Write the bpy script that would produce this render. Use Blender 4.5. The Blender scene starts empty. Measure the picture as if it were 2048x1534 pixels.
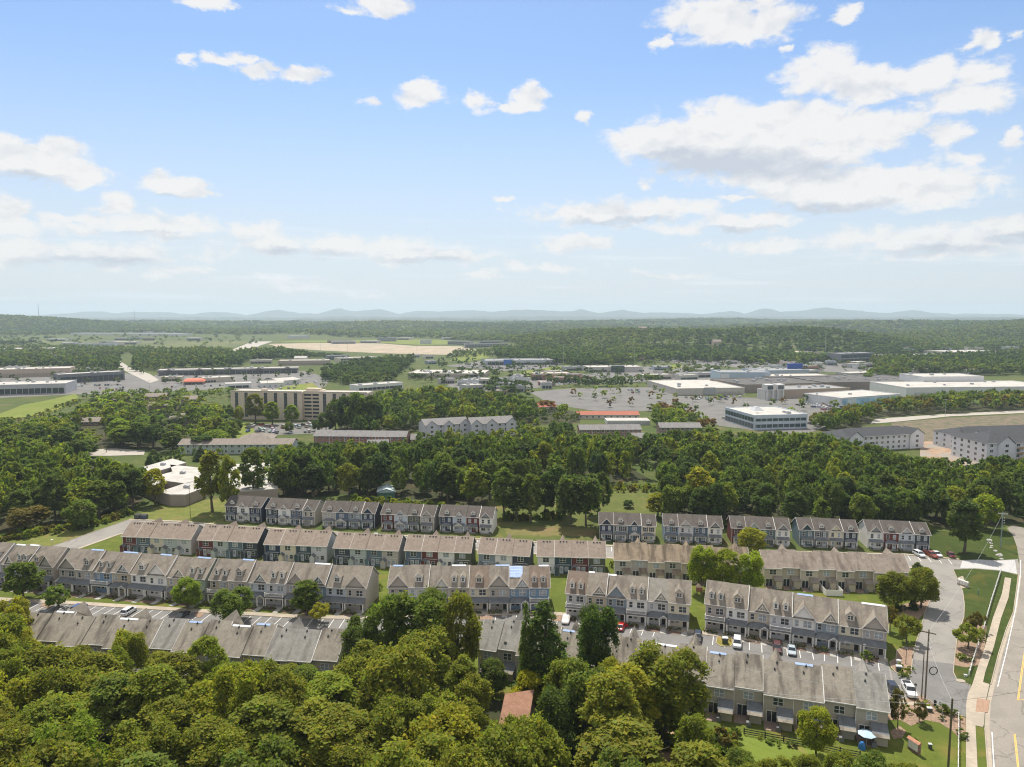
import bpy, math, random
import numpy as np
from mathutils import Vector, Matrix
SC = bpy.context.scene
COL = SC.collection
rad = math.radians

# ------------------------------------------------------------------ camera
F, CX, CY, HOR, CAMH = 1421.0, 1024.0, 767.0, 632.0, 78.0
PITCH = math.atan((CY - HOR) / F)
cam_d = bpy.data.cameras.new("camera")
cam_d.sensor_width = 36.0
cam_d.lens = F / 2048.0 * 36.0
cam_d.clip_start = 1.0
cam_d.clip_end = 60000.0
cam = bpy.data.objects.new("camera", cam_d)
cam.location = (0, 0, CAMH)
cam.rotation_euler = (math.pi / 2 - PITCH, 0, 0)
COL.objects.link(cam)
SC.camera = cam

# ------------------------------------------------------------------ light
SUN_EL, SUN_AZ = rad(60), rad(-10)          # azimuth measured from straight ahead, minus = left
SKY_STRENGTH = 0.15
HAZE_DENSITY = 0.000085
sun_dir = Vector((math.sin(SUN_AZ) * math.cos(SUN_EL), math.cos(SUN_AZ) * math.cos(SUN_EL), math.sin(SUN_EL)))
sl = bpy.data.lights.new("sun", 'SUN')
sl.energy = 4.0
sl.angle = rad(0.6)
sl.color = (1.0, 0.94, 0.84)
so = bpy.data.objects.new("sun", sl)
so.rotation_euler = (-sun_dir).to_track_quat('-Z', 'Y').to_euler()
so.location = (0, 0, 300)
COL.objects.link(so)

vs = SC.view_settings
vs.view_transform = 'Standard'
vs.look = 'None'
vs.exposure = 0.72
vs.gamma = 1.0
vs.use_curve_mapping = False
cy = SC.cycles
cy.max_bounces = 8
cy.diffuse_bounces = 6
cy.glossy_bounces = 2
cy.transmission_bounces = 3
cy.transparent_max_bounces = 6
cy.volume_bounces = 1
cy.filter_width = 1.15
cy.use_denoising = True
try:
    cy.denoiser = 'OPENIMAGEDENOISE'
    cy.denoising_input_passes = 'RGB_ALBEDO_NORMAL'
    cy.denoising_prefilter = 'NONE'
except Exception:
    pass
cy.caustics_reflective = False
cy.caustics_refractive = False


def ray(px, py):
    x = (px - CX) / F
    z = -(py - CY) / F
    return Vector((x, math.cos(PITCH) + z * math.sin(PITCH), -math.sin(PITCH) + z * math.cos(PITCH)))


def G(px, py, h=0.0):
    d = ray(px, py)
    t = (h - CAMH) / d.z
    return Vector((d.x * t, d.y * t, h))


def at_depth(px, py, Y):
    d = ray(px, py)
    t = Y / d.y
    return Vector((d.x * t, Y, CAMH + d.z * t))


def proj(p):
    x, y, z = p[0], p[1], p[2] - CAMH
    yc = y * math.cos(PITCH) - z * math.sin(PITCH)
    zc = y * math.sin(PITCH) + z * math.cos(PITCH)
    return CX + F * x / yc, CY - F * zc / yc


def lerp_tab(tab, x):
    if x <= tab[0][0]:
        return tab[0][1]
    for (a, b), (c, d) in zip(tab, tab[1:]):
        if x <= c:
            return b + (d - b) * (x - a) / (c - a)
    return tab[-1][1]


# ------------------------------------------------------------------ sky with clouds
W = bpy.data.worlds.new("World")
SC.world = W
W.use_nodes = True
nt = W.node_tree
nt.nodes.clear()


def ND(t, typ, **kw):
    n = t.nodes.new(typ)
    for k, v in kw.items():
        setattr(n, k, v)
    return n


def MT(t, op, a, b=None, c=None, clamp=False):
    n = t.nodes.new('ShaderNodeMath')
    n.operation = op
    n.use_clamp = clamp
    for i, v in enumerate((a, b, c)):
        if v is None:
            continue
        if isinstance(v, (int, float)):
            n.inputs[i].default_value = v
        else:
            t.links.new(v, n.inputs[i])
    return n.outputs[0]


def VM(t, op, a, b=None):
    n = t.nodes.new('ShaderNodeVectorMath')
    n.operation = op
    for i, v in enumerate((a, b)):
        if v is None:
            continue
        if isinstance(v, (tuple, list)):
            n.inputs[i].default_value = v
        else:
            t.links.new(v, n.inputs[i])
    return n.outputs['Value'] if op in ('LENGTH', 'DOT_PRODUCT') else n.outputs[0]


def MIXC(t, fac, a, b, mode='MIX'):
    n = t.nodes.new('ShaderNodeMix')
    n.data_type = 'RGBA'
    n.blend_type = mode
    n.clamp_factor = True
    if isinstance(fac, (int, float)):
        n.inputs[0].default_value = fac
    else:
        t.links.new(fac, n.inputs[0])
    for i, v in ((6, a), (7, b)):
        if isinstance(v, (tuple, list)):
            n.inputs[i].default_value = (v[0], v[1], v[2], 1)
        else:
            t.links.new(v, n.inputs[i])
    return n.outputs[2]


def SMOOTH(t, v, lo, hi, a=0.0, b=1.0):
    n = t.nodes.new('ShaderNodeMapRange')
    n.interpolation_type = 'SMOOTHSTEP'
    t.links.new(v, n.inputs[0])
    n.inputs[1].default_value = lo
    n.inputs[2].default_value = hi
    n.inputs[3].default_value = a
    n.inputs[4].default_value = b
    return n.outputs[0]


def NOISE(t, vec, scale, detail=4.0, rough=0.55, dist=0.0):
    n = t.nodes.new('ShaderNodeTexNoise')
    n.inputs['Scale'].default_value = scale
    n.inputs['Detail'].default_value = detail
    n.inputs['Roughness'].default_value = rough
    n.inputs['Distortion'].default_value = dist
    if vec is not None:
        t.links.new(vec, n.inputs['Vector'])
    return n


def azel(px, py):
    d = ray(px, py).normalized()
    return math.atan2(d.x, d.y), math.asin(d.z)


# every cloud: pixel centre, half width, half height, strength
CLOUDS = [
    (410, 4, 62, 16, .9), (760, 8, 50, 26, 1), (700, 18, 28, 7, .4),
    (372, 122, 22, 13, .9), (438, 126, 34, 14, .75), (478, 118, 26, 11, .7), (520, 147, 40, 18, 1), (597, 147, 44, 20, 1), (545, 130, 25, 9, .6),
    (840, 192, 58, 27, 1), (838, 172, 30, 16, .9), (745, 206, 22, 9, .6), (955, 205, 28, 17, .75), (1062, 192, 34, 24, 1), (1046, 214, 46, 18, 1), (1002, 214, 26, 10, .8),
    (1172, 232, 14, 12, .6), (1420, 30, 120, 42, 1), (1480, 52, 110, 36, 1), (1540, 40, 56, 34, .9), (1322, 88, 18, 14, .7),
    (1690, 28, 26, 22, .8), (1530, 6, 60, 18, .8), (1965, 76, 40, 24, .95), (1560, 97, 12, 8, .6), (2040, 62, 18, 7, .6),
    (1640, 145, 72, 46, .9), (1740, 165, 110, 40, 1), (1850, 150, 70, 38, 1), (1930, 195, 105, 38, 1), (1650, 120, 60, 26, .8), (1720, 180, 80, 28, 1), (1960, 140, 60, 24, .8),
    (1330, 278, 110, 46, 1.1), (1440, 262, 120, 52, 1.2), (1570, 258, 160, 56, 1.3), (1710, 258, 140, 46, 1.2), (1500, 305, 230, 52, 1.2), (1620, 315, 120, 36, 1.1), (1890, 268, 40, 30, .9), (1800, 250, 60, 30, 1), (1550, 230, 90, 30, 1),
    (1640, 372, 150, 34, 1.2), (1760, 375, 200, 46, 1.3), (1880, 380, 130, 32, 1.1), (1560, 352, 110, 24, 1.1), (1480, 392, 40, 8, .8), (1700, 402, 150, 20, 1), (1930, 318, 36, 14, .6),
    (1240, 424, 180, 24, 1), (1160, 426, 110, 20, 1), (1330, 414, 100, 16, 1), (1470, 446, 120, 20, 1), (1540, 440, 50, 15, 1), (1370, 458, 60, 12, .8), (1145, 484, 72, 18, 1), (1290, 368, 20, 10, .5), (1005, 398, 22, 6, .6),
    (60, 318, 120, 36, 1.2), (110, 300, 60, 26, 1), (160, 345, 60, 24, 1), (20, 300, 60, 26, 1),
    (325, 364, 52, 24, .95), (370, 375, 50, 16, .8), (412, 384, 26, 9, .7), (228, 412, 38, 22, 1), (215, 422, 36, 10, .8),
    (20, 425, 48, 34, 1), (0, 455, 80, 18, .9), (180, 440, 110, 17, .9), (300, 450, 140, 24, .9), (370, 450, 60, 22, 1), (160, 458, 60, 12, .7),
    (500, 462, 60, 22, .9), (540, 490, 110, 24, .9), (690, 482, 60, 20, .9), (650, 488, 110, 22, .8), (800, 500, 140, 24, .85), (890, 508, 100, 14, .8), (840, 490, 60, 14, .8),
    (60, 492, 60, 20, .9), (200, 510, 170, 26, .9), (200, 500, 80, 18, .9), (20, 505, 80, 26, .8), (390, 540, 60, 9, .9), (320, 552, 36, 7, .6), (1040, 532, 36, 10, .9), (960, 548, 50, 8, .7), (590, 572, 40, 9, .7), (740, 590, 34, 8, .7), (560, 560, 60, 8, .4),
    (1550, 492, 150, 12, .8), (1800, 476, 180, 24, .9), (1900, 486, 180, 26, .9), (2030, 448, 90, 22, 1.1), (1860, 512, 120, 10, .7), (2050, 490, 60, 20, 1), (2040, 275, 32, 26, 1), (1330, 548, 60, 6, .4), (1100, 535, 80, 7, .5),
    (-160, 330, 150, 60, 1), (2210, 330, 120, 50, 1), (-220, 480, 160, 40, 1), (2230, 150, 110, 50, 1), (-150, 120, 90, 30, 1),
]
SHADES = [(1440, 330, 250, 45), (1560, 345, 220, 35), (1640, 415, 230, 22), (1230, 442, 190, 14), (1480, 462, 130, 10), (60, 352, 140, 20), (600, 505, 160, 18), (850, 518, 160, 12), (180, 526, 220, 18), (300, 470, 160, 12), (1860, 500, 220, 20), (2030, 468, 110, 18), (1320, 318, 110, 22), (330, 388, 60, 10)]
geo = ND(nt, 'ShaderNodeTexCoord').outputs['Generated']
sep = ND(nt, 'ShaderNodeSeparateXYZ')
nt.links.new(geo, sep.inputs[0])
az = MT(nt, 'ARCTAN2', sep.outputs[0], sep.outputs[1])
el = MT(nt, 'ARCSINE', sep.outputs[2])
cmb = ND(nt, 'ShaderNodeCombineXYZ')
nt.links.new(az, cmb.inputs[0])
nt.links.new(MT(nt, 'MULTIPLY', el, 1.7), cmb.inputs[1])
n_big = NOISE(nt, cmb.outputs[0], 7.0, 3.0, 0.5)
n_dis = NOISE(nt, cmb.outputs[0], 19.0, 6.0, 0.62)
n_fine = NOISE(nt, cmb.outputs[0], 27.0, 8.0, 0.60, 0.35)
sd = ND(nt, 'ShaderNodeSeparateColor')
nt.links.new(n_dis.outputs['Color'], sd.inputs[0])
azd = MT(nt, 'ADD', az, MT(nt, 'MULTIPLY_ADD', sd.outputs[0], 0.070, -0.035))
eld = MT(nt, 'ADD', el, MT(nt, 'MULTIPLY_ADD', sd.outputs[1], 0.036, -0.018))
pv = ND(nt, 'ShaderNodeCombineXYZ')
nt.links.new(azd, pv.inputs[0])
nt.links.new(eld, pv.inputs[1])
P2 = pv.outputs[0]


def ell(px, py, hw, hh):
    a, e = azel(px, py)
    a2, _ = azel(px + hw, py)
    _, e2 = azel(px, py - hh)
    c = VM(nt, 'SUBTRACT', P2, (a, e, 0))
    return VM(nt, 'LENGTH', VM(nt, 'MULTIPLY', c, (1 / abs(a2 - a), 1 / abs(e2 - e), 0)))


M = None
for (px, py, hw, hh, st) in CLOUDS:
    if py > 400:
        st *= 0.72
    m = MT(nt, 'MULTIPLY_ADD', ell(px, py, hw * 1.15, hh * 1.18), -st * 1.25, st * 1.25)
    M = m if M is None else MT(nt, 'SMOOTH_MAX', M, m, 0.18)
S = None
for (px, py, hw, hh) in SHADES:
    m = SMOOTH(nt, ell(px, py, hw, hh), 1.0, 0.25)
    S = m if S is None else MT(nt, 'MAXIMUM', S, m)
fz = MT(nt, 'SUBTRACT', n_fine.outputs[0], 0.5)
# denser clouds added to the unseen sky to brighten the shaded sides
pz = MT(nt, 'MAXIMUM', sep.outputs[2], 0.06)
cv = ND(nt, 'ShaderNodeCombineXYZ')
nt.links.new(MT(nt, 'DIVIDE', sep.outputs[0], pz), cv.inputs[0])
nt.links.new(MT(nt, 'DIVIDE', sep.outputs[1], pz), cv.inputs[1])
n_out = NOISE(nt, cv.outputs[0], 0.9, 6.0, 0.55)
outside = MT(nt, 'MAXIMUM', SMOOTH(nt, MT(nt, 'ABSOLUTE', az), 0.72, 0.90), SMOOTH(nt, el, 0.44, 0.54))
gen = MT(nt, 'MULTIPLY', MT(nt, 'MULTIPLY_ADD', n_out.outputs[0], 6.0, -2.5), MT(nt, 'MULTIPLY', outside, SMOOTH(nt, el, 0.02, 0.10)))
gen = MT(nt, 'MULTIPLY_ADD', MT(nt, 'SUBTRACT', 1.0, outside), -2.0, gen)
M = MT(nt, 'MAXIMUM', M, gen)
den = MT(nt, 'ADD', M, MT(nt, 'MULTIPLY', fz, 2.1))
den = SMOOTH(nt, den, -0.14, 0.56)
# thin streaks low over the horizon
mp = ND(nt, 'ShaderNodeMapping')
mp.inputs['Scale'].default_value = (5.0, 42.0, 1.0)
nt.links.new(cmb.outputs[0], mp.inputs[0])
n_st = NOISE(nt, mp.outputs[0], 1.0, 5.0, 0.55)
low = MT(nt, 'MULTIPLY', SMOOTH(nt, el, 0.0, 0.03), SMOOTH(nt, el, 0.16, 0.05))
streak = MT(nt, 'MULTIPLY', SMOOTH(nt, n_st.outputs[0], 0.52, 0.72), MT(nt, 'MULTIPLY', low, 0.6))
# relief shading of the cloud bodies
off = VM(nt, 'ADD', cmb.outputs[0], (-0.006, 0.016, 0))
n_rel = NOISE(nt, off, 27.0, 5.0, 0.55, 0.35)
relief = MT(nt, 'MULTIPLY_ADD', MT(nt, 'SUBTRACT', n_fine.outputs[0], n_rel.outputs[0]), 1.5, 0.0)
sky = ND(nt, 'ShaderNodeTexSky')
sky.sky_type = 'NISHITA'
sky.sun_disc = False
sky.sun_elevation = SUN_EL
sky.sun_rotation = SUN_AZ
sky.altitude = 200
sky.air_density = 1.0
sky.dust_density = 0.6
sky.ozone_density = 1.6
CL = 1.0 / SKY_STRENGTH
shade = MT(nt, 'SUBTRACT', 1.0, MT(nt, 'MULTIPLY', S, 0.9))
off2 = VM(nt, 'ADD', cmb.outputs[0], (0.0, 0.035, 0))
n_b2 = NOISE(nt, off2, 11.0, 3.0, 0.5)
n_b1 = NOISE(nt, cmb.outputs[0], 11.0, 3.0, 0.5)
relief = MT(nt, 'ADD', relief, MT(nt, 'MULTIPLY', MT(nt, 'SUBTRACT', n_b1.outputs[0], n_b2.outputs[0]), 1.6))
shade = MT(nt, 'ADD', shade, relief, clamp=True)
ccol = MIXC(nt, shade, (0.36 * CL, 0.385 * CL, 0.43 * CL), (0.565 * CL, 0.555 * CL, 0.545 * CL))
base = MIXC(nt, 1.0, sky.outputs[0], (0.50, 0.56, 0.62), 'MULTIPLY')
hz = SMOOTH(nt, el, 0.36, 0.0)
base = MIXC(nt, MT(nt, 'MULTIPLY', hz, 0.85), base, (0.43 * CL, 0.45 * CL, 0.475 * CL))
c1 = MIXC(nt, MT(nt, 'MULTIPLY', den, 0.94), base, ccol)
c2 = MIXC(nt, streak, c1, (0.57 * CL, 0.59 * CL, 0.62 * CL))
bg = ND(nt, 'ShaderNodeBackground')
bg.inputs[1].default_value = SKY_STRENGTH
nt.links.new(c2, bg.inputs[0])
wo = ND(nt, 'ShaderNodeOutputWorld')
nt.links.new(bg.outputs[0], wo.inputs[0])
W.cycles.sampling_method = 'MANUAL'
W.cycles.sample_map_resolution = 512

# ------------------------------------------------------------------ materials
MATS = {}


def mat(name, col, rough=0.85, var=0.12, scale=1.5, col2=None, spec=0.3, bump=0.0, metal=0.0, coords='world', stretch=None, big=0.0):
    """plain surface with noise grain; col2 blends in by patches"""
    if name in MATS:
        return MATS[name]
    m = bpy.data.materials.new(name)
    m.use_nodes = True
    t = m.node_tree
    b = t.nodes['Principled BSDF']
    b.inputs['Roughness'].default_value = rough
    b.inputs['Specular IOR Level'].default_value = spec
    b.inputs['Metallic'].default_value = metal
    cracks = name.startswith('asphalt')
    if coords == 'world':
        vec = ND(t, 'ShaderNodeNewGeometry').outputs['Position']
    else:
        vec = ND(t, 'ShaderNodeTexCoord').outputs['Object']
    if stretch:
        q = ND(t, 'ShaderNodeMapping')
        q.inputs['Scale'].default_value = stretch
        t.links.new(vec, q.inputs[0])
        vec = q.outputs[0]
    n = NOISE(t, vec, scale, 6.0, 0.65)
    lo = tuple(c * (1 - var) for c in col)
    hi = tuple(c * (1 + var) for c in col)
    c = MIXC(t, SMOOTH(t, n.outputs[0], 0.3, 0.7), lo, hi)
    if col2:
        n2 = NOISE(t, vec, scale * (big or 0.12), 5.0, 0.6, 0.4)
        c = MIXC(t, SMOOTH(t, n2.outputs[0], 0.44, 0.62), c, col2)
    if cracks:      # sealed cracks, patches and oily spots
        wv = NOISE(t, vec, 0.25, 3.0, 0.6)
        wp = VM(t, 'ADD', vec, VM(t, 'MULTIPLY', wv.outputs['Color'], (5.0, 5.0, 0.0)))
        vo = ND(t, 'ShaderNodeTexVoronoi')
        vo.feature = 'DISTANCE_TO_EDGE'
        vo.inputs['Scale'].default_value = 0.085
        t.links.new(wp, vo.inputs['Vector'])
        c = MIXC(t, SMOOTH(t, vo.outputs['Distance'], 0.012, 0.004, 0.0, 0.55), c, tuple(v * 0.45 for v in col))
        v2 = ND(t, 'ShaderNodeTexVoronoi')
        v2.inputs['Scale'].default_value = 0.11
        t.links.new(wp, v2.inputs['Vector'])
        c = MIXC(t, MT(t, 'MULTIPLY', v2.outputs['Color'], 0.28), c, tuple(v * 0.74 for v in col))
        n3 = NOISE(t, vec, 0.7, 3.0, 0.7)
        c = MIXC(t, SMOOTH(t, n3.outputs[0], 0.66, 0.78, 0.0, 0.45), c, tuple(v * 0.5 for v in col))
    t.links.new(c, b.inputs['Base Color'])
    if bump:
        bn = ND(t, 'ShaderNodeBump')
        bn.inputs['Strength'].default_value = bump
        bn.inputs['Distance'].default_value = 0.05
        t.links.new(n.outputs[0], bn.inputs['Height'])
        t.links.new(bn.outputs[0], b.inputs['Normal'])
    MATS[name] = m
    return m


def shingles(name, col, stain=(0.07, 0.065, 0.06), amount=0.8, lo=0.46, hi=0.66):
    """asphalt shingles; algae streaks run down the slope"""
    if name in MATS:
        return MATS[name]
    m = bpy.data.materials.new(name)
    m.use_nodes = True
    t = m.node_tree
    b = t.nodes['Principled BSDF']
    b.inputs['Roughness'].default_value = 0.95
    b.inputs['Specular IOR Level'].default_value = 0.2
    obj = ND(t, 'ShaderNodeTexCoord').outputs['Object']
    oi = ND(t, 'ShaderNodeObjectInfo')
    offs = VM(t, 'MULTIPLY', oi.outputs['Location'], (0.37, 0.21, 0.0))
    vec = VM(t, 'ADD', obj, offs)
    g = NOISE(t, vec, 5.0, 4.0, 0.7)
    g2 = NOISE(t, vec, 0.9, 3.0, 0.5)
    k = MT(t, 'ADD', MT(t, 'MULTIPLY', g.outputs[0], 0.55), MT(t, 'MULTIPLY', g2.outputs[0], 0.45))
    c = MIXC(t, SMOOTH(t, k, 0.3, 0.7), tuple(v * 0.78 for v in col), tuple(v * 1.2 for v in col))
    br = ND(t, 'ShaderNodeTexBrick')
    br.inputs['Scale'].default_value = 1.0
    br.inputs['Brick Width'].default_value = 0.34
    br.inputs['Row Height'].default_value = 0.2
    br.inputs['Mortar Size'].default_value = 0.012
    br.inputs['Color1'].default_value = (0.9, 0.9, 0.9, 1)
    br.inputs['Color2'].default_value = (1.08, 1.08, 1.08, 1)
    br.inputs['Mortar'].default_value = (0.66, 0.66, 0.66, 1)
    t.links.new(vec, br.inputs[0])
    c = MIXC(t, 0.8, c, br.outputs[0], 'MULTIPLY')
    mp_ = ND(t, 'ShaderNodeMapping')
    mp_.inputs['Scale'].default_value = (0.55, 0.13, 0.13)
    t.links.new(vec, mp_.inputs[0])
    s1 = NOISE(t, mp_.outputs[0], 1.0, 5.0, 0.6, 0.2)
    c = MIXC(t, MT(t, 'MULTIPLY', SMOOTH(t, s1.outputs[0], lo, hi), amount), c, stain)
    t.links.new(c, b.inputs['Base Color'])
    MATS[name] = m
    return m


def siding(col):
    return mat("siding_%02x%02x%02x" % tuple(int(c * 255) for c in col), col, 0.7, 0.05, 0.6, None, 0.3, coords='object', stretch=(1, 1, 6))


def glass(name, col, rough=0.06):
    return mat(name, col, rough, 0.25, 0.8, None, 0.6)


def grass_mat(name, a, b, c, scale=1.0):
    if name in MATS:
        return MATS[name]
    m = bpy.data.materials.new(name)
    m.use_nodes = True
    t = m.node_tree
    s = t.nodes['Principled BSDF']
    s.inputs['Roughness'].default_value = 0.95
    s.inputs['Specular IOR Level'].default_value = 0.1
    vec = ND(t, 'ShaderNodeNewGeometry').outputs['Position']
    n1 = NOISE(t, vec, 0.035 * scale, 6.0, 0.65, 0.3)
    n2 = NOISE(t, vec, 0.35 * scale, 5.0, 0.7)
    n3 = NOISE(t, vec, 3.2 * scale, 4.0, 0.75)
    k = MT(t, 'ADD', MT(t, 'MULTIPLY', n2.outputs[0], 0.5), MT(t, 'MULTIPLY', n3.outputs[0], 0.5))
    cc = MIXC(t, SMOOTH(t, k, 0.33, 0.66), tuple(v * 0.72 for v in a), tuple(v * 1.22 for v in a))
    cc = MIXC(t, SMOOTH(t, n1.outputs[0], 0.42, 0.6), cc, b)
    n4 = NOISE(t, vec, 0.11 * scale, 4.0, 0.6, 0.6)
    cc = MIXC(t, SMOOTH(t, n4.outputs[0], 0.52, 0.70, 0.0, 0.8), cc, tuple(v * w for v, w in zip(c, (1.15, 0.95, 1.0))))
    cc = MIXC(t, MT(t, 'MULTIPLY', SMOOTH(t, n2.outputs[0], 0.56, 0.72), 0.75), cc, c)
    t.links.new(cc, s.inputs['Base Color'])
    bn = ND(t, 'ShaderNodeBump')
    bn.inputs['Strength'].default_value = 0.5
    bn.inputs['Distance'].default_value = 0.12
    t.links.new(n3.outputs[0], bn.inputs['Height'])
    t.links.new(bn.outputs[0], s.inputs['Normal'])
    MATS[name] = m
    return m


def leaf_mat(name, use_attr):
    m = bpy.data.materials.new(name)
    m.use_nodes = True
    t = m.node_tree
    t.nodes.clear()
    if use_attr:
        base = ND(t, 'ShaderNodeAttribute', attribute_name='Col').outputs['Color']
    else:
        oi = ND(t, 'ShaderNodeObjectInfo').outputs['Color']
        at = ND(t, 'ShaderNodeAttribute', attribute_name='Col').outputs['Color']
        base = MIXC(t, 1.0, oi, at, 'MULTIPLY')
    d = ND(t, 'ShaderNodeBsdfDiffuse')
    tr = ND(t, 'ShaderNodeBsdfTranslucent')
    gl = ND(t, 'ShaderNodeBsdfGlossy')
    gl.inputs['Roughness'].default_value = 0.6
    gl.inputs['Color'].default_value = (0.8, 0.85, 0.7, 1)
    t.links.new(base, d.inputs[0])
    t.links.new(MIXC(t, 1.0, base, (1.15, 1.32, 0.7), 'MULTIPLY'), tr.inputs[0])
    mx = ND(t, 'ShaderNodeMixShader')
    mx.inputs[0].default_value = 0.55
    t.links.new(d.outputs[0], mx.inputs[1])
    t.links.new(tr.outputs[0], mx.inputs[2])
    m2 = ND(t, 'ShaderNodeMixShader')
    m2.inputs[0].default_value = 0.008
    t.links.new(mx.outputs[0], m2.inputs[1])
    t.links.new(gl.outputs[0], m2.inputs[2])
    o = ND(t, 'ShaderNodeOutputMaterial')
    t.links.new(m2.outputs[0], o.inputs[0])
    return m


LEAF = leaf_mat("leaves", False)
LEAFS = leaf_mat("leaves_far", True)
BARK = mat("bark", (0.12, 0.095, 0.07), 0.95, 0.3, 3.0)
WHITE = mat("white_paint", (0.76, 0.74, 0.70), 0.5, 0.04, 1.0)
TRIM = mat("trim_white", (0.62, 0.61, 0.58), 0.6, 0.05, 1.0)
PANE_D = glass("glass_dark", (0.030, 0.038, 0.045))
PANE_B = glass("glass_blinds", (0.30, 0.33, 0.36), 0.12)
GLASS_GREEN = glass("glass_office", (0.05, 0.075, 0.085), 0.08)
DOORD = mat("door_dark", (0.03, 0.025, 0.022), 0.5)
DOORW = mat("door_pale", (0.55, 0.58, 0.62), 0.5)
CONC = mat("concrete", (0.355, 0.302, 0.235), 0.9, 0.12, 0.9, (0.30, 0.258, 0.205))
CONCG = mat("concrete_grey", (0.34, 0.32, 0.29), 0.9, 0.12, 0.9)
ASPH = mat("asphalt", (0.175, 0.168, 0.16), 0.95, 0.14, 2.5, (0.145, 0.14, 0.134), big=0.06)
ASPHL = mat("asphalt_light", (0.245, 0.228, 0.205), 0.95, 0.10, 2.5, (0.21, 0.198, 0.182), big=0.05)
ASPHR = mat("asphalt_road", (0.245, 0.22, 0.188), 0.95, 0.10, 2.0, (0.215, 0.194, 0.168), big=0.05)
ASPHM = mat("asphalt_mall", (0.155, 0.148, 0.138), 0.95, 0.15, 0.6, (0.125, 0.12, 0.114), big=0.1)
PAINTW = mat("road_paint_white", (0.70, 0.69, 0.66), 0.8, 0.12, 1.0)
PAINTY = mat("road_paint_yellow", (0.62, 0.40, 0.10), 0.8, 0.12, 1.0)
MULCH = mat("mulch", (0.15, 0.10, 0.075), 0.98, 0.35, 2.5)
MULCHL = mat("mulch_faded", (0.24, 0.165, 0.115), 0.98, 0.3, 2.0)
LAWN = grass_mat("lawn", (0.098, 0.122, 0.02), (0.08, 0.104, 0.018), (0.14, 0.14, 0.035))
LAWND = grass_mat("lawn_deep", (0.046, 0.066, 0.014), (0.038, 0.055, 0.012), (0.075, 0.085, 0.02))
ROUGHG = grass_mat("rough_grass", (0.13, 0.145, 0.035), (0.10, 0.125, 0.028), (0.19, 0.165, 0.07))
GROUNDM = grass_mat("ground_cover", (0.075, 0.095, 0.025), (0.058, 0.082, 0.022), (0.12, 0.115, 0.05), 0.7)
STEEL = mat("galvanised", (0.40, 0.41, 0.42), 0.5, 0.1, 1.0, None, 0.5)
WOODP = mat("weathered_wood", (0.15, 0.115, 0.08), 0.9, 0.2, 2.0)
BLACK = mat("black_iron", (0.02, 0.02, 0.022), 0.5)
SKYREFL = mat("ridge_sky_reflection", (0.36, 0.47, 0.68), 0.35, 0.12, 1.5)  # sky reflected on the ridge strips, put into the colour as pale blue
WHITEF = mat("white_membrane", (0.72, 0.73, 0.74), 0.5, 0.08, 1.5)


# ------------------------------------------------------------------ mesh helpers
class MB:
    def __init__(self):
        self.v, self.f, self.m = [], [], []

    def quad(self, *p, m=0):
        i = len(self.v)
        self.v += [tuple(q) for q in p]
        self.f.append(tuple(range(i, i + len(p))))
        self.m.append(m)

    def hexa(self, b, t, m=0):
        """8 corners: bottom ring b (4, counter-clockwise from above), top ring t (4)"""
        i = len(self.v)
        self.v += [tuple(q) for q in b] + [tuple(q) for q in t]
        for f in ((3, 2, 1, 0), (4, 5, 6, 7), (0, 1, 5, 4), (1, 2, 6, 5), (2, 3, 7, 6), (3, 0, 4, 7)):
            self.f.append(tuple(i + k for k in f))
            self.m.append(m)

    def box(self, x0, y0, z0, x1, y1, z1, m=0):
        self.hexa([(x0, y0, z0), (x1, y0, z0), (x1, y1, z0), (x0, y1, z0)], [(x0, y0, z1), (x1, y0, z1), (x1, y1, z1), (x0, y1, z1)], m)

    def slab(self, a, b, c, d, t, m=0):
        """sloping sheet a b c d (ccw from above) of thickness t downwards"""
        lo = [(p[0], p[1], p[2] - t) for p in (a, b, c, d)]
        self.hexa(lo, [a, b, c, d], m)

    def prism(self, poly, d, m=0):
        """poly: ring of points, extruded by vector d"""
        n = len(poly)
        i = len(self.v)
        self.v += [tuple(p) for p in poly] + [(p[0] + d[0], p[1] + d[1], p[2] + d[2]) for p in poly]
        self.f.append(tuple(i + k for k in range(n)))
        self.f.append(tuple(i + n + k for k in reversed(range(n))))
        self.m += [m, m]
        for k in range(n):
            k2 = (k + 1) % n
            self.f.append((i + k2, i + k, i + n + k, i + n + k2))
            self.m.append(m)

    def tube(self, p, q, r0, r1=None, n=8, m=0, caps=True):
        r1 = r0 if r1 is None else r1
        p, q = Vector(p), Vector(q)
        d = (q - p).normalized()
        a = d.orthogonal().normalized()
        b = d.cross(a)
        i = len(self.v)
        for (c, r) in ((p, r0), (q, r1)):
            for k in range(n):
                w = 2 * math.pi * k / n
                self.v.append(tuple(c + a * (r * math.cos(w)) + b * (r * math.sin(w))))
        for k in range(n):
            k2 = (k + 1) % n
            self.f.append((i + k, i + k2, i + n + k2, i + n + k))
            self.m.append(m)
        if caps:
            self.f.append(tuple(i + k for k in reversed(range(n))))
            self.f.append(tuple(i + n + k for k in range(n)))
            self.m += [m, m]

    def mesh(self, name, mats):
        me = bpy.data.meshes.new(name)
        me.from_pydata(self.v, [], self.f)
        for mm in mats:
            me.materials.append(mm)
        if len(mats) > 1:
            me.polygons.foreach_set('material_index', self.m)
        me.update()
        return me

    def obj(self, name, mats, parent=None, loc=(0, 0, 0)):
        return put(name, self.mesh(name, mats if isinstance(mats, (list, tuple)) else [mats]), parent, loc)


def put(name, me, parent=None, loc=(0, 0, 0), rz=0.0, sc=None, color=None):
    o = bpy.data.objects.new(name, me)
    o.location = loc
    if rz:
        o.rotation_euler = (0, 0, rz)
    if sc:
        o.scale = sc
    if color:
        o.color = (color[0], color[1], color[2], 1)
    if parent:
        o.parent = parent
    COL.objects.link(o)
    return o


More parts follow.
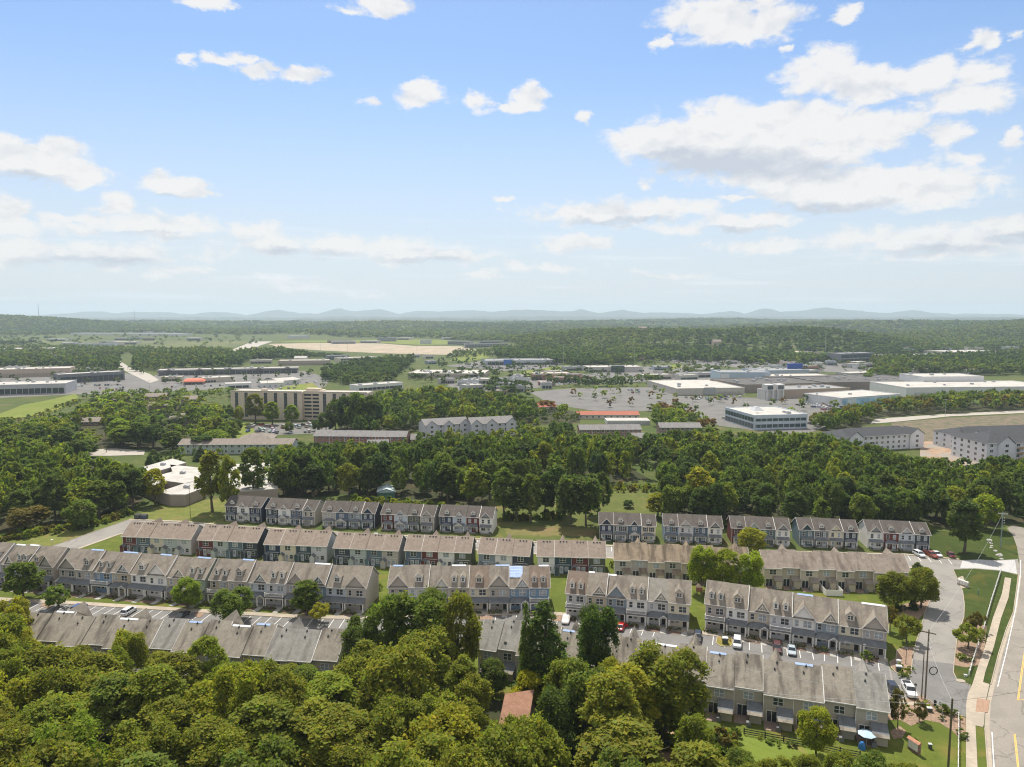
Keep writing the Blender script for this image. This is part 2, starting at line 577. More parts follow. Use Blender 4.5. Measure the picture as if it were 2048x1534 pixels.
def tag(o, label=None, cat=None, group=None, kind=None):
    if label:
        o['label'] = label
    if cat:
        o['category'] = cat
    if group:
        o['group'] = group
    if kind:
        o['kind'] = kind
    return o


def thing(name, label, cat, loc=(0, 0, 0), rz=0.0, group=None):
    return tag(put(name, None, None, loc, rz), label, cat, group)


CACHE = {}


def cached(key, build):
    if key not in CACHE:
        CACHE[key] = build()
    return CACHE[key]


def copy_tree(src, loc, rz, label, color=None, sc=None):
    r = src.copy()
    COL.objects.link(r)
    r.location = loc
    r.rotation_euler = (0, 0, rz)
    if sc:
        r.scale = sc
    r['label'] = label
    for ch in src.children:
        c = ch.copy()
        COL.objects.link(c)
        c.parent = r
        if color:
            c.color = (color[0], color[1], color[2], 1)
        for g in ch.children:
            d = g.copy()
            COL.objects.link(d)
            d.parent = c
    return r

# ------------------------------------------------------------------ terrain
LUMPS = [  # column, half width (px), distance, half depth, height
    (-60, 270, 3700, 420, 68), (1420, 300, 1850, 330, 33), (1180, 160, 2100, 300, 20), (1650, 160, 1750, 260, 20),
    (1800, 380, 3600, 500, 46), (2200, 300, 2900, 500, 62), (1950, 260, 2350, 280, 16),
    (800, 300, 4200, 500, 30), (1150, 200, 5200, 600, 38), (420, 240, 5200, 700, 26), (1450, 260, 6200, 700, 42), (250, 200, 3900, 400, 16), (620, 150, 3000, 300, 10),
]


def terrain(x, y):
    if y < 950:
        return 0.0
    u = CX + F * x / y
    z = 0.0
    for (u0, su, r0, sr, A) in LUMPS:
        g = math.exp(-((u - u0) / su) ** 2 - ((y - r0) / sr) ** 2)
        z += A * max(0.0, g - 0.06) / 0.94
    k = min(1.0, max(0.0, (y - 2200) / 2500.0))
    if k > 0:
        z += k * 9.0 * (1 + math.sin(x * 0.0021 + 1.3) * math.cos(y * 0.0017 + x * 0.0006) + 0.6 * math.sin(x * 0.0047 - y * 0.0031))
    return z


def build_ground():
    angs = [a * 0.7 for a in range(-72, 73)] + [50.4 + 6.0 * k for k in range(1, 43)]
    rs = [70, 150, 300, 500, 700, 850] + list(range(950, 3000, 90)) + list(range(3000, 7000, 220)) + [7500, 8500, 10000, 12000, 15000, 18500]
    v, f = [(0, 0, 0)], []
    na = len(angs)
    for r in rs:
        for a in angs:
            x, y = r * math.sin(rad(a)), r * math.cos(rad(a))
            v.append((x, y, terrain(x, y)))
    for k in range(na):
        f.append((0, 1 + (k + 1) % na, 1 + k))
    for i in range(len(rs) - 1):
        for k in range(na):
            k2 = (k + 1) % na
            a, b = 1 + i * na, 1 + (i + 1) * na
            f.append((a + k, a + k2, b + k2, b + k))
    me = bpy.data.meshes.new("ground")
    me.from_pydata(v, [], f)
    me.materials.append(GROUNDM)
    me.polygons.foreach_set('use_smooth', [True] * len(f))
    me.update()
    tag(put("ground", me), kind='structure')


build_ground()


def sheet(name, pts, z, m, thick=0.0, px=True, parent=None):
    P = [G(p[0], p[1]) for p in pts] if px else [Vector((p[0], p[1], 0)) for p in pts]
    ar = sum(P[i].x * P[(i + 1) % len(P)].y - P[(i + 1) % len(P)].x * P[i].y for i in range(len(P)))
    if ar < 0:
        P.reverse()
    b = MB()
    ring = [(p.x, p.y, z) for p in P]
    if thick:
        low = [(p.x, p.y, z - thick) for p in P]
        b.quad(*ring)
        n = len(ring)
        for k in range(n):
            k2 = (k + 1) % n
            b.quad(low[k], low[k2], ring[k2], ring[k])
    else:
        b.quad(*ring)
    o = b.obj(name, m, parent)
    if not parent:
        tag(o, kind='structure')
    return o


def offset_line(P, d):
    """offset a ground polyline to its left (away from the camera when it runs left to right)"""
    out = []
    for i, p in enumerate(P):
        a = P[max(0, i - 1)]
        b = P[min(len(P) - 1, i + 1)]
        t = (b - a).normalized()
        out.append(Vector((p.x - t.y * d, p.y + t.x * d, 0)))
    return out


def resample(P, step):
    out, acc = [P[0].copy()], 0.0
    for a, b in zip(P, P[1:]):
        L = (b - a).length
        n = max(1, int(L / step))
        for k in range(1, n + 1):
            out.append(a + (b - a) * (k / n))
    return out


def ribbon(name, P, w, z, m, thick=0.0, parent=None):
    """strip between polyline P and its offset by w"""
    Q = offset_line(P, w)
    b = MB()
    for i in range(len(P) - 1):
        lo = [(p.x, p.y, z - thick) for p in (P[i], P[i + 1], Q[i + 1], Q[i])]
        hi = [(p.x, p.y, z) for p in (P[i], P[i + 1], Q[i + 1], Q[i])]
        if thick:
            b.hexa(lo, hi)
        else:
            b.quad(*hi)
    o = b.obj(name, m, parent)
    if not parent:
        tag(o, kind='structure')
    return o


def kerb(pts, m=None, h=0.13, w=0.18, name="kerb", z=0.0):
    P = resample([G(*p) for p in pts], 4.0)
    return ribbon(name, P, w, z + h, m or CONC, h + 0.02)


# lawns and rough ground near the houses
sheet("lawn", [(-260, 1215), (-150, 1120), (20, 1122), (150, 1099), (241, 1066), (300, 1058), (600, 1072), (1000, 1098), (1230, 1112), (1500, 1120), (1860, 1128), (1905, 1139),
               (1928, 1209), (1922, 1250), (1905, 1340), (1942, 1372), (1931, 1434), (1932, 1533), (1935, 1700), (1300, 1800), (900, 1500), (400, 1420), (-260, 1420)], 0.006, LAWN)
sheet("hillside_grass", [(-300, 1130), (0, 1083), (110, 1066), (200, 1047), (256, 1036), (330, 1008), (445, 996), (470, 1000), (470, 1050), (300, 1041), (256, 1041), (84, 1100), (-20, 1124), (-300, 1180)], 0.0085, ROUGHG)
sheet("field_grass", [(880, 1078), (960, 1030), (985, 990), (1080, 978), (1320, 975), (1330, 1010), (1300, 1030), (1200, 1094), (1000, 1084)], 0.0095, grass_mat("field_grass", (0.10, 0.115, 0.030), (0.078, 0.095, 0.026), (0.14, 0.13, 0.05)))
sheet("dry_grass", [(1008, 1058), (1060, 1052), (1130, 1052), (1192, 1058), (1192, 1074), (1120, 1071), (1015, 1071)], 0.012, grass_mat("dry_grass", (0.15, 0.135, 0.05), (0.12, 0.12, 0.04), (0.17, 0.14, 0.07)))
sheet("yard_grass", [(1855, 1060), (1930, 1066), (2010, 1058), (2028, 1072), (2036, 1096), (2033, 1121), (1960, 1119), (1918, 1120), (1880, 1111), (1855, 1105)], 0.008, LAWND)
sheet("verge_lawn", [(1905.6, 1138), (1950, 1137), (2003, 1141), (2034, 1151), (2026, 1224), (2011, 1260), (1996, 1308), (1980, 1369), (1962, 1371), (1942, 1372), (1912, 1358), (1905, 1342), (1909, 1310), (1922, 1250), (1928, 1209), (1924, 1183), (1914, 1158)], 0.012, LAWND)
sheet("verge_strip", [(1951, 1450), (1967.5, 1455), (1974, 1534), (1980, 1640), (1960, 1640), (1955.5, 1534)], 0.012, LAWN)
sheet("clearing_grass", [(1440, 1560), (1470, 1462), (1560, 1480), (1700, 1520), (1700, 1600), (1440, 1640)], 0.012, grass_mat("clearing_grass", (0.15, 0.19, 0.03), (0.13, 0.17, 0.03), (0.19, 0.19, 0.06)))
sheet("bare_soil", [(1270, 1470), (1350, 1455), (1400, 1480), (1360, 1530), (1280, 1520)], 0.012, mat("soil_tan", (0.36, 0.25, 0.15), 0.95, 0.2, 0.8))

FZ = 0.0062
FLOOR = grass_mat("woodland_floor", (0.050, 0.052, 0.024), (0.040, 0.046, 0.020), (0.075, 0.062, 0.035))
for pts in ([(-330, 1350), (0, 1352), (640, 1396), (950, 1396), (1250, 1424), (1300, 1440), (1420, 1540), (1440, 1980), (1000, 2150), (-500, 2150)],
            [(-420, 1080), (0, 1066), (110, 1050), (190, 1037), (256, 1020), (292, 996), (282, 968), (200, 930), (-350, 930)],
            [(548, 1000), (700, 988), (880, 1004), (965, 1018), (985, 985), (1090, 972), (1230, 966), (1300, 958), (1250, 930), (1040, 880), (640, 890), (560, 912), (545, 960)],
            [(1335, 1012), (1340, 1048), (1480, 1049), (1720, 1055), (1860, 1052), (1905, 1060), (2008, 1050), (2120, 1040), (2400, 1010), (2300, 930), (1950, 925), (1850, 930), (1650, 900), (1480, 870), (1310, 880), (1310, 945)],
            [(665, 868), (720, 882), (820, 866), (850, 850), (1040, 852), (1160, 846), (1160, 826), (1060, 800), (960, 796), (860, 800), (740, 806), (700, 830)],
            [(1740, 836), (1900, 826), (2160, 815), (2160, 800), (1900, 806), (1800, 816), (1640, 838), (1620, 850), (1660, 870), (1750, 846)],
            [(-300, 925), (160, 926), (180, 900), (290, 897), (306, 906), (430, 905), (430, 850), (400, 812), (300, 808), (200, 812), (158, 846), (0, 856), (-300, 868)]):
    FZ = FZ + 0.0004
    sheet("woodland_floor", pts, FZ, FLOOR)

# access road between the two rear rows, joining the drive on the right
ROADA = [(256, 1040), (366, 1044.5), (448, 1052), (560, 1059), (700, 1068), (870, 1076), (1000, 1082), (1200, 1092), (1330, 1098), (1600, 1105.5), (1740, 1109), (1808, 1110), (1919, 1120.5), (1960, 1119),
         (1992, 1121), (2036, 1118), (2040, 1150), (2001, 1141.5), (1950, 1137.5), (1905.6, 1139), (1914, 1158), (1924.6, 1183), (1928, 1209), (1927, 1234), (1922, 1249.5), (1914, 1270), (1909, 1310), (1907, 1328), (1905.6, 1345), (1912, 1357.6), (1935, 1369), (1942, 1371.6),
         (1936, 1388), (1932, 1411), (1931, 1434), (1917, 1431), (1868.7, 1408), (1843, 1390.6), (1800, 1384), (1760, 1376), (1776, 1326), (1782, 1340), (1815, 1354), (1823, 1345), (1825, 1319), (1833, 1285), (1843, 1254.6), (1851, 1224), (1861, 1201), (1868, 1175), (1862, 1150), (1840, 1134),
         (1700, 1129), (1500, 1124), (1225, 1115), (1000, 1102), (800, 1088), (600, 1078), (400, 1064), (300, 1060), (241, 1066), (145, 1100), (60, 1130), (0, 1136), (20, 1122), (84, 1099)]
lot_road = sheet("access_road", ROADA, 0.016, ASPHL)
sheet("drive_patch", [(1826, 1319), (1908, 1328), (1905.6, 1345), (1912, 1358), (1935, 1369.5), (1941, 1372), (1935, 1388), (1931.5, 1411), (1930.5, 1433), (1917, 1430), (1868.7, 1407), (1843, 1389.6), (1790, 1381), (1782, 1341), (1815, 1355), (1824, 1346)], 0.026, ASPH)
sheet("gravel_apron", [(1925, 1121), (1960, 1119), (1992, 1121.5), (2030, 1120), (2034, 1148), (2001, 1140.5), (1950, 1136), (1920, 1136)], 0.026, mat("gravel", (0.40, 0.39, 0.38), 0.95, 0.2, 2.0))

# front car park
EDGE = [(-150, 1192), (0, 1202), (130, 1208.5), (407, 1226), (520, 1232.5), (600, 1237), (700, 1239), (790, 1237), (979, 1231), (1040, 1230.5), (1111, 1231), (1172, 1236), (1229, 1243.5), (1283, 1252), (1374, 1265.5), (1639, 1301), (1776, 1325)]
EG = [G(*p) for p in EDGE]
near = offset_line(EG, -17.5)
lot = sheet("car_park", [(p.x, p.y) for p in EG] + [(p.x, p.y) for p in reversed(near)], 0.02, ASPH, px=False)
ribbon("pavement", resample(EG, 5.0), 2.0, 0.14, CONC, 0.15)
ribbon("pavement", resample(near, 5.0), -1.8, 0.14, CONC, 0.15)


def along(P, s):
    for a, b in zip(P, P[1:]):
        L = (b - a).length
        if s <= L:
            t = (b - a) / L
            return a + t * s, t
        s -= L
    t = (P[-1] - P[-2]).normalized()
    return P[-1].copy(), t


def stall_lines(P, pitch, length, parent, side=-1, s0=1.0, s1=None, skip=()):
    tot = sum((b - a).length for a, b in zip(P, P[1:]))
    s, k = s0, 0
    while s < (s1 or tot - 0.5):
        p, t = along(P, s)
        nrm = Vector((-t.y, t.x, 0)) * side
        hw = t * 0.07
        if not any(a < s < b for a, b in skip):
            me = MB()
            L = length * (0.94 + 0.1 * ((k * 37) % 10) / 10)
            q = [p - hw + nrm * 0.12, p + hw + nrm * 0.12, p + hw + nrm * L, p - hw + nrm * L]
            if side < 0:
                q.reverse()
            me.quad(*[(a.x, a.y, 0.026) for a in q])
            me.obj("parking_line", PAINTW, parent)
        s += pitch
        k += 1


stall_lines(EG, 2.78, 5.2, lot, -1, 22.0, skip=((86, 93), (150, 158), (205, 214), (318, 326)))
# planted islands that break up the parking bays
isl = [(1120 + x / 3.933, 980 + y / 3.933) for x, y in ((1240, 1150), (1352, 1162), (1356, 1208), (1336, 1232), (1262, 1228), (1230, 1206))]
sheet("island_bed", isl, 0.10, grass_mat("dry_lawn", (0.22, 0.19, 0.05), (0.17, 0.17, 0.04), (0.26, 0.2, 0.08)), 0.1)
kerb(isl + [isl[0]])
isl2 = [(1528 + x / 3.933, 980 + y / 3.933) for x, y in ((985, 1356), (1035, 1330), (1040, 1262), (1100, 1236), (1178, 1240), (1172, 1330), (1160, 1440), (1130, 1470), (1040, 1440), (1002, 1405))]
sheet("island_bed", isl2, 0.10, MULCHL, 0.1)
kerb(list(reversed(isl2)) + [isl2[-1]])
for q in ([(395, 1219), (412, 1224), (400, 1236), (388, 1232)], [(88, 1205), (112, 1207), (98, 1216), (80, 1213)], [(958, 1232), (985, 1232), (985, 1240), (955, 1240)], [(1108, 1230), (1124, 1232), (1122, 1243), (1104, 1242)]):
    sheet("island_bed", q, 0.09, MULCHL, 0.09)
# kerbs of the drive
kerb([(1905.6, 1139), (1914, 1158), (1924.6, 1183), (1928, 1209), (1927, 1234), (1922, 1249.5), (1914, 1270), (1909, 1310), (1907, 1328), (1905.6, 1345), (1912, 1357.6), (1935, 1369), (1942, 1371.6)])
kerb([(1825, 1319), (1833, 1285), (1843, 1254.6), (1851, 1224), (1861, 1201), (1868, 1175)])
kerb([(84, 1099.5), (150, 1077), (256, 1040)])
kerb([(256, 1040), (366, 1044.2), (448, 1051.6), (560, 1058.6), (700, 1067.6), (870, 1075.6), (1000, 1081.6), (1200, 1091.6), (1330, 1097.6), (1600, 1105), (1740, 1108.6), (1808, 1109.6), (1919, 1120)], w=1.2, name="pavement")
kerb([(145, 1100.5), (241, 1066.5), (300, 1060.5), (400, 1064.5), (600, 1078.5), (800, 1088.5), (1000, 1102.5), (1225, 1115.5), (1500, 1124.5), (1700, 1129.5), (1840, 1134.5)], w=-1.2, name="pavement")
stall_lines([G(*p) for p in ((1790, 1109.8), (1808, 1110.2), (1919, 1120.6))], 2.9, 5.0, lot_road, -1, 1.0)
stall_lines([G(*p) for p in ((1200, 1092.2), (1330, 1098.2))], 2.9, 5.0, lot_road, -1, 1.0)
stall_lines([G(*p) for p in ((870, 1076.2), (1000, 1082.2))], 2.9, 5.0, lot_road, -1, 1.0)
# the parking bays beside the near right block
sheet("parking_bay", [(1770, 1372), (1800, 1370), (1838, 1384), (1842, 1396), (1838, 1411), (1786, 1408), (1770, 1390)], 0.028, ASPHL)
bay = sheet("concrete_pad", [(1790, 1402), (1832, 1405), (1838, 1412), (1800, 1408)], 0.05, CONC, 0.05)
for a, b in (((1798, 1388), (1806, 1404)), ((1777, 1380), (1784, 1396))):
    P = [G(*a), G(*b)]
    ribbon("parking_line", P, 0.14, 0.034, PAINTW, parent=bay)
# flower bed along the entrance
sheet("mulch_bed", [(1780, 1405), (1843, 1391), (1868, 1409), (1917, 1432), (1931, 1436), (1932, 1470), (1920, 1478), (1905, 1462), (1880, 1446), (1850, 1440), (1822, 1452), (1800, 1440), (1775, 1440)], 0.03, MULCHL)
sheet("mulch_bed", [(1780, 1462), (1800, 1452), (1812, 1462), (1804, 1476), (1786, 1478)], 0.03, MULCHL)
sheet("mulch_bed", [(1909, 1312), (1922, 1250), (1950, 1248), (1974, 1252), (1970, 1290), (1958, 1330), (1932, 1335), (1908, 1330)], 0.03, MULCHL)
sheet("mulch_bed", [(1838, 1200), (1862, 1198), (1852, 1222), (1838, 1238), (1800, 1232), (1792, 1212)], 0.03, MULCHL)
kerb([(1843, 1390), (1868.7, 1407.4), (1917, 1430.4), (1931, 1433.6)], w=-0.18)

# main road on the right
road = sheet("road", [(2013.6, 1056), (2026, 1071.5), (2034, 1094), (2038, 1119), (2036, 1150), (2026, 1224), (2011, 1260), (1996, 1308), (1980.6, 1369), (1972, 1405), (1969, 1449), (1974, 1534), (1984, 1700), (2400, 1700), (2260, 1400), (2180, 1250), (2130, 1150), (2085, 1085), (2045, 1055), (2028, 1050)], 0.018, ASPHR)
ribbon("gutter", resample([G(*p) for p in ((2036.5, 1150), (2026.5, 1224), (2011.5, 1260), (1996.5, 1308), (1981, 1369), (1972.5, 1405), (1969.5, 1449), (1974.5, 1534), (1984.5, 1700))], 4.0), 0.75, 0.024, CONC)
kerb([(2036, 1150), (2026, 1224), (2011, 1260), (1996, 1308), (1980.6, 1369)])
kerb([(1968.5, 1456), (1974, 1534), (1984, 1700)])
SWALK = [(2009.8, 1155), (2003.5, 1188.5), (1985.7, 1237), (1970, 1293), (1955, 1336), (1945, 1368), (1936, 1388), (1932, 1411), (1931.8, 1449), (1932, 1533), (1934, 1700), (1962, 1700), (1955, 1533), (1951, 1451.6), (1966, 1455), (1968, 1448), (1971, 1405), (1979, 1369), (1966, 1365), (1970.4, 1345), (1988, 1293), (2002, 1237), (2017, 1196), (2022.5, 1157)]
sheet("footway", SWALK, 0.10, CONC, 0.09)
sheet("tactile_paving", [(1954, 1397), (1979, 1401), (1975.5, 1426), (1951, 1424)], 0.106, mat("tactile_brick", (0.30, 0.19, 0.13), 0.9, 0.2, 3.0))


def paint(pts, w, m, z=0.027):
    ribbon("road_line", resample([G(*p) for p in pts], 5.0), w, z, m, parent=road)


paint([(2041, 1120), (2040, 1150), (2031, 1215), (2024, 1249.5), (2011, 1307), (1994.6, 1373)], 0.14, PAINTW)
paint([(1983, 1464), (1987, 1533), (1994, 1680)], 0.14, PAINTW)
for d in (0, 2.6):
    paint([(2092 + d, 1150), (2070 + d, 1215), (2055 + d, 1262), (2042 + d, 1340), (2034 + d, 1401)], 0.13, PAINTY)
    paint([(2027 + d, 1468), (2034 + d, 1533), (2049 + d, 1680)], 0.13, PAINTY)
paint([(2034, 1401), (2060, 1398)], 0.13, PAINTY)
paint([(2110, 1500), (2150, 1680)], 0.14, PAINTW)

# ground of the middle distance: car parks, roads, meadows, bare earth
ZF = 0.06
for nm, m, pts in [
    ("shopping_car_park", "a", [(-80, 800), (0, 796), (140, 789), (250, 787), (330, 783), (460, 778), (560, 780), (650, 774), (660, 757), (610, 742), (560, 747), (310, 750), (300, 766), (262, 748), (240, 745), (130, 752), (-80, 760)]),
    ("town_road", "l", [(232, 722), (240, 722), (262, 736), (300, 748), (318, 760), (300, 766), (262, 748), (236, 734)]),
    ("highway", "l", [(452, 708), (470, 697), (497, 686), (525, 680), (548, 679.5), (545, 683), (520, 691), (508, 698), (496, 709), (486, 718), (450, 718)]),
    ("apartment_car_park", "a", [(484, 852), (560, 846), (655, 845), (668, 866), (560, 870), (486, 868)]),
    ("mall_car_park", "a", [(1058, 784), (1140, 777), (1320, 774), (1350, 792), (1560, 797), (1640, 790), (1700, 800), (1712, 822), (1660, 850), (1620, 866), (1560, 868), (1440, 852), (1376, 828), (1300, 822), (1190, 822), (1100, 808)]),
    ("retail_car_park", "a", [(1176, 748), (1290, 733), (1400, 730), (1440, 745), (1440, 760), (1330, 764), (1180, 764), (1000, 784), (890, 780), (900, 764), (990, 754), (1070, 758)]),
    ("retail_car_park", "a", [(1300, 722), (1330, 706), (1450, 706), (1700, 716), (1760, 728), (1860, 734), (1860, 750), (1640, 744), (1460, 734)]),
    ("dealer_car_park", "a", [(890, 732), (960, 722), (1120, 726), (1130, 736), (1010, 742)]),
    ("side_road", "l", [(150, 907), (170, 900), (230, 897), (290, 902), (288, 910), (220, 912), (175, 912)]),
    ("site_road", "l", [(1750, 838), (1900, 828), (2100, 818), (2100, 824), (1900, 833), (1780, 845), (1740, 848)]),
    ("bare_earth", "d", [(535, 688), (620, 686), (760, 687), (830, 692), (960, 693), (1014, 697), (990, 705), (900, 710), (760, 706.5), (640, 701), (560, 695)]),
    ("bare_earth", "d", [(1015, 690), (1060, 688), (1130, 694), (1240, 700), (1320, 706), (1300, 709), (1180, 704), (1080, 698)]),
    ("bare_earth", "o", [(1840, 890), (1860, 876), (1900, 876), (1972, 905), (1972, 935), (1870, 935), (1840, 915)]),
    ("embankment", "e", [(1782, 846), (1900, 836), (2100, 826), (2100, 862), (1960, 868), (1880, 884), (1790, 880)]),
    ("meadow", "m", [(-80, 870), (0, 842), (70, 832), (118, 822), (158, 795), (150, 788), (100, 800), (46, 810), (0, 828), (-80, 840)]),
    ("meadow", "m", [(738, 750), (760, 736), (796, 722), (816, 720), (806, 732), (790, 746), (770, 752)]),
    ("meadow", "m", [(900, 722), (915, 710), (930, 703), (975, 700), (978, 716), (940, 722)]),
    ("meadow", "m", [(1022, 758), (1050, 742), (1068, 740), (1058, 752), (1040, 760)]),
    ("meadow", "m", [(1076, 740), (1100, 734), (1140, 730), (1150, 734), (1110, 742)]),
    ("meadow", "m", [(540, 786), (560, 774), (625, 766), (640, 778), (600, 786)]),
    ("meadow", "m", [(648, 880), (660, 868), (735, 862), (735, 880)]),
    ("meadow", "m", [(428, 880), (440, 850), (470, 842), (500, 850), (520, 875), (470, 884)]),
    ("meadow", "m", [(1310, 735), (1360, 728), (1364, 736), (1330, 740)]),
    ("plain_grass", "m", [(540, 684), (700, 677), (900, 680), (905, 689), (840, 690), (760, 686), (600, 685)]),
    ("plain_grass", "p", [(0, 676), (140, 670), (440, 672), (520, 678), (470, 694), (330, 700), (100, 690), (0, 690)]),
    ("pasture", "p2", [(545, 652.5), (640, 651.5), (660, 654), (600, 656)]),
]:
    mm = {"a": ASPHM, "l": mat("road_pale", (0.34, 0.31, 0.27), 0.9, 0.08, 0.3), "d": mat("graded_earth", (0.34, 0.265, 0.19), 0.95, 0.2, 0.05, (0.26, 0.235, 0.16), big=0.4),
          "o": mat("orange_earth", (0.29, 0.195, 0.125), 0.95, 0.25, 0.2, (0.25, 0.22, 0.185), big=0.4), "e": mat("bank_earth", (0.15, 0.115, 0.075), 0.95, 0.35, 0.35, (0.085, 0.09, 0.045), big=0.5),
          "m": grass_mat("meadow_grass", (0.15, 0.18, 0.035), (0.125, 0.16, 0.03), (0.18, 0.18, 0.06), 0.3), "p": grass_mat("plain_grass", (0.11, 0.125, 0.045), (0.085, 0.10, 0.035), (0.16, 0.15, 0.08), 0.15),
          "p2": mat("pasture", (0.40, 0.32, 0.18), 0.95, 0.15, 0.02)}[m]
    zz = ZF if m not in ("p2",) else 14.0
    sheet(nm, pts, zz, mm)
    ZF += 0.012


# far ridges along the horizon
def ridge(profile, D, depth, m):
    v, f = [], []
    rows = 9
    cols = []
    u = profile[0][0]
    rng = random.Random(int(D))
    while u <= profile[-1][0]:
        cols.append(u)
        u += 6
    for j in range(rows):
        k = j / (rows - 1)
        for u in cols:
            y = 633 - (633 - lerp_tab(profile, u)) * (1.2 if D > 12000 else 1.0) + 0.5 * math.sin(u * 0.09) + 0.35 * math.sin(u * 0.23 + 1)
            top = at_depth(u, y, D)
            s = max(0.0, min(1.0, k / 0.62)) if k < 0.62 else 1.0 - (k - 0.62) / 0.38
            s = s * s * (3 - 2 * s)
            rough = (rng.random() - 0.5) * 22 * (1 if 0.1 < k < 0.55 else 0)
            Y = D + (k - 0.62) * depth
            v.append((top.x, Y, -0.5 + (top.z + 0.5) * s + rough * s))
    n = len(cols)
    for j in range(rows - 1):
        for i in range(n - 1):
            f.append((j * n + i, j * n + i + 1, (j + 1) * n + i + 1, (j + 1) * n + i))
    me = bpy.data.meshes.new("hills")
    me.from_pydata(v, [], f)
    me.materials.append(m)
    me.polygons.foreach_set('use_smooth', [True] * len(f))
    me.update()
    tag(put("hills", me), kind='structure')


HILLM = mat("hill_woods", (0.035, 0.052, 0.03), 0.95, 0.35, 0.02)
ridge([(-500, 628), (-250, 625), (-100, 629), (40, 632), (100, 630.5), (150, 627), (175, 625), (205, 624.5), (240, 628), (262, 626), (290, 625), (330, 626), (350, 627), (390, 630), (420, 625.5), (440, 625), (470, 628), (500, 632), (525, 626), (555, 621.5), (585, 625), (600, 628), (640, 628), (660, 622), (680, 619.5), (700, 624), (730, 622.5), (765, 621), (800, 629), (830, 624), (850, 623), (885, 625), (930, 622), (970, 624), (1000, 630)], 15000, 2600, HILLM)
ridge([(900, 630), (1000, 623.5), (1060, 621), (1110, 624), (1140, 624), (1162, 621), (1195, 627), (1225, 624), (1245, 622), (1290, 627), (1340, 626), (1400, 629), (1440, 626), (1463, 624), (1490, 628.5), (1515, 622), (1532, 619), (1555, 625), (1600, 624), (1625, 620), (1648, 618), (1690, 621), (1740, 626), (1780, 627), (1800, 625), (1825, 622), (1850, 627), (1900, 629), (1960, 628), (2048, 630), (2200, 627), (2350, 624), (2550, 628)], 14200, 2600, HILLM)
ridge([(-500, 634), (-200, 636), (0, 637), (200, 635.5), (420, 634.5), (600, 635.5), (700, 633), (900, 634), (1100, 632.5), (1300, 634), (1500, 633), (1700, 634.5), (1900, 633), (2100, 634.5), (2500, 633)], 10500, 2400, HILLM)
ridge([(-500, 636), (-100, 640), (300, 639), (520, 640.5), (700, 638), (850, 636.5), (950, 638), (1150, 640), (1300, 636.5), (1500, 638), (1650, 640), (1900, 636), (2048, 634.5), (2300, 634), (2500, 636)], 7600, 1800, HILLM)

# ------------------------------------------------------------------ townhouses
SID = dict(taupe=(.42, .37, .33), tan=(.44, .37, .275), cream=(.66, .59, .45), white=(.76, .74, .70), lav=(.56, .55, .565), blue=(.20, .30, .42), paleblue=(.50, .55, .60), sage=(.37, .42, .36),
           slate=(.24, .285, .325), beige=(.52, .455, .36), navy=(.035, .05, .085), dslate=(.05, .062, .075), teal=(.12, .17, .195), red=(.135, .04, .035), pgreen=(.42, .47, .44), grey=(.27, .275, .28),
           olive=(.10, .11, .07), steel=(.10, .14, .19), greige=(.44, .405, .36), sand=(.43, .375, .29), dteal=(.045, .075, .085), lgrey=(.54, .53, .515), mblue=(.20, .27, .36), fgrey=(.42, .37, .30))
R3 = shingles("shingles_weathered", (.255, .222, .182), (.14, .118, .098), .75, .45, .66)
R3B = shingles("shingles_brown_grey", (.215, .168, .132), (.13, .10, .082), .6)
RA = shingles("shingles_slate_brown", (.112, .097, .086), (.082, .07, .062), .4)
RB = shingles("shingles_tan", (.28, .226, .183), (.215, .17, .138), .4)
R8 = shingles("shingles_moss_brown", (.27, .212, .15), (.10, .078, .057), .85, .41, .63)
R9 = shingles("shingles_grey_brown", (.27, .225, .185), (.13, .105, .088), .8)
RF = shingles("shingles_stained_grey", (.275, .245, .20), (.085, .072, .06), .75, .46, .68)
RFG = shingles("shingles_cool_grey", (.275, .262, .235), (.14, .13, .118), .7, .48, .66)
PORCHR = shingles("shingles_porch_shaded", (.17, .178, .185), (.11, .115, .118), .5)  # the building's shade on these roofs is put into the dark blue-grey colour
FLASH = mat("flashing_white", (.66, .64, .60), .5)
SHUT = mat("shutter_dark", (.035, .04, .045), .6)
BRICKR = mat("stone_veneer", (.30, .22, .17), .9, .35, 3.0)


def win_mesh(w, h, n):
    def b():
        k = MB()
        t = .07
        k.box(-w / 2 - t, -.06, -t, w / 2 + t, 0, 0)
        k.box(-w / 2 - t, -.06, h, w / 2 + t, 0, h + t)
        k.box(-w / 2 - t, -.06, 0, -w / 2, 0, h)
        k.box(w / 2, -.06, 0, w / 2 + t, 0, h)
        for j in range(1, n):
            x = -w / 2 + w * j / n
            k.box(x - .045, -.055, 0, x + .045, 0, h)
        k.box(-w / 2, -.05, h * .5 - .03, w / 2, -.015, h * .5 + .03)
        return k.mesh("window", [WHITE])
    return cached(('win', w, h, n), b)


def pane_mesh(w, h, m):
    def b():
        k = MB()
        k.quad((-w / 2, -.018, 0), (w / 2, -.018, 0), (w / 2, -.018, h), (-w / 2, -.018, h))
        return k.mesh("pane", [m])
    return cached(('pane', w, h, m.name), b)


RNG = random.Random(7)


def window(par, x, y, z, w, h, n=1, dark=.5, name="window", rz=0.0):
    o = put(name, win_mesh(w, h, n), par, (x, y, z), rz)
    put("pane", pane_mesh(w, h, PANE_D if RNG.random() < dark else PANE_B), o)
    return o


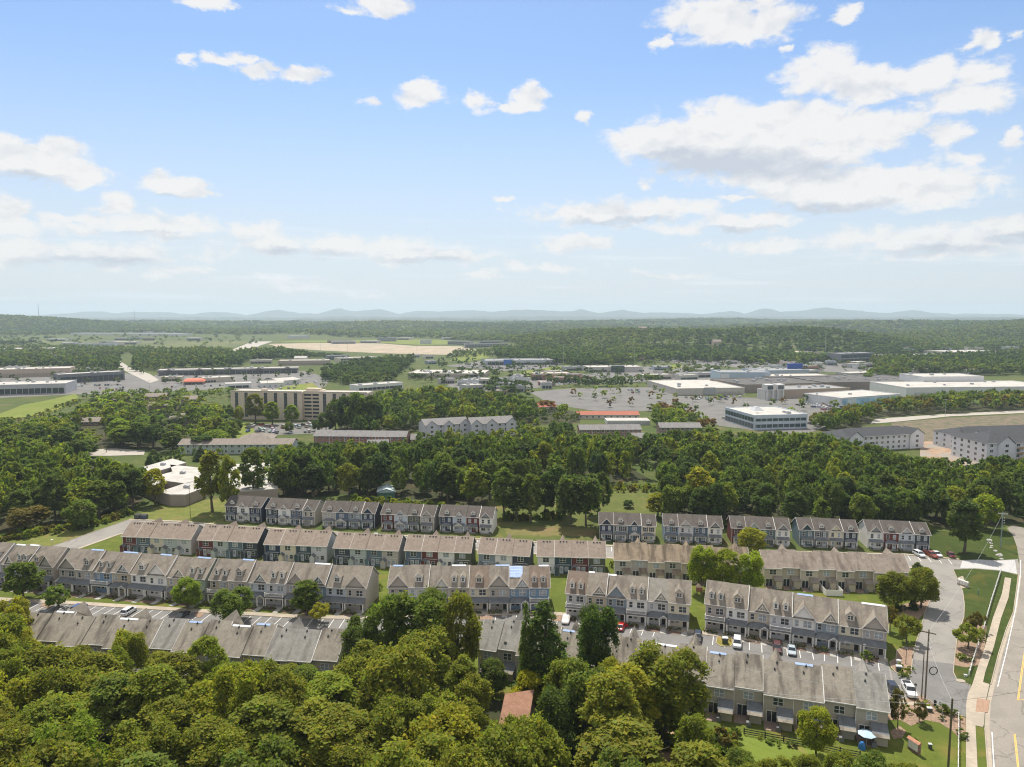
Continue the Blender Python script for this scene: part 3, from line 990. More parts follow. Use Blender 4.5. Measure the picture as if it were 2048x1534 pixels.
def door_obj(par, x, y, z, w, h, m, glassy=False):
    key = ('door', w, h, m.name, glassy)

    def b():
        k = MB()
        k.box(-w / 2 - .1, -.05, 0, -w / 2, 0, h + .1, 1)
        k.box(w / 2, -.05, 0, w / 2 + .1, 0, h + .1, 1)
        k.box(-w / 2, -.05, h, w / 2, 0, h + .1, 1)
        k.box(-w / 2, -.03, 0, w / 2, -.004, h, 0)
        if glassy:
            k.box(-w / 2 + .15, -.036, h * .45, w / 2 - .15, -.031, h - .15, 2)
        return k.mesh("door", [m, WHITE, PANE_B])
    return put("door", cached(key, b), par, (x, y, z))


def column(par, x, y, z0, z1, s=.26):
    key = ('col', round(z1 - z0, 2), s)

    def b():
        k = MB()
        H = z1 - z0
        k.box(-s / 2 - .05, -s / 2 - .05, 0, s / 2 + .05, s / 2 + .05, .25)
        k.box(-s / 2, -s / 2, .25, s / 2, s / 2, H - .18)
        k.box(-s / 2 - .04, -s / 2 - .04, H - .18, s / 2 + .04, s / 2 + .04, H)
        return k.mesh("porch_column", [WHITE])
    return put("porch_column", cached(key, b), par, (x, y, z0))


class Blk:
    def __init__(s, name, label, cat, A, B, n, Dp, ze, rise, roof, group, ov=.4):
        d = B - A
        s.L = d.length
        s.rz = math.atan2(d.y, d.x)
        s.t = d.normalized()
        s.nv = Vector((-s.t.y, s.t.x, 0))
        s.A, s.n, s.w = A, n, s.L / n
        s.Dp, s.ze, s.rise, s.roof, s.ov = Dp, ze, rise, roof, ov
        s.o = thing(name, label, cat, (A.x, A.y, 0), s.rz, group)

    def W(s, x, y, z=0):
        p = s.A + s.t * x + s.nv * y
        return Vector((p.x, p.y, z))

    def rz_at(s, y, dy, dz):
        return s.ze + dz + .18 + (y - dy) / (s.Dp / 2) * s.rise

    def shell(s, i, col, dz=0, dy=0, roof=None, seam=False, film=None, gut=True):
        x0, x1 = i * s.w, (i + 1) * s.w
        ze, zr, mid = s.ze + dz, s.ze + dz + s.rise, dy + s.Dp / 2
        k = MB()
        k.prism([(x0 + .004, dy, 0), (x0 + .004, dy, ze), (x0 + .004, mid, zr), (x0 + .004, dy + s.Dp, ze), (x0 + .004, dy + s.Dp, 0)], (s.w - .008, 0, 0))
        k.obj("wall", siding(col), s.o)
        a = x0 - (.3 if i == 0 else -.003)
        b = x1 + (.3 if i == s.n - 1 else -.003)
        ov = s.ov
        zf = s.rz_at(dy - ov, dy, dz)
        zt = zr + .18
        k = MB()
        k.slab((a, dy - ov, zf), (b, dy - ov, zf), (b, mid, zt), (a, mid, zt), .14)
        k.slab((a, mid, zt), (b, mid, zt), (b, dy + s.Dp + ov, zf), (a, dy + s.Dp + ov, zf), .14)
        r = k.obj("roof", roof or s.roof, s.o)
        if gut:
            k = MB()
            k.box(a, dy - ov - .1, zf - .2, b, dy - ov - .004, zf - .02)
            k.obj("gutter", TRIM, s.o)
        if i == 0 or i == s.n - 1:      # raking boards on the end gable
            k = MB()
            xe = a if i == 0 else b
            e = -.05 if i == 0 else .05
            for (ya, za, yb, zb) in ((dy - ov, zf, mid, zt), (mid, zt, dy + s.Dp + ov, zf)):
                k.prism([(xe, ya, za + .02), (xe, ya, za - .24), (xe, yb, zb - .24), (xe, yb, zb + .02)], (e, 0, 0))
            k.obj("rake_board", FLASH, s.o)
        if seam:
            k = MB()
            k.slab((x1 - .07, dy - ov, zf + .05), (x1 + .07, dy - ov, zf + .05), (x1 + .07, mid, zt + .05), (x1 - .07, mid, zt + .05), .045)
            k.obj("flashing", FLASH, s.o)
        if film:
            k = MB()
            g = s.rise / (s.Dp / 2)
            f0, f1 = x0 + s.w * film[0], x0 + s.w * film[1]
            k.slab((f0, mid - .36, zt - .36 * g + .06), (f1, mid - .36, zt - .36 * g + .06), (f1, mid + .05, zt + .07), (f0, mid + .05, zt + .07), .03)
            k.obj("ridge_sheet", SKYREFL if film[2] == 'b' else WHITEF, s.o)
        return x0, x1, ze

    def gable(s, xc, gw, gh, dy, dz, col, roof, orn=False, win=None, drop=.0, out=.0):
        """cross gable on the front, apex gh above the eave"""
        ze = s.ze + dz
        g = s.rise / (s.Dp / 2)
        yi = dy + gh / g
        k = MB()
        e = .03 + out
        k.prism([(xc - gw / 2, dy - e, ze - drop), (xc, dy - e, ze + gh - .02), (xc + gw / 2, dy - e, ze - drop)], (0, .3 + e, 0))
        if drop > .3:
            pass
        w = k.obj("gable", siding(col), s.o)
        h = gw / 2 + .28
        dzs = .28 * (gh + drop) / (gw / 2)
        ft, fo = dy - .48 - out, ze - drop - dzs + .2
        top = ze + gh + .2
        k = MB()
        for sg in (-1, 1):
            a, b = (xc + sg * h, ft, fo), (xc, ft, top)
            c, d = (xc, yi + .15, top), (xc + sg * h, dy + max(0.05, (fo - ze - .18) / g), fo)
            if sg < 0:
                k.slab(a, b, c, d, .13)
            else:
                k.slab(b, a, d, c, .13)
        k.obj("gable_roof", roof, w)
        k = MB()
        for sg in (-1, 1):
            p = [(xc + sg * h, ft - .03, fo + .03), (xc + sg * h, ft - .03, fo - .20), (xc, ft - .03, top - .22), (xc, ft - .03, top + .03)]
            k.prism(p if sg < 0 else p[::-1], (0, .026, 0))
        if orn:
            zm = ze + gh * .18
            hw = gw / 2 * .82
            k.box(xc - hw, dy - .3, zm - .1, xc + hw, dy - .2, zm + .08)
            k.box(xc - .06, dy - .29, zm + .08, xc + .06, dy - .21, ze + gh * .85)
            for sg in (-1, 1):
                k.prism([(xc + sg * hw * .55, dy - .28, zm + .08), (xc + sg * (hw * .55 - .12), dy - .28, zm + .08), (xc + sg * .06, dy - .28, ze + gh * .55), (xc + sg * .06, dy - .28, ze + gh * .7)][::sg], (0, .06, 0))
        k.obj("gable_trim", WHITE, w)
        return w

    def dormer(s, xc, dw, yf, dh, dy, dz, wallm, roof, n=1, ww=.5, wh=.8, arch=False):
        g = s.rise / (s.Dp / 2)
        zb = s.rz_at(yf, dy, dz)
        zt = zb + dh
        yb = yf + dh / g
        k = MB()
        ap = dw * .5
        k.prism([(xc - dw / 2, yf, zb - .1), (xc - dw / 2, yf, zt), (xc, yf, zt + ap), (xc + dw / 2, yf, zt), (xc + dw / 2, yf, zb - .1)], (0, yb - yf + .1, 0))
        d = k.obj("dormer", wallm, s.o)
        k = MB()
        h = dw / 2 + .2
        fo = zt - .2 * ap / (dw / 2) + .12
        top = zt + ap + .12
        for sg in (-1, 1):
            a, b = (xc + sg * h, yf - .3, fo), (xc, yf - .3, top)
            c, e = (xc, yf + (top - zb) / g + .2, top), (xc + sg * h, yf + (fo - zb) / g + .1, fo)
            if sg < 0:
                k.slab(a, b, c, e, .1)
            else:
                k.slab(b, a, e, c, .1)
        k.obj("dormer_roof", roof, d)
        k = MB()
        for sg in (-1, 1):
            p = [(xc + sg * h, yf - .32, fo + .02), (xc + sg * h, yf - .32, fo - .12), (xc, yf - .32, top - .14), (xc, yf - .32, top + .02)]
            k.prism(p if sg < 0 else p[::-1], (0, .018, 0))
        k.obj("dormer_trim", WHITE, d)
        o = put("dormer_window", cached(('dw', ww, wh, n), lambda: dormer_win(ww, wh, n)), d, (xc, yf, zb + .28))
        return d

    def porch(s, x0, x1, y, pd, zt, zl, kind, cols=(0, 1), pediment=None, dy=0, floor=.18, base=True):
        k = MB()
        k.box(x0 + .02, y - pd - .1, -.02, x1 - .02, y - .004, floor)
        k.obj("porch_floor", CONCG, s.o)
        if kind == 'balcony':
            k = MB()
            k.box(x0 - .12, y - pd - .2, zl, x1 + .12, y - .004, zl + .28)
            k.obj("porch_roof", PORCHR, s.o)
            k = MB()
            zz = zl + .28
            xa, xb, yf = x0 + .02, x1 - .02, y - pd - .1
            for (px, py) in ((xa, yf), (xb, yf)):
                k.box(px - .09, py - .09, zz, px + .09, py + .09, zz + 1.15)
            for (zA, zB) in ((.12, .2), (.88, .98)):
                k.box(xa + .09, yf - .04, zz + zA, xb - .09, yf + .04, zz + zB)
                for px in (xa, xb):
                    k.box(px - .04, yf + .09, zz + zA, px + .04, y - .02, zz + zB)
            n = max(6, int((xb - xa) / .22))
            for j in range(1, n):
                x = xa + (xb - xa) * j / n
                k.box(x - .025, yf - .02, zz + .2, x + .025, yf + .02, zz + .88)
            for px in (xa, xb):
                m_ = int(pd / .25)
                for j in range(1, m_):
                    q = yf + (y - yf) * j / m_
                    k.box(px - .02, q - .025, zz + .2, px + .02, q + .025, zz + .88)
            k.obj("balcony_rail", WHITE, s.o)
        else:
            k = MB()
            a, b = x0 - .12, x1 + .12
            if kind == 'hip':
                i_ = min(1.0, (x1 - x0) * .3)
                f = [(a, y - pd - .25, zl), (b, y - pd - .25, zl), (b - i_, y, zt), (a + i_, y, zt)]
                k.slab(*f, .12)
                k.quad((a, y - pd - .25, zl), (a + i_, y, zt), (a, y, zl))
                k.quad((b, y - pd - .25, zl), (b, y, zl), (b - i_, y, zt))
            else:
                k.slab((a, y - pd - .25, zl), (b, y - pd - .25, zl), (b, y - .003, zt), (a, y - .003, zt), .12)
            pr = k.obj("porch_roof", PORCHR, s.o)
        k = MB()
        k.box(x0, y - pd - .02, zl - .34, x1, y - pd + .16, zl - .10)
        k.obj("porch_beam", WHITE, s.o)
        for c in cols:
            column(s.o, x0 + .15 + (x1 - x0 - .3) * c, y - pd + .07, floor, zl - .34)
        if pediment:
            xc, pw = pediment
            k = MB()
            ah = pw * .32
            k.prism([(xc - pw / 2 + .1, y - pd - .22, zl - .05), (xc, y - pd - .22, zl + ah - .1), (xc + pw / 2 - .1, y - pd - .22, zl - .05)], (0, .3, 0))
            p = k.obj("pediment", siding(SID['lgrey']), s.o)
            k = MB()
            for sg in (-1, 1):
                A_, B_ = (xc + sg * pw / 2, y - pd - .4, zl), (xc, y - pd - .4, zl + ah + .06)
                C_, D_ = (xc, y - .1, zl + ah + .06), (xc + sg * pw / 2, y - pd + .4, zl)
                if sg < 0:
                    k.slab(A_, B_, C_, D_, .09)
                else:
                    k.slab(B_, A_, D_, C_, .09)
            k.obj("pediment_roof", PORCHR, p)
            k = MB()
            for sg in (-1, 1):
                q = [(xc + sg * pw / 2, y - pd - .43, zl + .02), (xc + sg * pw / 2, y - pd - .43, zl - .14), (xc, y - pd - .43, zl + ah - .1), (xc, y - pd - .43, zl + ah + .08)]
                k.prism(q if sg < 0 else q[::-1], (0, .025, 0))
            k.obj("pediment_trim", WHITE, p)


def dormer_win(ww, wh, n):
    k = MB()
    t = .09
    k.box(-ww / 2 - t, -.06, -t, ww / 2 + t, -.01, 0, 1)
    k.box(-ww / 2 - t, -.06, wh, ww / 2 + t, -.01, wh + t, 1)
    k.box(-ww / 2 - t, -.06, 0, -ww / 2, -.01, wh, 1)
    k.box(ww / 2, -.06, 0, ww / 2 + t, -.01, wh, 1)
    for j in range(1, n):
        x = -ww / 2 + ww * j / n
        k.box(x - .05, -.055, 0, x + .05, -.01, wh, 1)
    k.box(-ww / 2, -.05, wh / 2 - .025, ww / 2, -.016, wh / 2 + .025, 1)
    k.quad((-ww / 2, -.02, 0), (ww / 2, -.02, 0), (ww / 2, -.02, wh), (-ww / 2, -.02, wh), m=0)
    return k.mesh("dormer_window", [PANE_D, WHITE])


def corner(s, x, y0, z1, m=None):
    k = MB()
    k.box(x - .06, y0 - .035, 0, x + .06, y0 - .003, z1)
    k.obj("corner_board", m or TRIM, s.o)


SHRUB_SPOTS = []


FSHORT = ['the left edge block', 'the blue car block', 'the cream ended block', 'the straight block', 'the red car block', 'the drive side block']
ASHORT = ['the three unit far block', 'the second far block', 'the green shed block', 'the red fronted far block', 'the field side block', 'the navy gabled block', 'the lavender far block', 'the brick red block', 'the teal gabled block', 'the last far block']


def row_front(name_label, a, b, units, dzs, roofs=None, films=None):
    """stained-roof block seen from the front; units: (style, siding, gable siding)"""
    A, B = G(*a), G(*b)
    t = (B - A).normalized()
    back = Vector((-t.y, t.x, 0)) * 1.9
    s = Blk("townhouse_block", name_label, "townhouses", A + back, B + back, len(units), 10.2, 6.2, 3.9, R3, "front row of townhouse blocks")
    s.short = FSHORT.pop(0)
    for i, (st, c, gc) in enumerate(units):
        dz, dy = dzs[i % len(dzs)]
        col = SID[c]
        x0, x1, ze = s.shell(i, col, dz, dy, (roofs or {}).get(i), seam=(i % 2 == 1 and i < len(units) - 1), film=(films or {}).get(i))
        w = s.w
        rf = (roofs or {}).get(i) or R3
        corner(s, x0 + .07, dy, ze - .1, WHITE if i % 2 else None)
        y = dy - .004
        window(s.o, x0 + w * .21, y, 3.95, .82, 1.45, 1)
        window(s.o, x0 + w * .68, y, 3.95, 1.75, 1.45, 2)
        window(s.o, x0 + w * .2, y, 1.05, .8, 1.15, 1, .7)
        window(s.o, x0 + w * .44, y, 1.05, .8, 1.15, 1, .7)
        door_obj(s.o, x0 + w * .79, y, .18, .95, 2.1, DOORD)
        a0, b0 = x0 + .18, x1 - .18
        if st == 'D2':
            for q in (.26, .70):
                s.dormer(x0 + w * q, 1.2, dy + .85, 1.5, dy, dz, siding(SID['white'] if gc == 'white' else SID['lgrey']), rf, 1, .52, 1.0)
            s.porch(a0, b0, y, 1.8, 3.3, 2.75, 'balcony', (0, 1))
        elif st == 'D1':
            s.dormer(x0 + w * .5, 1.85, dy + .85, 1.5, dy, dz, siding(SID[gc]), rf, 2, 1.2, .95)
            s.porch(a0, b0, y, 1.8, 3.45, 2.75, 'shed', (0, 1))
        elif st == 'G':
            s.gable(x0 + w * .5, w * .98, 3.05, dy, dz, SID[gc], rf)
            s.porch(a0, b0, y, 1.8, 3.5, 2.75, 'shed', (0, 1))
        elif st == 'g':
            s.gable(x0 + w * .66, w * .66, 2.4, dy, dz, SID[gc], rf, orn=True)
            s.porch(a0, b0, y, 1.8, 3.45, 2.75, 'hip', (0, .62, 1), pediment=(x0 + w * .8, 1.8))
        # front garden: path, bed, patch of lawn
        p = [s.W(x0 + w * q, yy) for q, yy in ((.66, -2.0), (.92, -2.0), (.92, -5.0), (.66, -5.0))]
        sheet("footpath", [(v.x, v.y) for v in p], .06, CONCG, .06, px=False)
        p = [s.W(x0 + w * q, yy) for q, yy in ((.02, -1.95), (.62, -1.95), (.62, -4.6 + 1.2 * ((i * 7) % 3 == 0)), (.02, -4.6 + 1.2 * ((i * 7) % 3 == 0)))]
        sheet("mulch_bed", [(v.x, v.y) for v in p], .03, MULCH, px=False)
        SHRUB_SPOTS.append((s, x0, w, i))
    return s


DZ = [(0.0, 0.0), (.28, -.35), (-.1, 0.0), (.18, -.2)]
T = 'taupe'
row_front("long townhouse block at the left edge with a blue unit behind the street tree", (-58, 1166), (100, 1181), [('G', 'beige', 'tan'), ('D1', 'lav', 'lav'), ('g', 'tan', 'tan'), ('D2', 'blue', 'lgrey'), ('D1', 'beige', 'beige'), ('G', T, T)], DZ, films={2: (.1, .8, 'w'), 3: (.2, .9, 'w')})
row_front("eight unit townhouse block behind the blue and white cars, bright blue unit third", (110, 1182), (403, 1207), [('G', T, T), ('D1', T, T), ('D2', 'blue', 'lgrey'), ('g', 'tan', 'slate'), ('D1', 'white', 'white'), ('G', 'white', 'white'), ('g', 'beige', 'beige'), ('D2', 'sage', 'white')], DZ, films={1: (.2, .9, 'b'), 3: (.0, .8, 'b'), 5: (.1, .7, 'b'), 7: (.1, .8, 'b')})
row_front("eight unit townhouse block with a blank cream right end wall, behind two street trees", (414, 1207), (728, 1227), [('D2', 'tan', 'white'), ('D1', T, T), ('g', 'paleblue', 'slate'), ('D2', 'lav', 'white'), ('G', T, T), ('g', 'mblue', 'mblue'), ('D1', 'paleblue', 'white'), ('G', 'greige', T)], DZ, films={1: (.3, .9, 'b'), 5: (.1, .9, 'w')})
row_front("eight unit townhouse block facing straight on, blue tarpaulin spread over its roof", (775, 1224), (1099, 1225), [('G', T, T), ('D1', 'lav', 'white'), ('g', T, 'white'), ('D2', 'tan', 'white'), ('D1', 'cream', 'cream'), ('G', T, T), ('g', 'blue', 'paleblue'), ('D2', 'blue', 'paleblue')], DZ, {4: R3B, 7: R3B}, {0: (.1, .6, 'b'), 3: (.1, .8, 'w'), 5: (.3, 1, 'b'), 7: (.5, 1, 'w')})
row_front("six unit townhouse block with brown first roof beside the lawn strip and red car", (1130, 1236), (1378, 1262), [('D2', 'lgrey', 'white'), ('g', 'tan', 'tan'), ('G', 'slate', 'slate'), ('D2', 'white', 'lgrey'), ('g', 'lgrey', 'tan'), ('D1', 'cream', 'beige')], DZ, {0: R3B, 4: shingles("shingles_new_grey", (.27, .25, .215), (.22, .21, .2), .4)}, {1: (.0, .3, 'w'), 2: (.0, .4, 'w')})
blkR = row_front("eight unit townhouse block nearest the drive, white ridge on its last two roofs", (1408, 1261), (1773, 1319), [('D2', T, 'slate'), ('D1', 'white', 'tan'), ('g', 'beige', 'tan'), ('D2', 'lav', 'white'), ('G', 'white', 'white'), ('g', 'slate', 'tan'), ('D1', 'cream', 'beige'), ('G', T, T)], [(.3, 0), (.35, -.3), (0, 0), (.1, -.3), (-.1, 0), (-.15, -.2), (-.25, 0), (-.1, -.3)], films={4: (.2, .9, 'b'), 7: (0, 1, 'w')})


def row_rear(label, a, b, units, roof=RA):
    """dark sided block of the far row, fronts seen"""
    A, B = G(*a), G(*b)
    t = (B - A).normalized()
    back = Vector((-t.y, t.x, 0)) * 1.3
    s = Blk("townhouse_block", label, "townhouses", A + back, B + back, len(units), 9.4, 5.75, 2.75, roof, "far row of dark townhouse blocks", .35)
    s.short = ASHORT.pop(0)
    for i, (st, c, gc, sh) in enumerate(units):
        dz = (.0, .12, .0, -.08)[i % 4]
        dy = (0, -.25, 0, -.2)[i % 4]
        x0, x1, ze = s.shell(i, SID[c], dz, dy, seam=(i < len(units) - 1 and i % 2 == 0))
        w = s.w
        y = dy - .004
        corner(s, x0 + .07, dy, ze - .05, WHITE)
        if i == len(units) - 1:
            corner(s, x1 - .07, dy, ze - .05, WHITE)
        left = i % 2 == 0
        if st == 'D':
            s.dormer(x0 + w * .52, 1.5, dy + .6, .85, dy, dz, siding(SID['white']), roof, 2, .95, .5)
            ws = (.28, .72)
        elif st == 'G':
            s.gable(x0 + w * .5, w * .72, 1.9, dy, dz, SID[gc], roof)
            ws = (.28, .72)
        else:
            s.gable(x0 + w * .5, w * .5, 1.5, dy, dz, SID[gc], roof)
            ws = (.5,)
        for q in ws:
            window(s.o, x0 + w * q, y, 3.6, .82 if len(ws) > 1 else 1.55, 1.4, 1 if len(ws) > 1 else 2, .55)
            if sh and len(ws) > 1:
                for sg in (-1, 1):
                    k = MB()
                    k.box(x0 + w * q + sg * .70 - .16, y - .05, 3.6, x0 + w * q + sg * .70 + .16, y, 5.05)
                    k.obj("shutter", SHUT, s.o)
        dq, wq = (.3, .72) if left else (.72, .3)
        door_obj(s.o, x0 + w * dq, y, .18, .92, 2.1, DOORW, True)
        window(s.o, x0 + w * wq, y, .95, 1.35, 1.15, 2, .6)
        s.porch(x0 + w * .1, x1 - w * .1, y, 1.2, 3.25, 2.6, 'hip' if st == 'D' else 'shed', (0, 1), pediment=(x0 + w * .5, w * .72) if st == 'g' else None)
        SHRUB_SPOTS.append((s, x0, w, 100 + i))
    return s


row_rear("three unit dark slate townhouse block at the left end of the far row", (448, 1042), (519, 1046.5), [('D', 'dslate', 'dslate', 0), ('g', 'white', 'white', 0), ('D', 'navy', 'navy', 0)])
row_rear("far townhouse block with slate, white, blue and taupe units, second from the left", (530.5, 1048), (627, 1053), [('D', 'dslate', 'navy', 0), ('g', 'white', 'white', 0), ('D', 'steel', 'blue', 0), ('G', 'greige', 'grey', 0)])
row_rear("far townhouse block with taupe, blue and near black units below the green shed", (643, 1055), (748, 1058.5), [('D', 'greige', 'greige', 0), ('g', 'steel', 'steel', 0), ('D', 'slate', 'blue', 0), ('G', 'navy', 'navy', 0)])
row_rear("far townhouse block starting with a red unit beside a pale blue one", (761, 1060), (866, 1065), [('D', 'red', 'red', 0), ('g', 'paleblue', 'paleblue', 0), ('D', 'olive', 'olive', 0), ('G', 'greige', 'greige', 0)])
row_rear("far townhouse block with navy, white and red units and a blank cream end wall", (878, 1064), (984, 1069), [('D', 'navy', 'navy', 0), ('g', 'paleblue', 'white', 0), ('D', 'red', 'red', 0), ('G', 'white', 'grey', 0)])
row_rear("far townhouse block with navy gables and a cream end unit, beside the mown field", (1199, 1082), (1311, 1086), [('G', 'navy', 'navy', 0), ('D', 'grey', 'grey', 1), ('g', 'steel', 'navy', 0), ('D', 'cream', 'white', 1)])
row_rear("far townhouse block of blue and lavender units behind the brown stained roofs", (1328, 1085), (1445, 1090), [('D', 'mblue', 'mblue', 1), ('G', 'lav', 'lgrey', 0), ('D', 'steel', 'blue', 0), ('G', 'white', 'grey', 0)])
row_rear("far townhouse block with a brick red left end, half hidden by a yellow tree", (1464, 1090), (1581, 1095), [('D', 'red', 'red', 0), ('G', 'pgreen', 'pgreen', 0), ('D', 'teal', 'teal', 0), ('G', 'white', 'grey', 0)])
row_rear("far townhouse block with a teal gable at its left end", (1600, 1094), (1717, 1099), [('G', 'teal', 'dteal', 0), ('D', 'grey', 'grey', 1), ('G', 'cream', 'cream', 0), ('D', 'dslate', 'dslate', 1)])
row_rear("last far townhouse block on the right, next to the four parked cars", (1737, 1099), (1861, 1105), [('G', 'white', 'grey', 0), ('D', 'red', 'red', 0), ('G', 'paleblue', 'lav', 0), ('D', 'dslate', 'dslate', 0)])


def vent_mesh():
    k = MB()
    k.box(-.22, -.18, 0, .22, .18, .12)
    k.box(-.14, -.12, .12, .14, .12, .22)
    return k.mesh("roof_vent", [SHUT])


def pipe_mesh():
    k = MB()
    k.tube((0, 0, -.1), (0, 0, .35), .06, n=6)
    return k.mesh("vent_pipe", [FLASH])


def pipe_dark():
    k = MB()
    k.box(-.16, -.16, -.1, .16, .16, .16)
    k.tube((0, 0, .16), (0, 0, .42), .07, n=6)
    return k.mesh("vent_pipe", [SHUT])


def back_block(label, a, b, units, kind, heave=5.7):
    """block whose back is towards the camera; a, b: pixels of its eave line"""
    A, B = G(*a, heave), G(*b, heave)
    A.z = B.z = 0
    t = (B - A).normalized()
    nv = Vector((-t.y, t.x, 0))
    P = dict(B=(RB, 9.6, 5.5, 3.3, "middle row of townhouse blocks seen from behind"), O=(R8, 10.0, 5.6, 3.4, "older beige townhouse blocks seen from behind"), P=(R9, 10.0, 5.6, 3.4, "older beige townhouse blocks seen from behind"),
             F=(RF, 11.2, 5.8, 4.0, "near row of townhouse blocks seen from behind"))[kind]
    s = Blk("townhouse_block", label, "townhouses", A + nv * .4, B + nv * .4, len(units), P[1], P[2], P[3], P[0], P[4])
    n = len(units)
    for i, c in enumerate(units):
        if kind == 'B':
            dz, dy = ((0, 0), (.05, 0), (-.05, .15), (0, 0))[i % 4]
        elif kind == 'F':
            dz, dy = ((0, 0), (.3, .8), (-.1, -.2), (.2, .6), (-.15, -.1), (-.1, 0), (.2, .5), (0, 0))[i % 8]
        else:
            dz, dy = ((0, 0), (.2, .5), (-.05, -.2), (.15, .5))[i % 4]
        roof = None
        film = None
        if kind == 'F':
            roof = RFG if c[1:2] == 'c' else None
            film = {'b': (.1, .7, 'b'), 'w': (.1, .9, 'w')}.get(c[2:3])
            c = 'fgrey'
        x0, x1, ze = s.shell(i, SID[c], dz, dy, roof, seam=(i < n - 1 and (i % 2 == 0 if kind == 'B' else i % 2 == 1 and kind == 'F')), film=film)
        w = s.w
        y = dy - .004
        corner(s, x0 + .07, dy, ze - .1, TRIM if kind == 'B' else siding(SID['white']))
        window(s.o, x0 + w * .5, y, 3.55, 1.75, 1.4, 2, .6 if kind != 'F' else .25)
        g = s.rise / (s.Dp / 2)
        if kind == 'B':
            k = MB()
            k.box(x0 + w * .12, y - .06, 2.75, x1 - .3, y, 2.9)
            k.obj("band_board", TRIM, s.o)
            door_obj(s.o, x0 + w * .42, y, .1, .9, 2.1, DOORW, True)
            window(s.o, x0 + w * .72, y, .9, 1.0, 1.25, 1, .6)
            k = MB()                                  # little gabled store projecting at the party line
            sx, sw, sd, sh = x0 + .1, 1.35, 1.7, 2.25
            k.prism([(sx, y - sd, 0), (sx, y - sd, sh), (sx + sw / 2, y - sd, sh + .7), (sx + sw, y - sd, sh), (sx + sw, y - sd, 0)], (0, sd - .01, 0))
            st = k.obj("store_room", siding(SID[c]), s.o)
            k = MB()
            for sg in (-1, 1):
                xa = sx + sw / 2 + sg * (sw / 2 + .18)
                q = [(xa, y - sd - .2, sh - .05), (sx + sw / 2, y - sd - .2, sh + .82), (sx + sw / 2, y - .02, sh + .82), (xa, y - .02, sh - .05)]
                k.slab(*(q if sg < 0 else (q[1], q[0], q[3], q[2])), .08)
            k.obj("store_roof", PORCHR, st)
            k = MB()
            for xx in (sx - .02, sx + sw - .06):
                k.box(xx, y - sd - .03, 0, xx + .08, y - sd - .003, sh)
            k.obj("store_trim", TRIM, st)
            for j, q in enumerate((.35, .55, .72)):
                yy = dy + s.Dp / 2 - .55
                put("roof_vent", cached('vent', vent_mesh), s.o, (x0 + w * q, yy, s.rz_at(yy, dy, dz)))
            for j in range(2):
                yy = dy + s.Dp / 2 * (.45 + .2 * RNG.random())
                put("vent_pipe", cached('pipe', pipe_mesh), s.o, (x0 + w * (.25 + .5 * RNG.random()), yy, s.rz_at(yy, dy, dz)))
        else:
            big = kind == 'F'
            sd, sw = (1.9, 1.7) if not big else (2.3, 2.2)
            sx = x1 - sw - .25
            zt, zl = 3.2, 2.35
            k = MB()
            k.box(sx, y - sd, 0, sx + sw, y - .01, zl - .06)
            st = k.obj("store_room", siding(SID[c]), s.o)
            k = MB()
            k.slab((sx - .5, y - sd - .25, zl), (sx + sw + .2, y - sd - .25, zl), (sx + sw + .2, y - .01, zt), (sx - .5, y - .01, zt), .1)
            k.obj("store_roof", s.roof if not big else PORCHR, st)
            if big:
                k = MB()
                k.slab((sx - .4, y - sd - .95, zl - .25), (sx + sw + .15, y - sd - .95, zl - .25), (sx + sw + .15, y - sd - .25, zl + .03), (sx - .4, y - sd - .25, zl + .03), .08)
                k.obj("store_eave", RF, st)
            k = MB()                                  # sliding glass door
            dw = 1.8
            dx = x0 + w * .30
            k.box(dx - dw / 2, y - .03, .1, dx + dw / 2, y - .003, 2.2, 0)
            for xx in (dx - dw / 2 - .08, dx - .05, dx + dw / 2 - .02):
                k.box(xx, y - .06, .1, xx + .1, y - .031, 2.2, 1)
            k.box(dx - dw / 2 - .08, y - .06, 2.2, dx + dw / 2 + .08, y - .003, 2.3, 1)
            k.obj("sliding_door", [PANE_D, WHITE], s.o)
            k = MB()
            k.box(x0 + .2, y - 3.2, -.02, sx - .1, y - .01, .07)
            k.obj("patio", mat("patio_brick", (.26, .19, .15), .95, .25, 2.5), s.o)
            for q, f in ((.45, .93), (.4, .72)):
                yy = dy + s.Dp / 2 * f
                put("vent_pipe", cached('piped', pipe_dark) if big else cached('pipe', pipe_mesh), s.o, (x0 + w * (q + .12 * (RNG.random() - .5)), yy, s.rz_at(yy, dy, dz)))
        # peaks of the street-side gables show above the ridge
        if (kind == 'B' and i % 2 == 1) or (kind != 'B' and (i % 3 == 1)):
            gw, yb = w * (.62 if kind == 'B' else .72), dy + s.Dp
            top = ze + s.rise + (.25 if kind == 'B' else .12)
            k = MB()
            for sg in (-1, 1):
                xa = x0 + w * .5 + sg * gw / 2
                q = [(xa, yb + .5, ze + .3), (xa, yb - .6, ze + .3), (x0 + w * .5, dy + s.Dp / 2 + .1, top), (x0 + w * .5, yb + .5, top)]
                k.slab(*(q[::-1] if sg < 0 else q), .12)
            gb = MB()
            gb.prism([(x0 + w * .5 - gw / 2, yb + .1, ze - .1), (x0 + w * .5, yb + .1, top - .15), (x0 + w * .5 + gw / 2, yb + .1, ze - .1)], (0, .2, 0))
            gq = gb.obj("gable", siding(SID[c]), s.o)
            k.obj("gable_roof", roof or s.roof, gq)
    return s


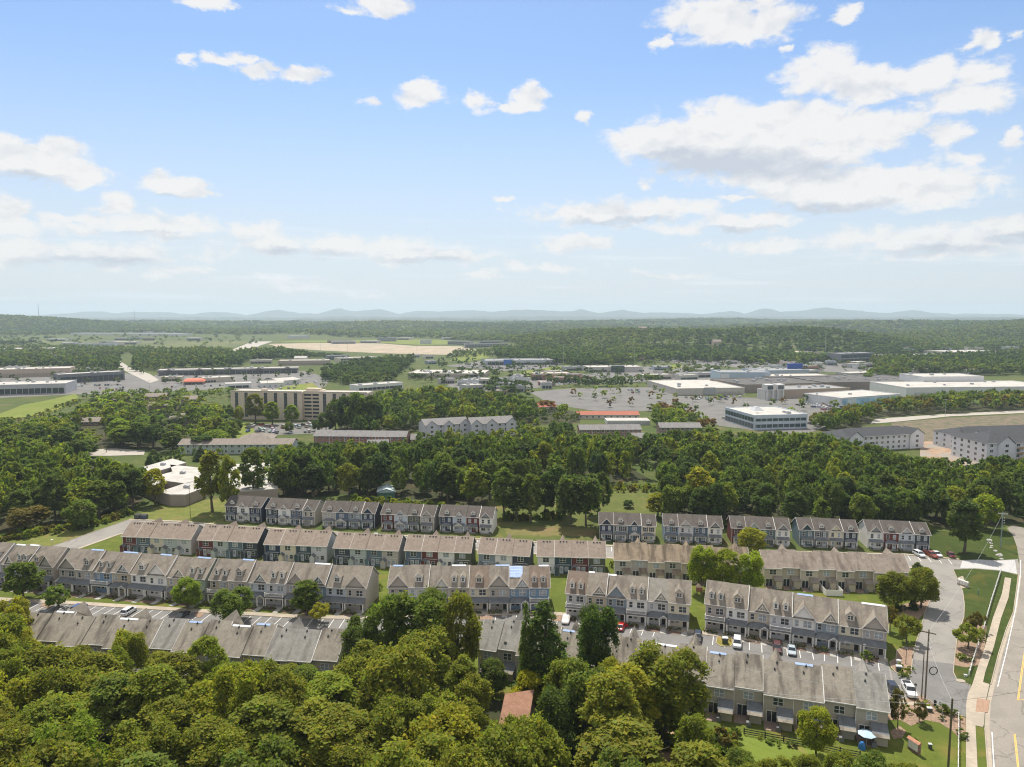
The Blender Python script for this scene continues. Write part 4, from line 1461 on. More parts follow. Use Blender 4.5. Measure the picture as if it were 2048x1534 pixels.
back_block("five unit block at the left end of the middle row, red unit first", (243, 1071), (380, 1077), ['red', 'teal', 'cream', 'pgreen', 'lgrey'], 'B')
back_block("middle row block with a red first unit and dark slate last unit", (395, 1078), (513, 1083.5), ['red', 'pgreen', 'teal', 'dslate'], 'B')
back_block("middle row block with near black, cream, dark teal and lavender backs", (528, 1087), (652, 1091), ['navy', 'cream', 'dteal', 'lav'], 'B')
back_block("middle row block with black, pale green, teal and tan backs", (667, 1094), (795, 1100), ['dslate', 'pgreen', 'teal', 'greige'], 'B')
back_block("middle row block with steel blue, red, cream and olive backs", (809.6, 1099), (940.5, 1104), ['steel', 'red', 'white', 'olive'], 'B')
back_block("three unit middle row block with grey, cream and charcoal backs", (956, 1105), (1057.5, 1111), ['slate', 'white', 'dslate'], 'B')
back_block("middle row block with white, teal, red and green backs, right of the three unit one", (1075, 1111), (1211, 1114), ['white', 'dteal', 'red', 'olive'], 'B')
blkO = back_block("older beige block with streaky moss brown roofs behind three bright trees", (1229, 1119), (1500, 1131), ['greige', 'greige', 'beige', 'greige', 'beige', 'greige', 'beige', 'greige'], 'O')
blkP = back_block("older beige block with grey brown roofs and a white garden fence", (1529, 1134.6), (1822, 1146), ['beige', 'sand', 'beige', 'sand', 'beige', 'sand', 'beige', 'greige'], 'P')

# near row, placed from its ridge lines


def near_block(label, r0, r1, units, hr=10.1):
    A, B = G(*r0, hr), G(*r1, hr)
    t = (B - A).normalized()
    nv = Vector((-t.y, t.x, 0))
    A, B = A - nv * 6.0, B - nv * 6.0        # eave line of the camera side
    he = 5.7
    return back_block(label, proj((A.x, A.y, he)), proj((B.x, B.y, he)), units, 'F', he)


near_block("stained grey roofs of the near block on the left, first seven units", (61.6, 1223.5), (373, 1240), ['f', 'f w', 'f', 'f', 'f w', 'f', 'fc'])
near_block("stained grey roofs of the near block left of centre, mostly behind tree tops", (375, 1240.5), (690, 1261), ['f b', 'f', 'f w', 'f b', 'fc', 'fc', 'f'])
near_block("near block in the centre, one roof with a satellite dish between the trees", (972, 1236.5), (1283, 1276), ['fc', 'fc', 'f', 'f', 'f b', 'f', 'f b', 'f'])
blkF = near_block("near block on the right with eight streaked grey roofs and brown back walls", (1307, 1284), (1767, 1347), ['f w', 'f', 'f b', 'f', 'f', 'f b', 'f', 'fc'])

# blue tarpaulin over the second roof from the right of the straight block
tb = next(o for o in bpy.data.objects if o.get('label', '').startswith("eight unit townhouse block facing"))
k = MB()
w_ = (G(1099, 1225) - G(775, 1224)).length / 8
g_ = 3.9 / 5.1
for j in range(8):
    for i in range(8):
        def tp(a, b):
            y = 2.2 + (5.05 - 2.2) * b
            return (w_ * (6.02 + .66 * a), -.1 + y, 6.2 - .1 + .18 + y * g_ + .07 + .03 * math.sin(a * 9 + b * 4) + .02 * math.sin(b * 23))
        k.quad(tp(i / 8, j / 8), tp((i + 1) / 8, j / 8), tp((i + 1) / 8, (j + 1) / 8), tp(i / 8, (j + 1) / 8))
tarp = k.obj("tarpaulin", mat("tarp_blue", (.42, .53, .78), .35, .12, 2.0), None)
tarp.matrix_world = tb.matrix_basis.copy()
tag(tarp, "pale blue tarpaulin lying over the roof of the bright blue unit", "tarpaulin")

# ------------------------------------------------------------------ trees
TINTS = {
    'dark': (0.095, 0.132, 0.027), 'mid': (0.140, 0.181, 0.028), 'olive': (0.205, 0.220, 0.026), 'yellow': (0.295, 0.289, 0.026), 'bright': (0.206, 0.256, 0.027), 'gold': (0.330, 0.315, 0.012), 'rust': (0.180, 0.105, 0.025), 'deep': (0.075, 0.110, 0.028), 'lime': (0.300, 0.335, 0.028), 'brown': (0.168, 0.138, 0.033), 'grey': (0.143, 0.165, 0.061),
}
FTINTS = {'dark': (0.062, 0.094, 0.024), 'mid': (0.090, 0.124, 0.026), 'olive': (0.125, 0.142, 0.026), 'yellow': (0.170, 0.175, 0.025), 'bright': (0.120, 0.155, 0.025), 'deep': (0.046, 0.076, 0.022)}
TWORD = {'dark': 'dark green', 'mid': 'mid green', 'olive': 'olive green', 'yellow': 'yellow green', 'bright': 'bright green', 'gold': 'golden yellow', 'rust': 'rust brown', 'deep': 'deep green', 'lime': 'lime green', 'brown': 'brownish', 'grey': 'grey green'}


def crown_pts(seed, n, leaf, R, H, z0, shape, nl):
    """leaf quads of a crown: arrays verts (n,4,3), shade (n,)"""
    rs = np.random.RandomState(seed)
    hc = (H - z0)
    C = []
    for i in range(nl):
        d = rs.normal(size=3)
        d /= np.linalg.norm(d)
        if d[2] < -0.75:
            d[2] *= -1
        if shape == 'cone':
            t = rs.rand() ** 1.1
            a = rs.rand() * 6.283
            rr = R * (1 - t) ** .62 * .86 * rs.uniform(.55, 1.0) + .1
            C.append((math.cos(a) * rr, math.sin(a) * rr, z0 + hc * t * .95, R * (.26 * (1 - t) + .14)))
        elif shape == 'multi':
            sub = i % 3
            ox, oy = (.42 * R * math.cos(sub * 2.1 + seed), .42 * R * math.sin(sub * 2.1 + seed))
            r = .4 * rs.rand() ** .4
            C.append((ox + d[0] * R * r, oy + d[1] * R * r, z0 + hc * (.5 + d[2] * (.28 + .12 * rs.rand())), R * (.12 + .15 * rs.rand())))
        else:
            r = (.5 + .28 * rs.rand()) * rs.uniform(.78, 1.18)
            px, py, pz = d[0] * R * r, d[1] * R * r, z0 + hc * (.5 + d[2] * (.36 + .08 * rs.rand()))
            C.append((px, py, pz, R * (.11 + .19 * rs.rand() ** 1.5)))
    C = np.array(C)
    tone = rs.uniform(.84, 1.17, nl)
    w = C[:, 3] ** 2
    idx = rs.choice(nl, n, p=w / w.sum())
    d = rs.normal(size=(n, 3))
    d /= np.linalg.norm(d, axis=1)[:, None]
    outw = C[idx, :3] - np.array([0, 0, z0 + hc * .42])
    outw /= np.linalg.norm(outw, axis=1)[:, None] + 1e-6
    d = d + outw * .75 + np.array([0, 0, .25])
    d /= np.linalg.norm(d, axis=1)[:, None]
    rad_ = C[idx, 3] * rs.uniform(.5, 1.22, n)
    P = C[idx, :3] + d * rad_[:, None]
    stray = rs.rand(n) < .14
    P[stray] += d[stray] * (R * .13) * rs.rand(stray.sum())[:, None]
    P[:, 2] = np.maximum(P[:, 2], z0 * .75)
    nrm = d * .4 + rs.normal(size=(n, 3)) * .5 + np.array([0, 0, .65])
    nrm /= np.linalg.norm(nrm, axis=1)[:, None]
    a = np.cross(nrm, rs.normal(size=(n, 3)))
    a /= np.linalg.norm(a, axis=1)[:, None]
    b = np.cross(nrm, a)
    s = leaf * np.clip(rs.lognormal(-.12, .38, n), .4, 1.8)
    a *= s[:, None] * .5
    b *= (s * rs.uniform(.55, .9, n))[:, None] * .5
    bend = nrm * (s * .16)[:, None]
    V = np.stack([P - a, P - b * .9 - bend, P + a, P + b * .9 - bend], 1)
    sh = tone[idx] * rs.uniform(.86, 1.16, n)
    hue = rs.normal(size=n) * .08
    return V, sh, hue


def leaf_mesh(name, V, colr, m):
    n = len(V)
    me = bpy.data.meshes.new(name)
    me.vertices.add(n * 4)
    me.loops.add(n * 4)
    me.polygons.add(n)
    me.vertices.foreach_set('co', V.reshape(-1).astype(np.float32))
    me.loops.foreach_set('vertex_index', np.arange(n * 4, dtype=np.int32))
    me.polygons.foreach_set('loop_start', np.arange(0, n * 4, 4, dtype=np.int32))
    at = me.attributes.new('Col', 'FLOAT_COLOR', 'POINT')
    c4 = np.ones((n * 4, 4), np.float32)
    c4[:, :3] = np.repeat(colr, 4, axis=0)
    at.data.foreach_set('color', c4.reshape(-1))
    me.materials.append(m)
    me.update(calc_edges=True)
    return me


def shade_rgb(sh, hue):
    return np.stack([sh * (1 + hue * 1.6), sh * (1 + hue * .3), sh * (1 - hue)], 1)


def trunk_mesh(seed, R, H, z0, shape):
    rr = random.Random(seed)
    k = MB()
    r0 = .022 * H + .06
    top = Vector((rr.uniform(-.3, .3), rr.uniform(-.3, .3), H * (.55 if shape != 'cone' else .9)))
    mid = Vector((top.x * .4, top.y * .4, z0 + .25))
    k.tube((0, 0, -.15), mid, r0, r0 * .72, 7, caps=False)
    k.tube(mid, top, r0 * .72, r0 * .3, 6, caps=False)
    if shape != 'cone':
        for i in range(9):
            a = i * 2.4 + rr.random()
            s = mid.lerp(top, rr.uniform(.0, .85))
            e = Vector((math.cos(a) * R * rr.uniform(.45, .8), math.sin(a) * R * rr.uniform(.45, .8), s.z + H * rr.uniform(.12, .3)))
            m1 = s.lerp(e, .5) + Vector((0, 0, H * .02))
            k.tube(s, m1, r0 * .34, r0 * .22, 5, caps=False)
            k.tube(m1, e, r0 * .22, r0 * .07, 4, caps=False)
            for q in range(2):
                f = m1.lerp(e, rr.uniform(.3, .9))
                g = f + Vector((math.cos(a + rr.uniform(-1, 1)), math.sin(a + rr.uniform(-1, 1)), rr.uniform(.2, 1.2))) * R * rr.uniform(.25, .5)
                k.tube(f, g, r0 * .1, r0 * .03, 3, caps=False)
    return k.mesh("trunk", [BARK])


VAR = {}


def variant(kind, lod, i):
    key = (kind, lod, i)
    if key in VAR:
        return VAR[key]
    base = dict(round=(5.2, 12.5, 1.7, 'round', 105), tall=(4.2, 16.5, 2.4, 'round', 115), multi=(5.4, 13.0, 1.6, 'multi', 110), cone=(3.6, 16.0, 1.0, 'cone', 120), small=(3.0, 5.6, 1.5, 'round', 40), low=(1.0, 1.3, .05, 'round', 14))[kind]
    R, H, z0, shape, nl = base
    n, leaf = {'near': (17000, .42), 'mid': (4200, .80)}[lod]
    if kind == 'small':
        n, leaf = {'near': (4200, .36), 'mid': (1500, .58)}[lod]
    if kind == 'low':
        n, leaf = 420, .26
    if kind == 'cone':
        n, leaf = {'near': (12000, .42), 'mid': (3600, .75)}[lod]
    V, sh, hue = crown_pts(hash((kind, i)) % 9973 if False else sum(map(ord, kind)) * 31 + i * 101, n, leaf, R, H, z0, shape, nl)
    cm = leaf_mesh("crown", V, shade_rgb(sh, hue), LEAF)
    tm = trunk_mesh(i * 13 + 5, R, H, z0, shape)
    VAR[key] = (cm, tm, R, H)
    return VAR[key]


TREES = []          # dicts: x,y,H,R,kind,tint,label,group,name,force


def T_(x, y, H, R, kind, tint, label, group=None, name='broadleaf_tree', force=False, var=None):
    TREES.append(dict(x=x, y=y, z=terrain(x, y), H=H, R=R, kind=kind, tint=tint, label=label, group=group, name=name, force=force, var=var))


def tree_px(bx, by, ty, cw, kind, tint, label, name='broadleaf_tree', group=None, var=None):
    """base pixel, pixel of the top, crown width in pixels"""
    p = G(bx, by)
    t = at_depth(bx, ty, p.y)
    Y = p.y * math.cos(PITCH)
    T_(p.x, p.y, max(1.5, t.z), cw / F * Y / 2, kind, tint, label, group, name, True, var)


# --- single trees one can point to
tree_px(47, 1199, 1124, 76, 'round', 'mid', "round street tree in front of the blue unit at the left edge")
tree_px(118, 1216, 1174, 64, 'small', 'mid', "low street tree left of the blue parked car")
tree_px(375, 1218, 1157, 64, 'round', 'bright', "street tree standing over the black parked car")
tree_px(466, 1246, 1177, 96, 'multi', 'mid', "widest street tree, in front of the block with two balconies")
tree_px(614, 1231, 1160, 62, 'tall', 'mid', "dense upright street tree before the blank cream end wall")
tree_px(640, 1246, 1208, 44, 'small', 'yellow', "small yellow green tree in the car park right of the dense street tree")
tree_px(1402, 1182, 1092, 66, 'multi', 'lime', "leftmost of three bright trees before the moss brown roofs")
tree_px(1452, 1190, 1096, 62, 'tall', 'lime', "middle of three bright trees before the moss brown roofs")
tree_px(1503, 1192, 1104, 62, 'multi', 'lime', "rightmost of three bright trees before the moss brown roofs")
tree_px(1420, 1172, 1140, 40, 'small', 'lime', "short lime tree under the three bright trees")
tree_px(1502, 1109, 1057, 62, 'round', 'yellow', "yellow green tree hiding part of the brick red far block")
tree_px(1315, 1035, 985, 46, 'tall', 'yellow', "yellow tree in the field behind the navy gabled block")
tree_px(1258, 1016, 1001, 30, 'small', 'deep', "dark rounded bush alone on the mown field")
tree_px(1141, 1052, 950, 84, 'multi', 'dark', "large dark tree at the edge of the mown field")
tree_px(1033, 1040, 950, 60, 'tall', 'dark', "dark tree with bare trunk left of the mown field")
tree_px(1090, 1034, 945, 46, 'tall', 'dark', "slim dark tree between two larger ones on the mown field")
tree_px(1788, 1216, 1147, 76, 'round', 'olive', "yellowish tree at the right end of the older beige block")
tree_px(1842, 1216, 1138, 74, 'round', 'olive', "darker tree beside the drive next to the yellowish one", var=3)
tree_px(1835, 1142, 1124, 26, 'cone', 'dark', "small conifer at the corner of the access road", 'conifer_tree')
tree_px(1793, 1222, 1203, 17, 'cone', 'deep', "small cone shaped evergreen left of its taller twin by the drive", 'conifer_shrub')
tree_px(1826, 1219, 1195, 18, 'cone', 'deep', "taller cone shaped evergreen beside the drive", 'conifer_shrub')
tree_px(1780, 1263, 1212, 34, 'small', 'brown', "small brownish tree touching the end of the nearest front block")
tree_px(1813, 1285, 1232, 56, 'small', 'olive', "ornamental tree casting its shadow across the drive kerb")
tree_px(1936, 1297, 1252, 60, 'small', 'olive', "ornamental tree on the verge bed between drive and white fence")
tree_px(1953, 1262, 1225, 32, 'small', 'brown', "dark purplish tree behind the ornamental tree on the verge bed")
tree_px(1938, 1260, 1236, 30, 'small', 'brown', "brownish low tree in the verge bed, left of the purplish one")
tree_px(1928, 1106, 996, 70, 'tall', 'dark', "tall dark tree alone on the yard beyond the four parked cars")
tree_px(1972, 1058, 990, 60, 'round', 'lime', "yellow green tree behind the utility pole by the road bend")
tree_px(1795, 1457, 1382, 40, 'small', 'brown', "brownish tree against the right end of the near block")
tree_px(1838, 1444, 1404, 36, 'small', 'brown', "small dark tree in the bed below the white pickup")
tree_px(1632, 1512, 1418, 82, 'round', 'lime', "lime green tree standing before the near brown back walls", var=2)
tree_px(1088, 1392, 1197, 120, 'cone', 'dark', "tall dark cedar rising in front of the centre block", 'cedar_tree')
tree_px(1052, 1400, 1200, 40, 'cone', 'mid', "slimmer cedar left of the tall dark one", 'cedar_tree')
tree_px(1190, 1400, 1208, 104, 'multi', 'dark', "broad dark oak right of the tall cedar")
tree_px(1330, 1480, 1294, 190, 'multi', 'olive', "spreading oak over the left half of the near right block", var=1)
tree_px(1060, 1420, 1345, 84, 'round', 'gold', "golden yellow tree below the tall cedar")
tree_px(845, 1362, 1180, 165, 'multi', 'mid', "tall oak hiding the left half of the straight front block")
tree_px(918, 1370, 1190, 100, 'round', 'olive', "tall olive tree right of the oak before the straight block", var=2)
tree_px(775, 1372, 1196, 110, 'round', 'mid', "tall tree at the left of the oak before the straight block", var=1)
tree_px(722, 1385, 1236, 100, 'multi', 'dark', "dark tree covering the end of the near left roofs", var=2)
tree_px(258, 1370, 1262, 84, 'multi', 'yellow', "feathery yellow green tree overlapping the stained near roofs")
tree_px(415, 1400, 1272, 84, 'tall', 'bright', "bright upright tree in front of the near roofs left of centre")
tree_px(30, 1330, 1196, 90, 'multi', 'yellow', "yellow green tree hiding the left end of the near roofs")
tree_px(1110, 1560, 1382, 110, 'round', 'dark', "dense round tree just below the terracotta roof")
tree_px(938, 1540, 1400, 96, 'multi', 'olive', "olive tree left of the terracotta roof")
tree_px(425, 1024, 900, 66, 'tall', 'olive', "thin yellowing tree before the white roofed school")
tree_px(460, 1030, 912, 44, 'tall', 'olive', "sparse tree right of the thin yellowing one by the school")
tree_px(310, 1010, 936, 46, 'tall', 'yellow', "yellow green tree in front of the school's left wing")
tree_px(507, 998, 895, 56, 'tall', 'mid', "tall green tree between the school and the centre wood")
tree_px(52, 1062, 1014, 90, 'multi', 'brown', "tawny bushy tree at the foot of the left wood")
tree_px(165, 1058, 1000, 64, 'round', 'mid', "round tree at the edge of the rough hillside grass")
tree_px(1398, 1030, 936, 66, 'tall', 'yellow', "yellowish poplar rising out of the right wood")
tree_px(1785, 985, 945, 50, 'tall', 'yellow', "yellow tipped tree in the middle of the right wood")
tree_px(882, 815, 772, 30, 'round', 'gold', "golden tree in the dark wood right of the beige tower")
tree_px(1172, 1052, 948, 84, 'multi', 'dark', "broad dark tree nearest the navy gabled block's field")
tree_px(1196, 1030, 945, 60, 'round', 'dark', "rounder dark tree behind the broad one at the field edge")
tree_px(1062, 1044, 948, 50, 'tall', 'mid', "green tree left of the slim dark tree on the field")
tree_px(1008, 1036, 936, 56, 'tall', 'mid', "green tree at the corner of the wood and the mown field")
tree_px(1115, 1030, 930, 60, 'tall', 'dark', "tall dark tree deep behind the large one on the field")
tree_px(946, 1476, 1352, 96, 'multi', 'olive', "olive tree hiding the left edge of the terracotta roof")
tree_px(1012, 1640, 1434, 112, 'multi', 'olive', "broad olive tree just below the left end of the terracotta roof")
tree_px(985, 1392, 1322, 70, 'round', 'mid', "green tree between the dish roof and the terracotta roof")
for (bx, by, ty, cw, tn, lb) in [(652, 866, 826, 38, 'dark', "dark tree at the foot of the tower's right wing"), (672, 864, 800, 46, 'dark', "dark tree covering the middle of the tower's right wing"), (694, 868, 794, 50, 'deep', "deep green tree before the tower's right wing"), (716, 870, 786, 54, 'mid', "green tree at the right end of the tower"), (744, 866, 792, 52, 'dark', "dark tree just beyond the tower's right end")]:
    tree_px(bx, by, ty, cw, 'round', tn, lb)
# trees by the beige tower
for (bx, by, ty, cw, tn, lb) in [(478, 850, 812, 22, 'yellow', "small yellow green tree at the tower's left corner"), (511, 846, 787, 40, 'olive', "tall olive tree before the tower's left wing"), (545, 850, 803, 36, 'bright', "bright tree before the middle of the tower's left wing"),
                                 (584, 850, 809, 32, 'bright', "bright tree just left of the tower's stair core"), (578, 866, 844, 22, 'mid', "small round tree inside the tower car park"), (635, 862, 840, 24, 'dark', "small dark tree at the right of the tower car park"), (475, 868, 838, 22, 'dark', "dark rounded tree left of the tower car park")]:
    tree_px(bx, by, ty, cw, 'tall' if cw > 30 else 'round', tn, lb)

# --- woods: polygons on the ground in pixels, spacing in metres
SKY_NEAR = [(-300, 1200), (0, 1210), (60, 1240), (100, 1290), (200, 1292), (300, 1302), (345, 1285), (420, 1290), (470, 1326), (540, 1322), (620, 1326), (660, 1300), (700, 1262), (780, 1228), (900, 1222), (950, 1300), (985, 1316), (1040, 1318), (1130, 1310), (1170, 1290), (1230, 1318), (1300, 1330), (1380, 1350), (1430, 1410), (1470, 1482), (1500, 1502), (1600, 1500), (1700, 1496), (1790, 1492), (1850, 1522), (1880, 1600), (2100, 1650)]


def inpoly(x, y, P):
    c = False
    j = len(P) - 1
    for i in range(len(P)):
        if (P[i][1] > y) != (P[j][1] > y) and x < (P[j][0] - P[i][0]) * (y - P[i][1]) / (P[j][1] - P[i][1]) + P[i][0]:
            c = not c
        j = i
    return c


KEEP = []      # ground discs (x,y,r) kept clear
for t in TREES:
    KEEP.append((t['x'], t['y'], t['R'] * .75))


def wood(zone, px, spacing, Hr, Rr, tints, kinds, group, sky=None, seed=1, name='broadleaf_tree', clear=(), low=None, force=False):
    P = [tuple(G(*q)[:2]) for q in px]
    rr = random.Random(seed)
    xs, ys = [p[0] for p in P], [p[1] for p in P]
    grid = {}
    n = int(((max(xs) - min(xs)) * (max(ys) - min(ys))) / spacing ** 2 * 4)
    got = 0
    for _ in range(min(n, 40000)):
        x, y = rr.uniform(min(xs), max(xs)), rr.uniform(min(ys), max(ys))
        if not inpoly(x, y, P):
            continue
        s = spacing * rr.uniform(.8, 1.25)
        gx, gy = int(x // spacing), int(y // spacing)
        ok = True
        for a in (-1, 0, 1):
            for b in (-1, 0, 1):
                for (qx, qy) in grid.get((gx + a, gy + b), ()):
                    if (qx - x) ** 2 + (qy - y) ** 2 < s * s * .7:
                        ok = False
        if not ok:
            continue
        R = rr.uniform(*Rr)
        if any((x - kx) ** 2 + (y - ky) ** 2 < (kr + R * .35) ** 2 for kx, ky, kr in KEEP):
            continue
        H = rr.uniform(*Hr)
        kd = rr.choice(kinds)
        if sky:
            u, v = proj((x, y, H))
            hw = F * R / y
            lim = max(lerp_tab(sky, u - hw * .6), lerp_tab(sky, u), lerp_tab(sky, u + hw * .6))
            if v < lim:
                H2 = at_depth(u, lim + rr.uniform(0, 14), y).z
                if H2 < 4.5:
                    continue
                R *= max(.55, min(1, H2 / H))
                H = H2
        if clear:
            u, v = proj((x, y, H))
            hw = F * R / y
            if any(u + hw > c0 and u - hw < c1 and v < c2 and y < c3 for (c0, c1, c2, c3) in clear):
                continue
        grid.setdefault((gx, gy), []).append((x, y))
        tn = rr.choice(tints)
        u, v = proj((x, y, 0))
        lb = None
        for lim, w in zone:
            if u <= lim:
                lb = "%s %s %s" % (TWORD[tn], {'round': 'round tree', 'tall': 'tall tree', 'multi': 'spreading tree', 'cone': 'conifer', 'small': 'small tree'}[kd], w)
                break
        T_(x, y, H, R, kd, tn, lb, group, name if kd != 'cone' else 'conifer_tree', force)
        got += 1
    return got


BIG = 99999
TERR = [(1000, 1058, 1432, 131)]
wood([(150, "in the bottom left corner"), (330, "below the first stained roofs"), (520, "below the upright bright tree"), (700, "left of the bottom centre"), (960, "below the tall oak"), (1130, "around the terracotta roof"), (BIG, "below the spreading oak")],
     [(-330, 1330), (0, 1345), (640, 1385), (720, 1335), (935, 1335), (955, 1362), (1250, 1405), (1420, 1520), (1440, 1640), (1440, 1980), (1000, 2150), (-500, 2150), (-700, 1700)], 8.0, (14, 20.5), (5.0, 7.8), ['olive', 'olive', 'olive', 'mid', 'yellow', 'olive', 'bright', 'olive'], ['round', 'multi', 'multi', 'round', 'tall'],
     "trees of the near wood along the bottom", SKY_NEAR, 11, clear=TERR + [(962, 1040, 1312, 146)])
wood([(1600, "at the bottom edge below the back gardens"), (BIG, "at bottom below the near block's end")], [(1440, 1660), (1480, 1590), (1700, 1585), (1870, 1600), (1900, 1800), (1440, 1900)], 5.0, (7, 10), (2.8, 4.0), ['olive', 'mid', 'olive'], ['multi', 'round'], "trees along the bottom right edge", SKY_NEAR, 5)
wood([(60, "at the far left of the left wood"), (180, "in the wood left of the rough hillside"), (BIG, "in the wood before the white roofed school")], [(-420, 1084), (0, 1070), (110, 1054), (190, 1040), (262, 1020), (300, 996), (286, 968), (200, 930), (-350, 930)], 7.0, (11, 18), (3.6, 5.6), ['mid', 'dark', 'mid', 'olive', 'bright', 'dark'], ['round', 'multi', 'tall', 'tall'], "trees of the left wood", [(-400, 840), (120, 880), (260, 925), (300, 935), (420, 950)], 21)
wood([(120, "on the slope below the meadow"), (250, "between the meadow and the side road"), (BIG, "among the brown roofed flats")], [(-300, 925), (160, 926), (180, 900), (290, 897), (300, 906), (460, 905), (460, 850), (400, 806), (300, 800), (200, 806), (150, 842), (0, 850), (-300, 866)], 11.5, (10, 16), (5.2, 8.2), ['mid', 'dark', 'dark', 'mid', 'olive', 'bright'], ['round', 'multi', 'tall'], "trees around the brown roofed flats", [(-300, 800), (60, 838), (140, 812), (165, 800), (200, 780), (330, 782), (460, 800)], 22, clear=[(228, 264, 802, 590), (300, 344, 816, 545), (362, 396, 803, 590), (160, 200, 842, 485), (342, 378, 843, 485), (292, 330, 797, 620)])
wood([(620, "behind the left blocks of the far row"), (760, "behind the green shed"), (900, "in the middle of the wood behind far row"), (1060, "in the wood left of the mown field"), (BIG, "in the wood behind the mown field")], [(548, 1003), (700, 992), (880, 1008), (965, 1022), (990, 985), (1100, 972), (1240, 968), (1300, 958), (1250, 930), (1000, 900), (640, 900), (560, 915), (545, 960)], 7.6, (13, 20), (3.6, 6.0), ['dark', 'mid', 'dark', 'olive', 'dark', 'deep', 'mid'], ['tall', 'tall', 'round', 'multi'], "trees of the wood behind the far row", [(500, 890), (640, 880), (820, 876), (1000, 862), (1200, 866), (1300, 880)], 23, clear=[(752, 796, 996, 300), (845, 1036, 868, 430)])
wood([(1450, "behind the blue and lavender far block"), (1620, "behind the brick red far block"), (1760, "behind the teal gabled far block"), (1900, "behind the last far block"), (BIG, "beside the road at the right edge")], [(1335, 1010), (1340, 1052), (1480, 1052), (1720, 1058), (1860, 1055), (1905, 1062), (2010, 1052), (2120, 1040), (2400, 1010), (2300, 930), (1950, 925), (1850, 930), (1650, 905), (1480, 905), (1310, 945)], 7.4, (11, 17), (3.6, 5.6), ['dark', 'deep', 'dark', 'mid', 'mid', 'dark', 'dark', 'olive'], ['round', 'multi', 'tall', 'round'], "trees of the right wood behind the far row", [(1300, 900), (1420, 872), (1560, 858), (1650, 862), (1760, 888), (1838, 906), (1860, 912), (1950, 916), (2000, 908), (2300, 900)], 24)
wood([(1180, "in the dark wood behind the lavender flats"), (1330, "beside the brick terrace right of centre"), (BIG, "before the glass office")], [(1040, 905), (1250, 925), (1310, 940), (1460, 905), (1620, 903), (1650, 885), (1480, 872), (1400, 868), (1320, 880), (1290, 884), (1150, 880), (1040, 880)], 8.5, (10, 16), (4, 6), ['dark', 'deep', 'mid', 'dark', 'olive'], ['round', 'multi', 'tall'], "trees of the middle wood", [(1000, 840), (1100, 830), (1150, 840), (1300, 862), (1420, 852), (1500, 862), (1650, 860)], 25, clear=[(1158, 1292, 862, 500)])
wood([(760, "behind the beige tower's right wing"), (900, "on the wooded rise right of the tower"), (BIG, "on the wooded rise before the tan store")], [(665, 868), (720, 882), (820, 866), (850, 850), (1040, 852), (1160, 846), (1160, 826), (1060, 800), (960, 796), (860, 800), (740, 806), (700, 830)], 8.5, (11, 17), (4, 6), ['dark', 'deep', 'dark', 'mid', 'olive'], ['round', 'multi', 'tall'], "trees of the rise right of the tower", [(660, 820), (700, 800), (740, 782), (800, 760), (860, 768), (960, 776), (1060, 790), (1100, 812), (1160, 818)], 26)
wood([(520, "along the terrace's green wall"), (BIG, "in the strip between terrace and near wood")], [(285, 930), (360, 912), (470, 912), (560, 912), (640, 896), (850, 893), (850, 905), (600, 930), (530, 925), (460, 915), (440, 918), (300, 940)], 7.5, (7, 12), (2.6, 4.4), ['dark', 'mid', 'bright', 'deep'], ['tall', 'round', 'cone'], "trees around the low terrace", [(280, 895), (360, 892), (560, 892), (640, 888), (850, 884)], 27)
wood([(1700, "in the belt behind the brown embankment"), (BIG, "in the belt before the white hall")], [(1740, 836), (1900, 826), (2160, 815), (2160, 800), (1900, 806), (1800, 816), (1640, 838), (1620, 850), (1660, 870), (1750, 846)], 7.5, (10, 15), (3.8, 5.5), ['dark', 'mid', 'olive', 'dark', 'brown'], ['round', 'multi', 'tall'], "trees of the belt behind the embankment", [(1600, 830), (1700, 806), (1800, 788), (1900, 778), (2160, 772)], 28)
wood([(BIG, "before the white building under construction")], [(1650, 905), (1850, 930), (1950, 925), (1940, 908), (1850, 905), (1760, 890), (1660, 890)], 8, (8, 13), (3.6, 5), ['dark', 'mid', 'olive'], ['round', 'multi'], "trees before the white flats", [(1640, 872), (1760, 884), (1850, 918), (1960, 912)], 29)
wood([(BIG, "along the store fronts of the mall car park")], [(1060, 800), (1180, 826), (1300, 826), (1380, 832), (1450, 856), (1380, 868), (1290, 856), (1160, 846), (1080, 820), (1100, 808), (1200, 814), (1330, 815), (1420, 832)], 9.5, (7, 12), (3.6, 5.6), ['mid', 'olive', 'dark', 'rust', 'bright'], ['round', 'multi', 'tall'], "trees beside the mall car park", [(1060, 785), (1130, 806), (1200, 812), (1280, 812), (1300, 800), (1380, 804), (1450, 846)], 30, clear=[(1150, 1300, 846, 640)])
wood([(BIG, "scattered in the bays of the mall car park")], [(1130, 790), (1330, 782), (1360, 800), (1560, 805), (1690, 800), (1660, 850), (1600, 850), (1400, 830), (1200, 815)], 24, (6, 9), (2.6, 4.0), ['mid', 'olive', 'rust', 'bright', 'dark'], ['round'], "small trees in the mall car park", None, 31)
wood([(BIG, "around the shops left of the tower")], [(400, 806), (470, 800), (470, 782), (330, 786), (180, 792), (165, 800), (300, 800)], 11, (6, 10), (3, 4.6), ['mid', 'bright', 'dark'], ['round', 'multi'], "trees around the shops on the left", [(100, 780), (470, 772)], 32)

wood([(BIG, "in front of the lavender flats")], [(838, 884), (1042, 878), (1042, 892), (838, 897)], 6.5, (9, 14), (3.2, 5), ['mid', 'dark', 'dark', 'olive'], ['round', 'multi'], "trees in front of the lavender flats", [(838, 860), (900, 852), (940, 860), (990, 856), (1042, 858)], 33)
# far woods: only masses
FARW = []


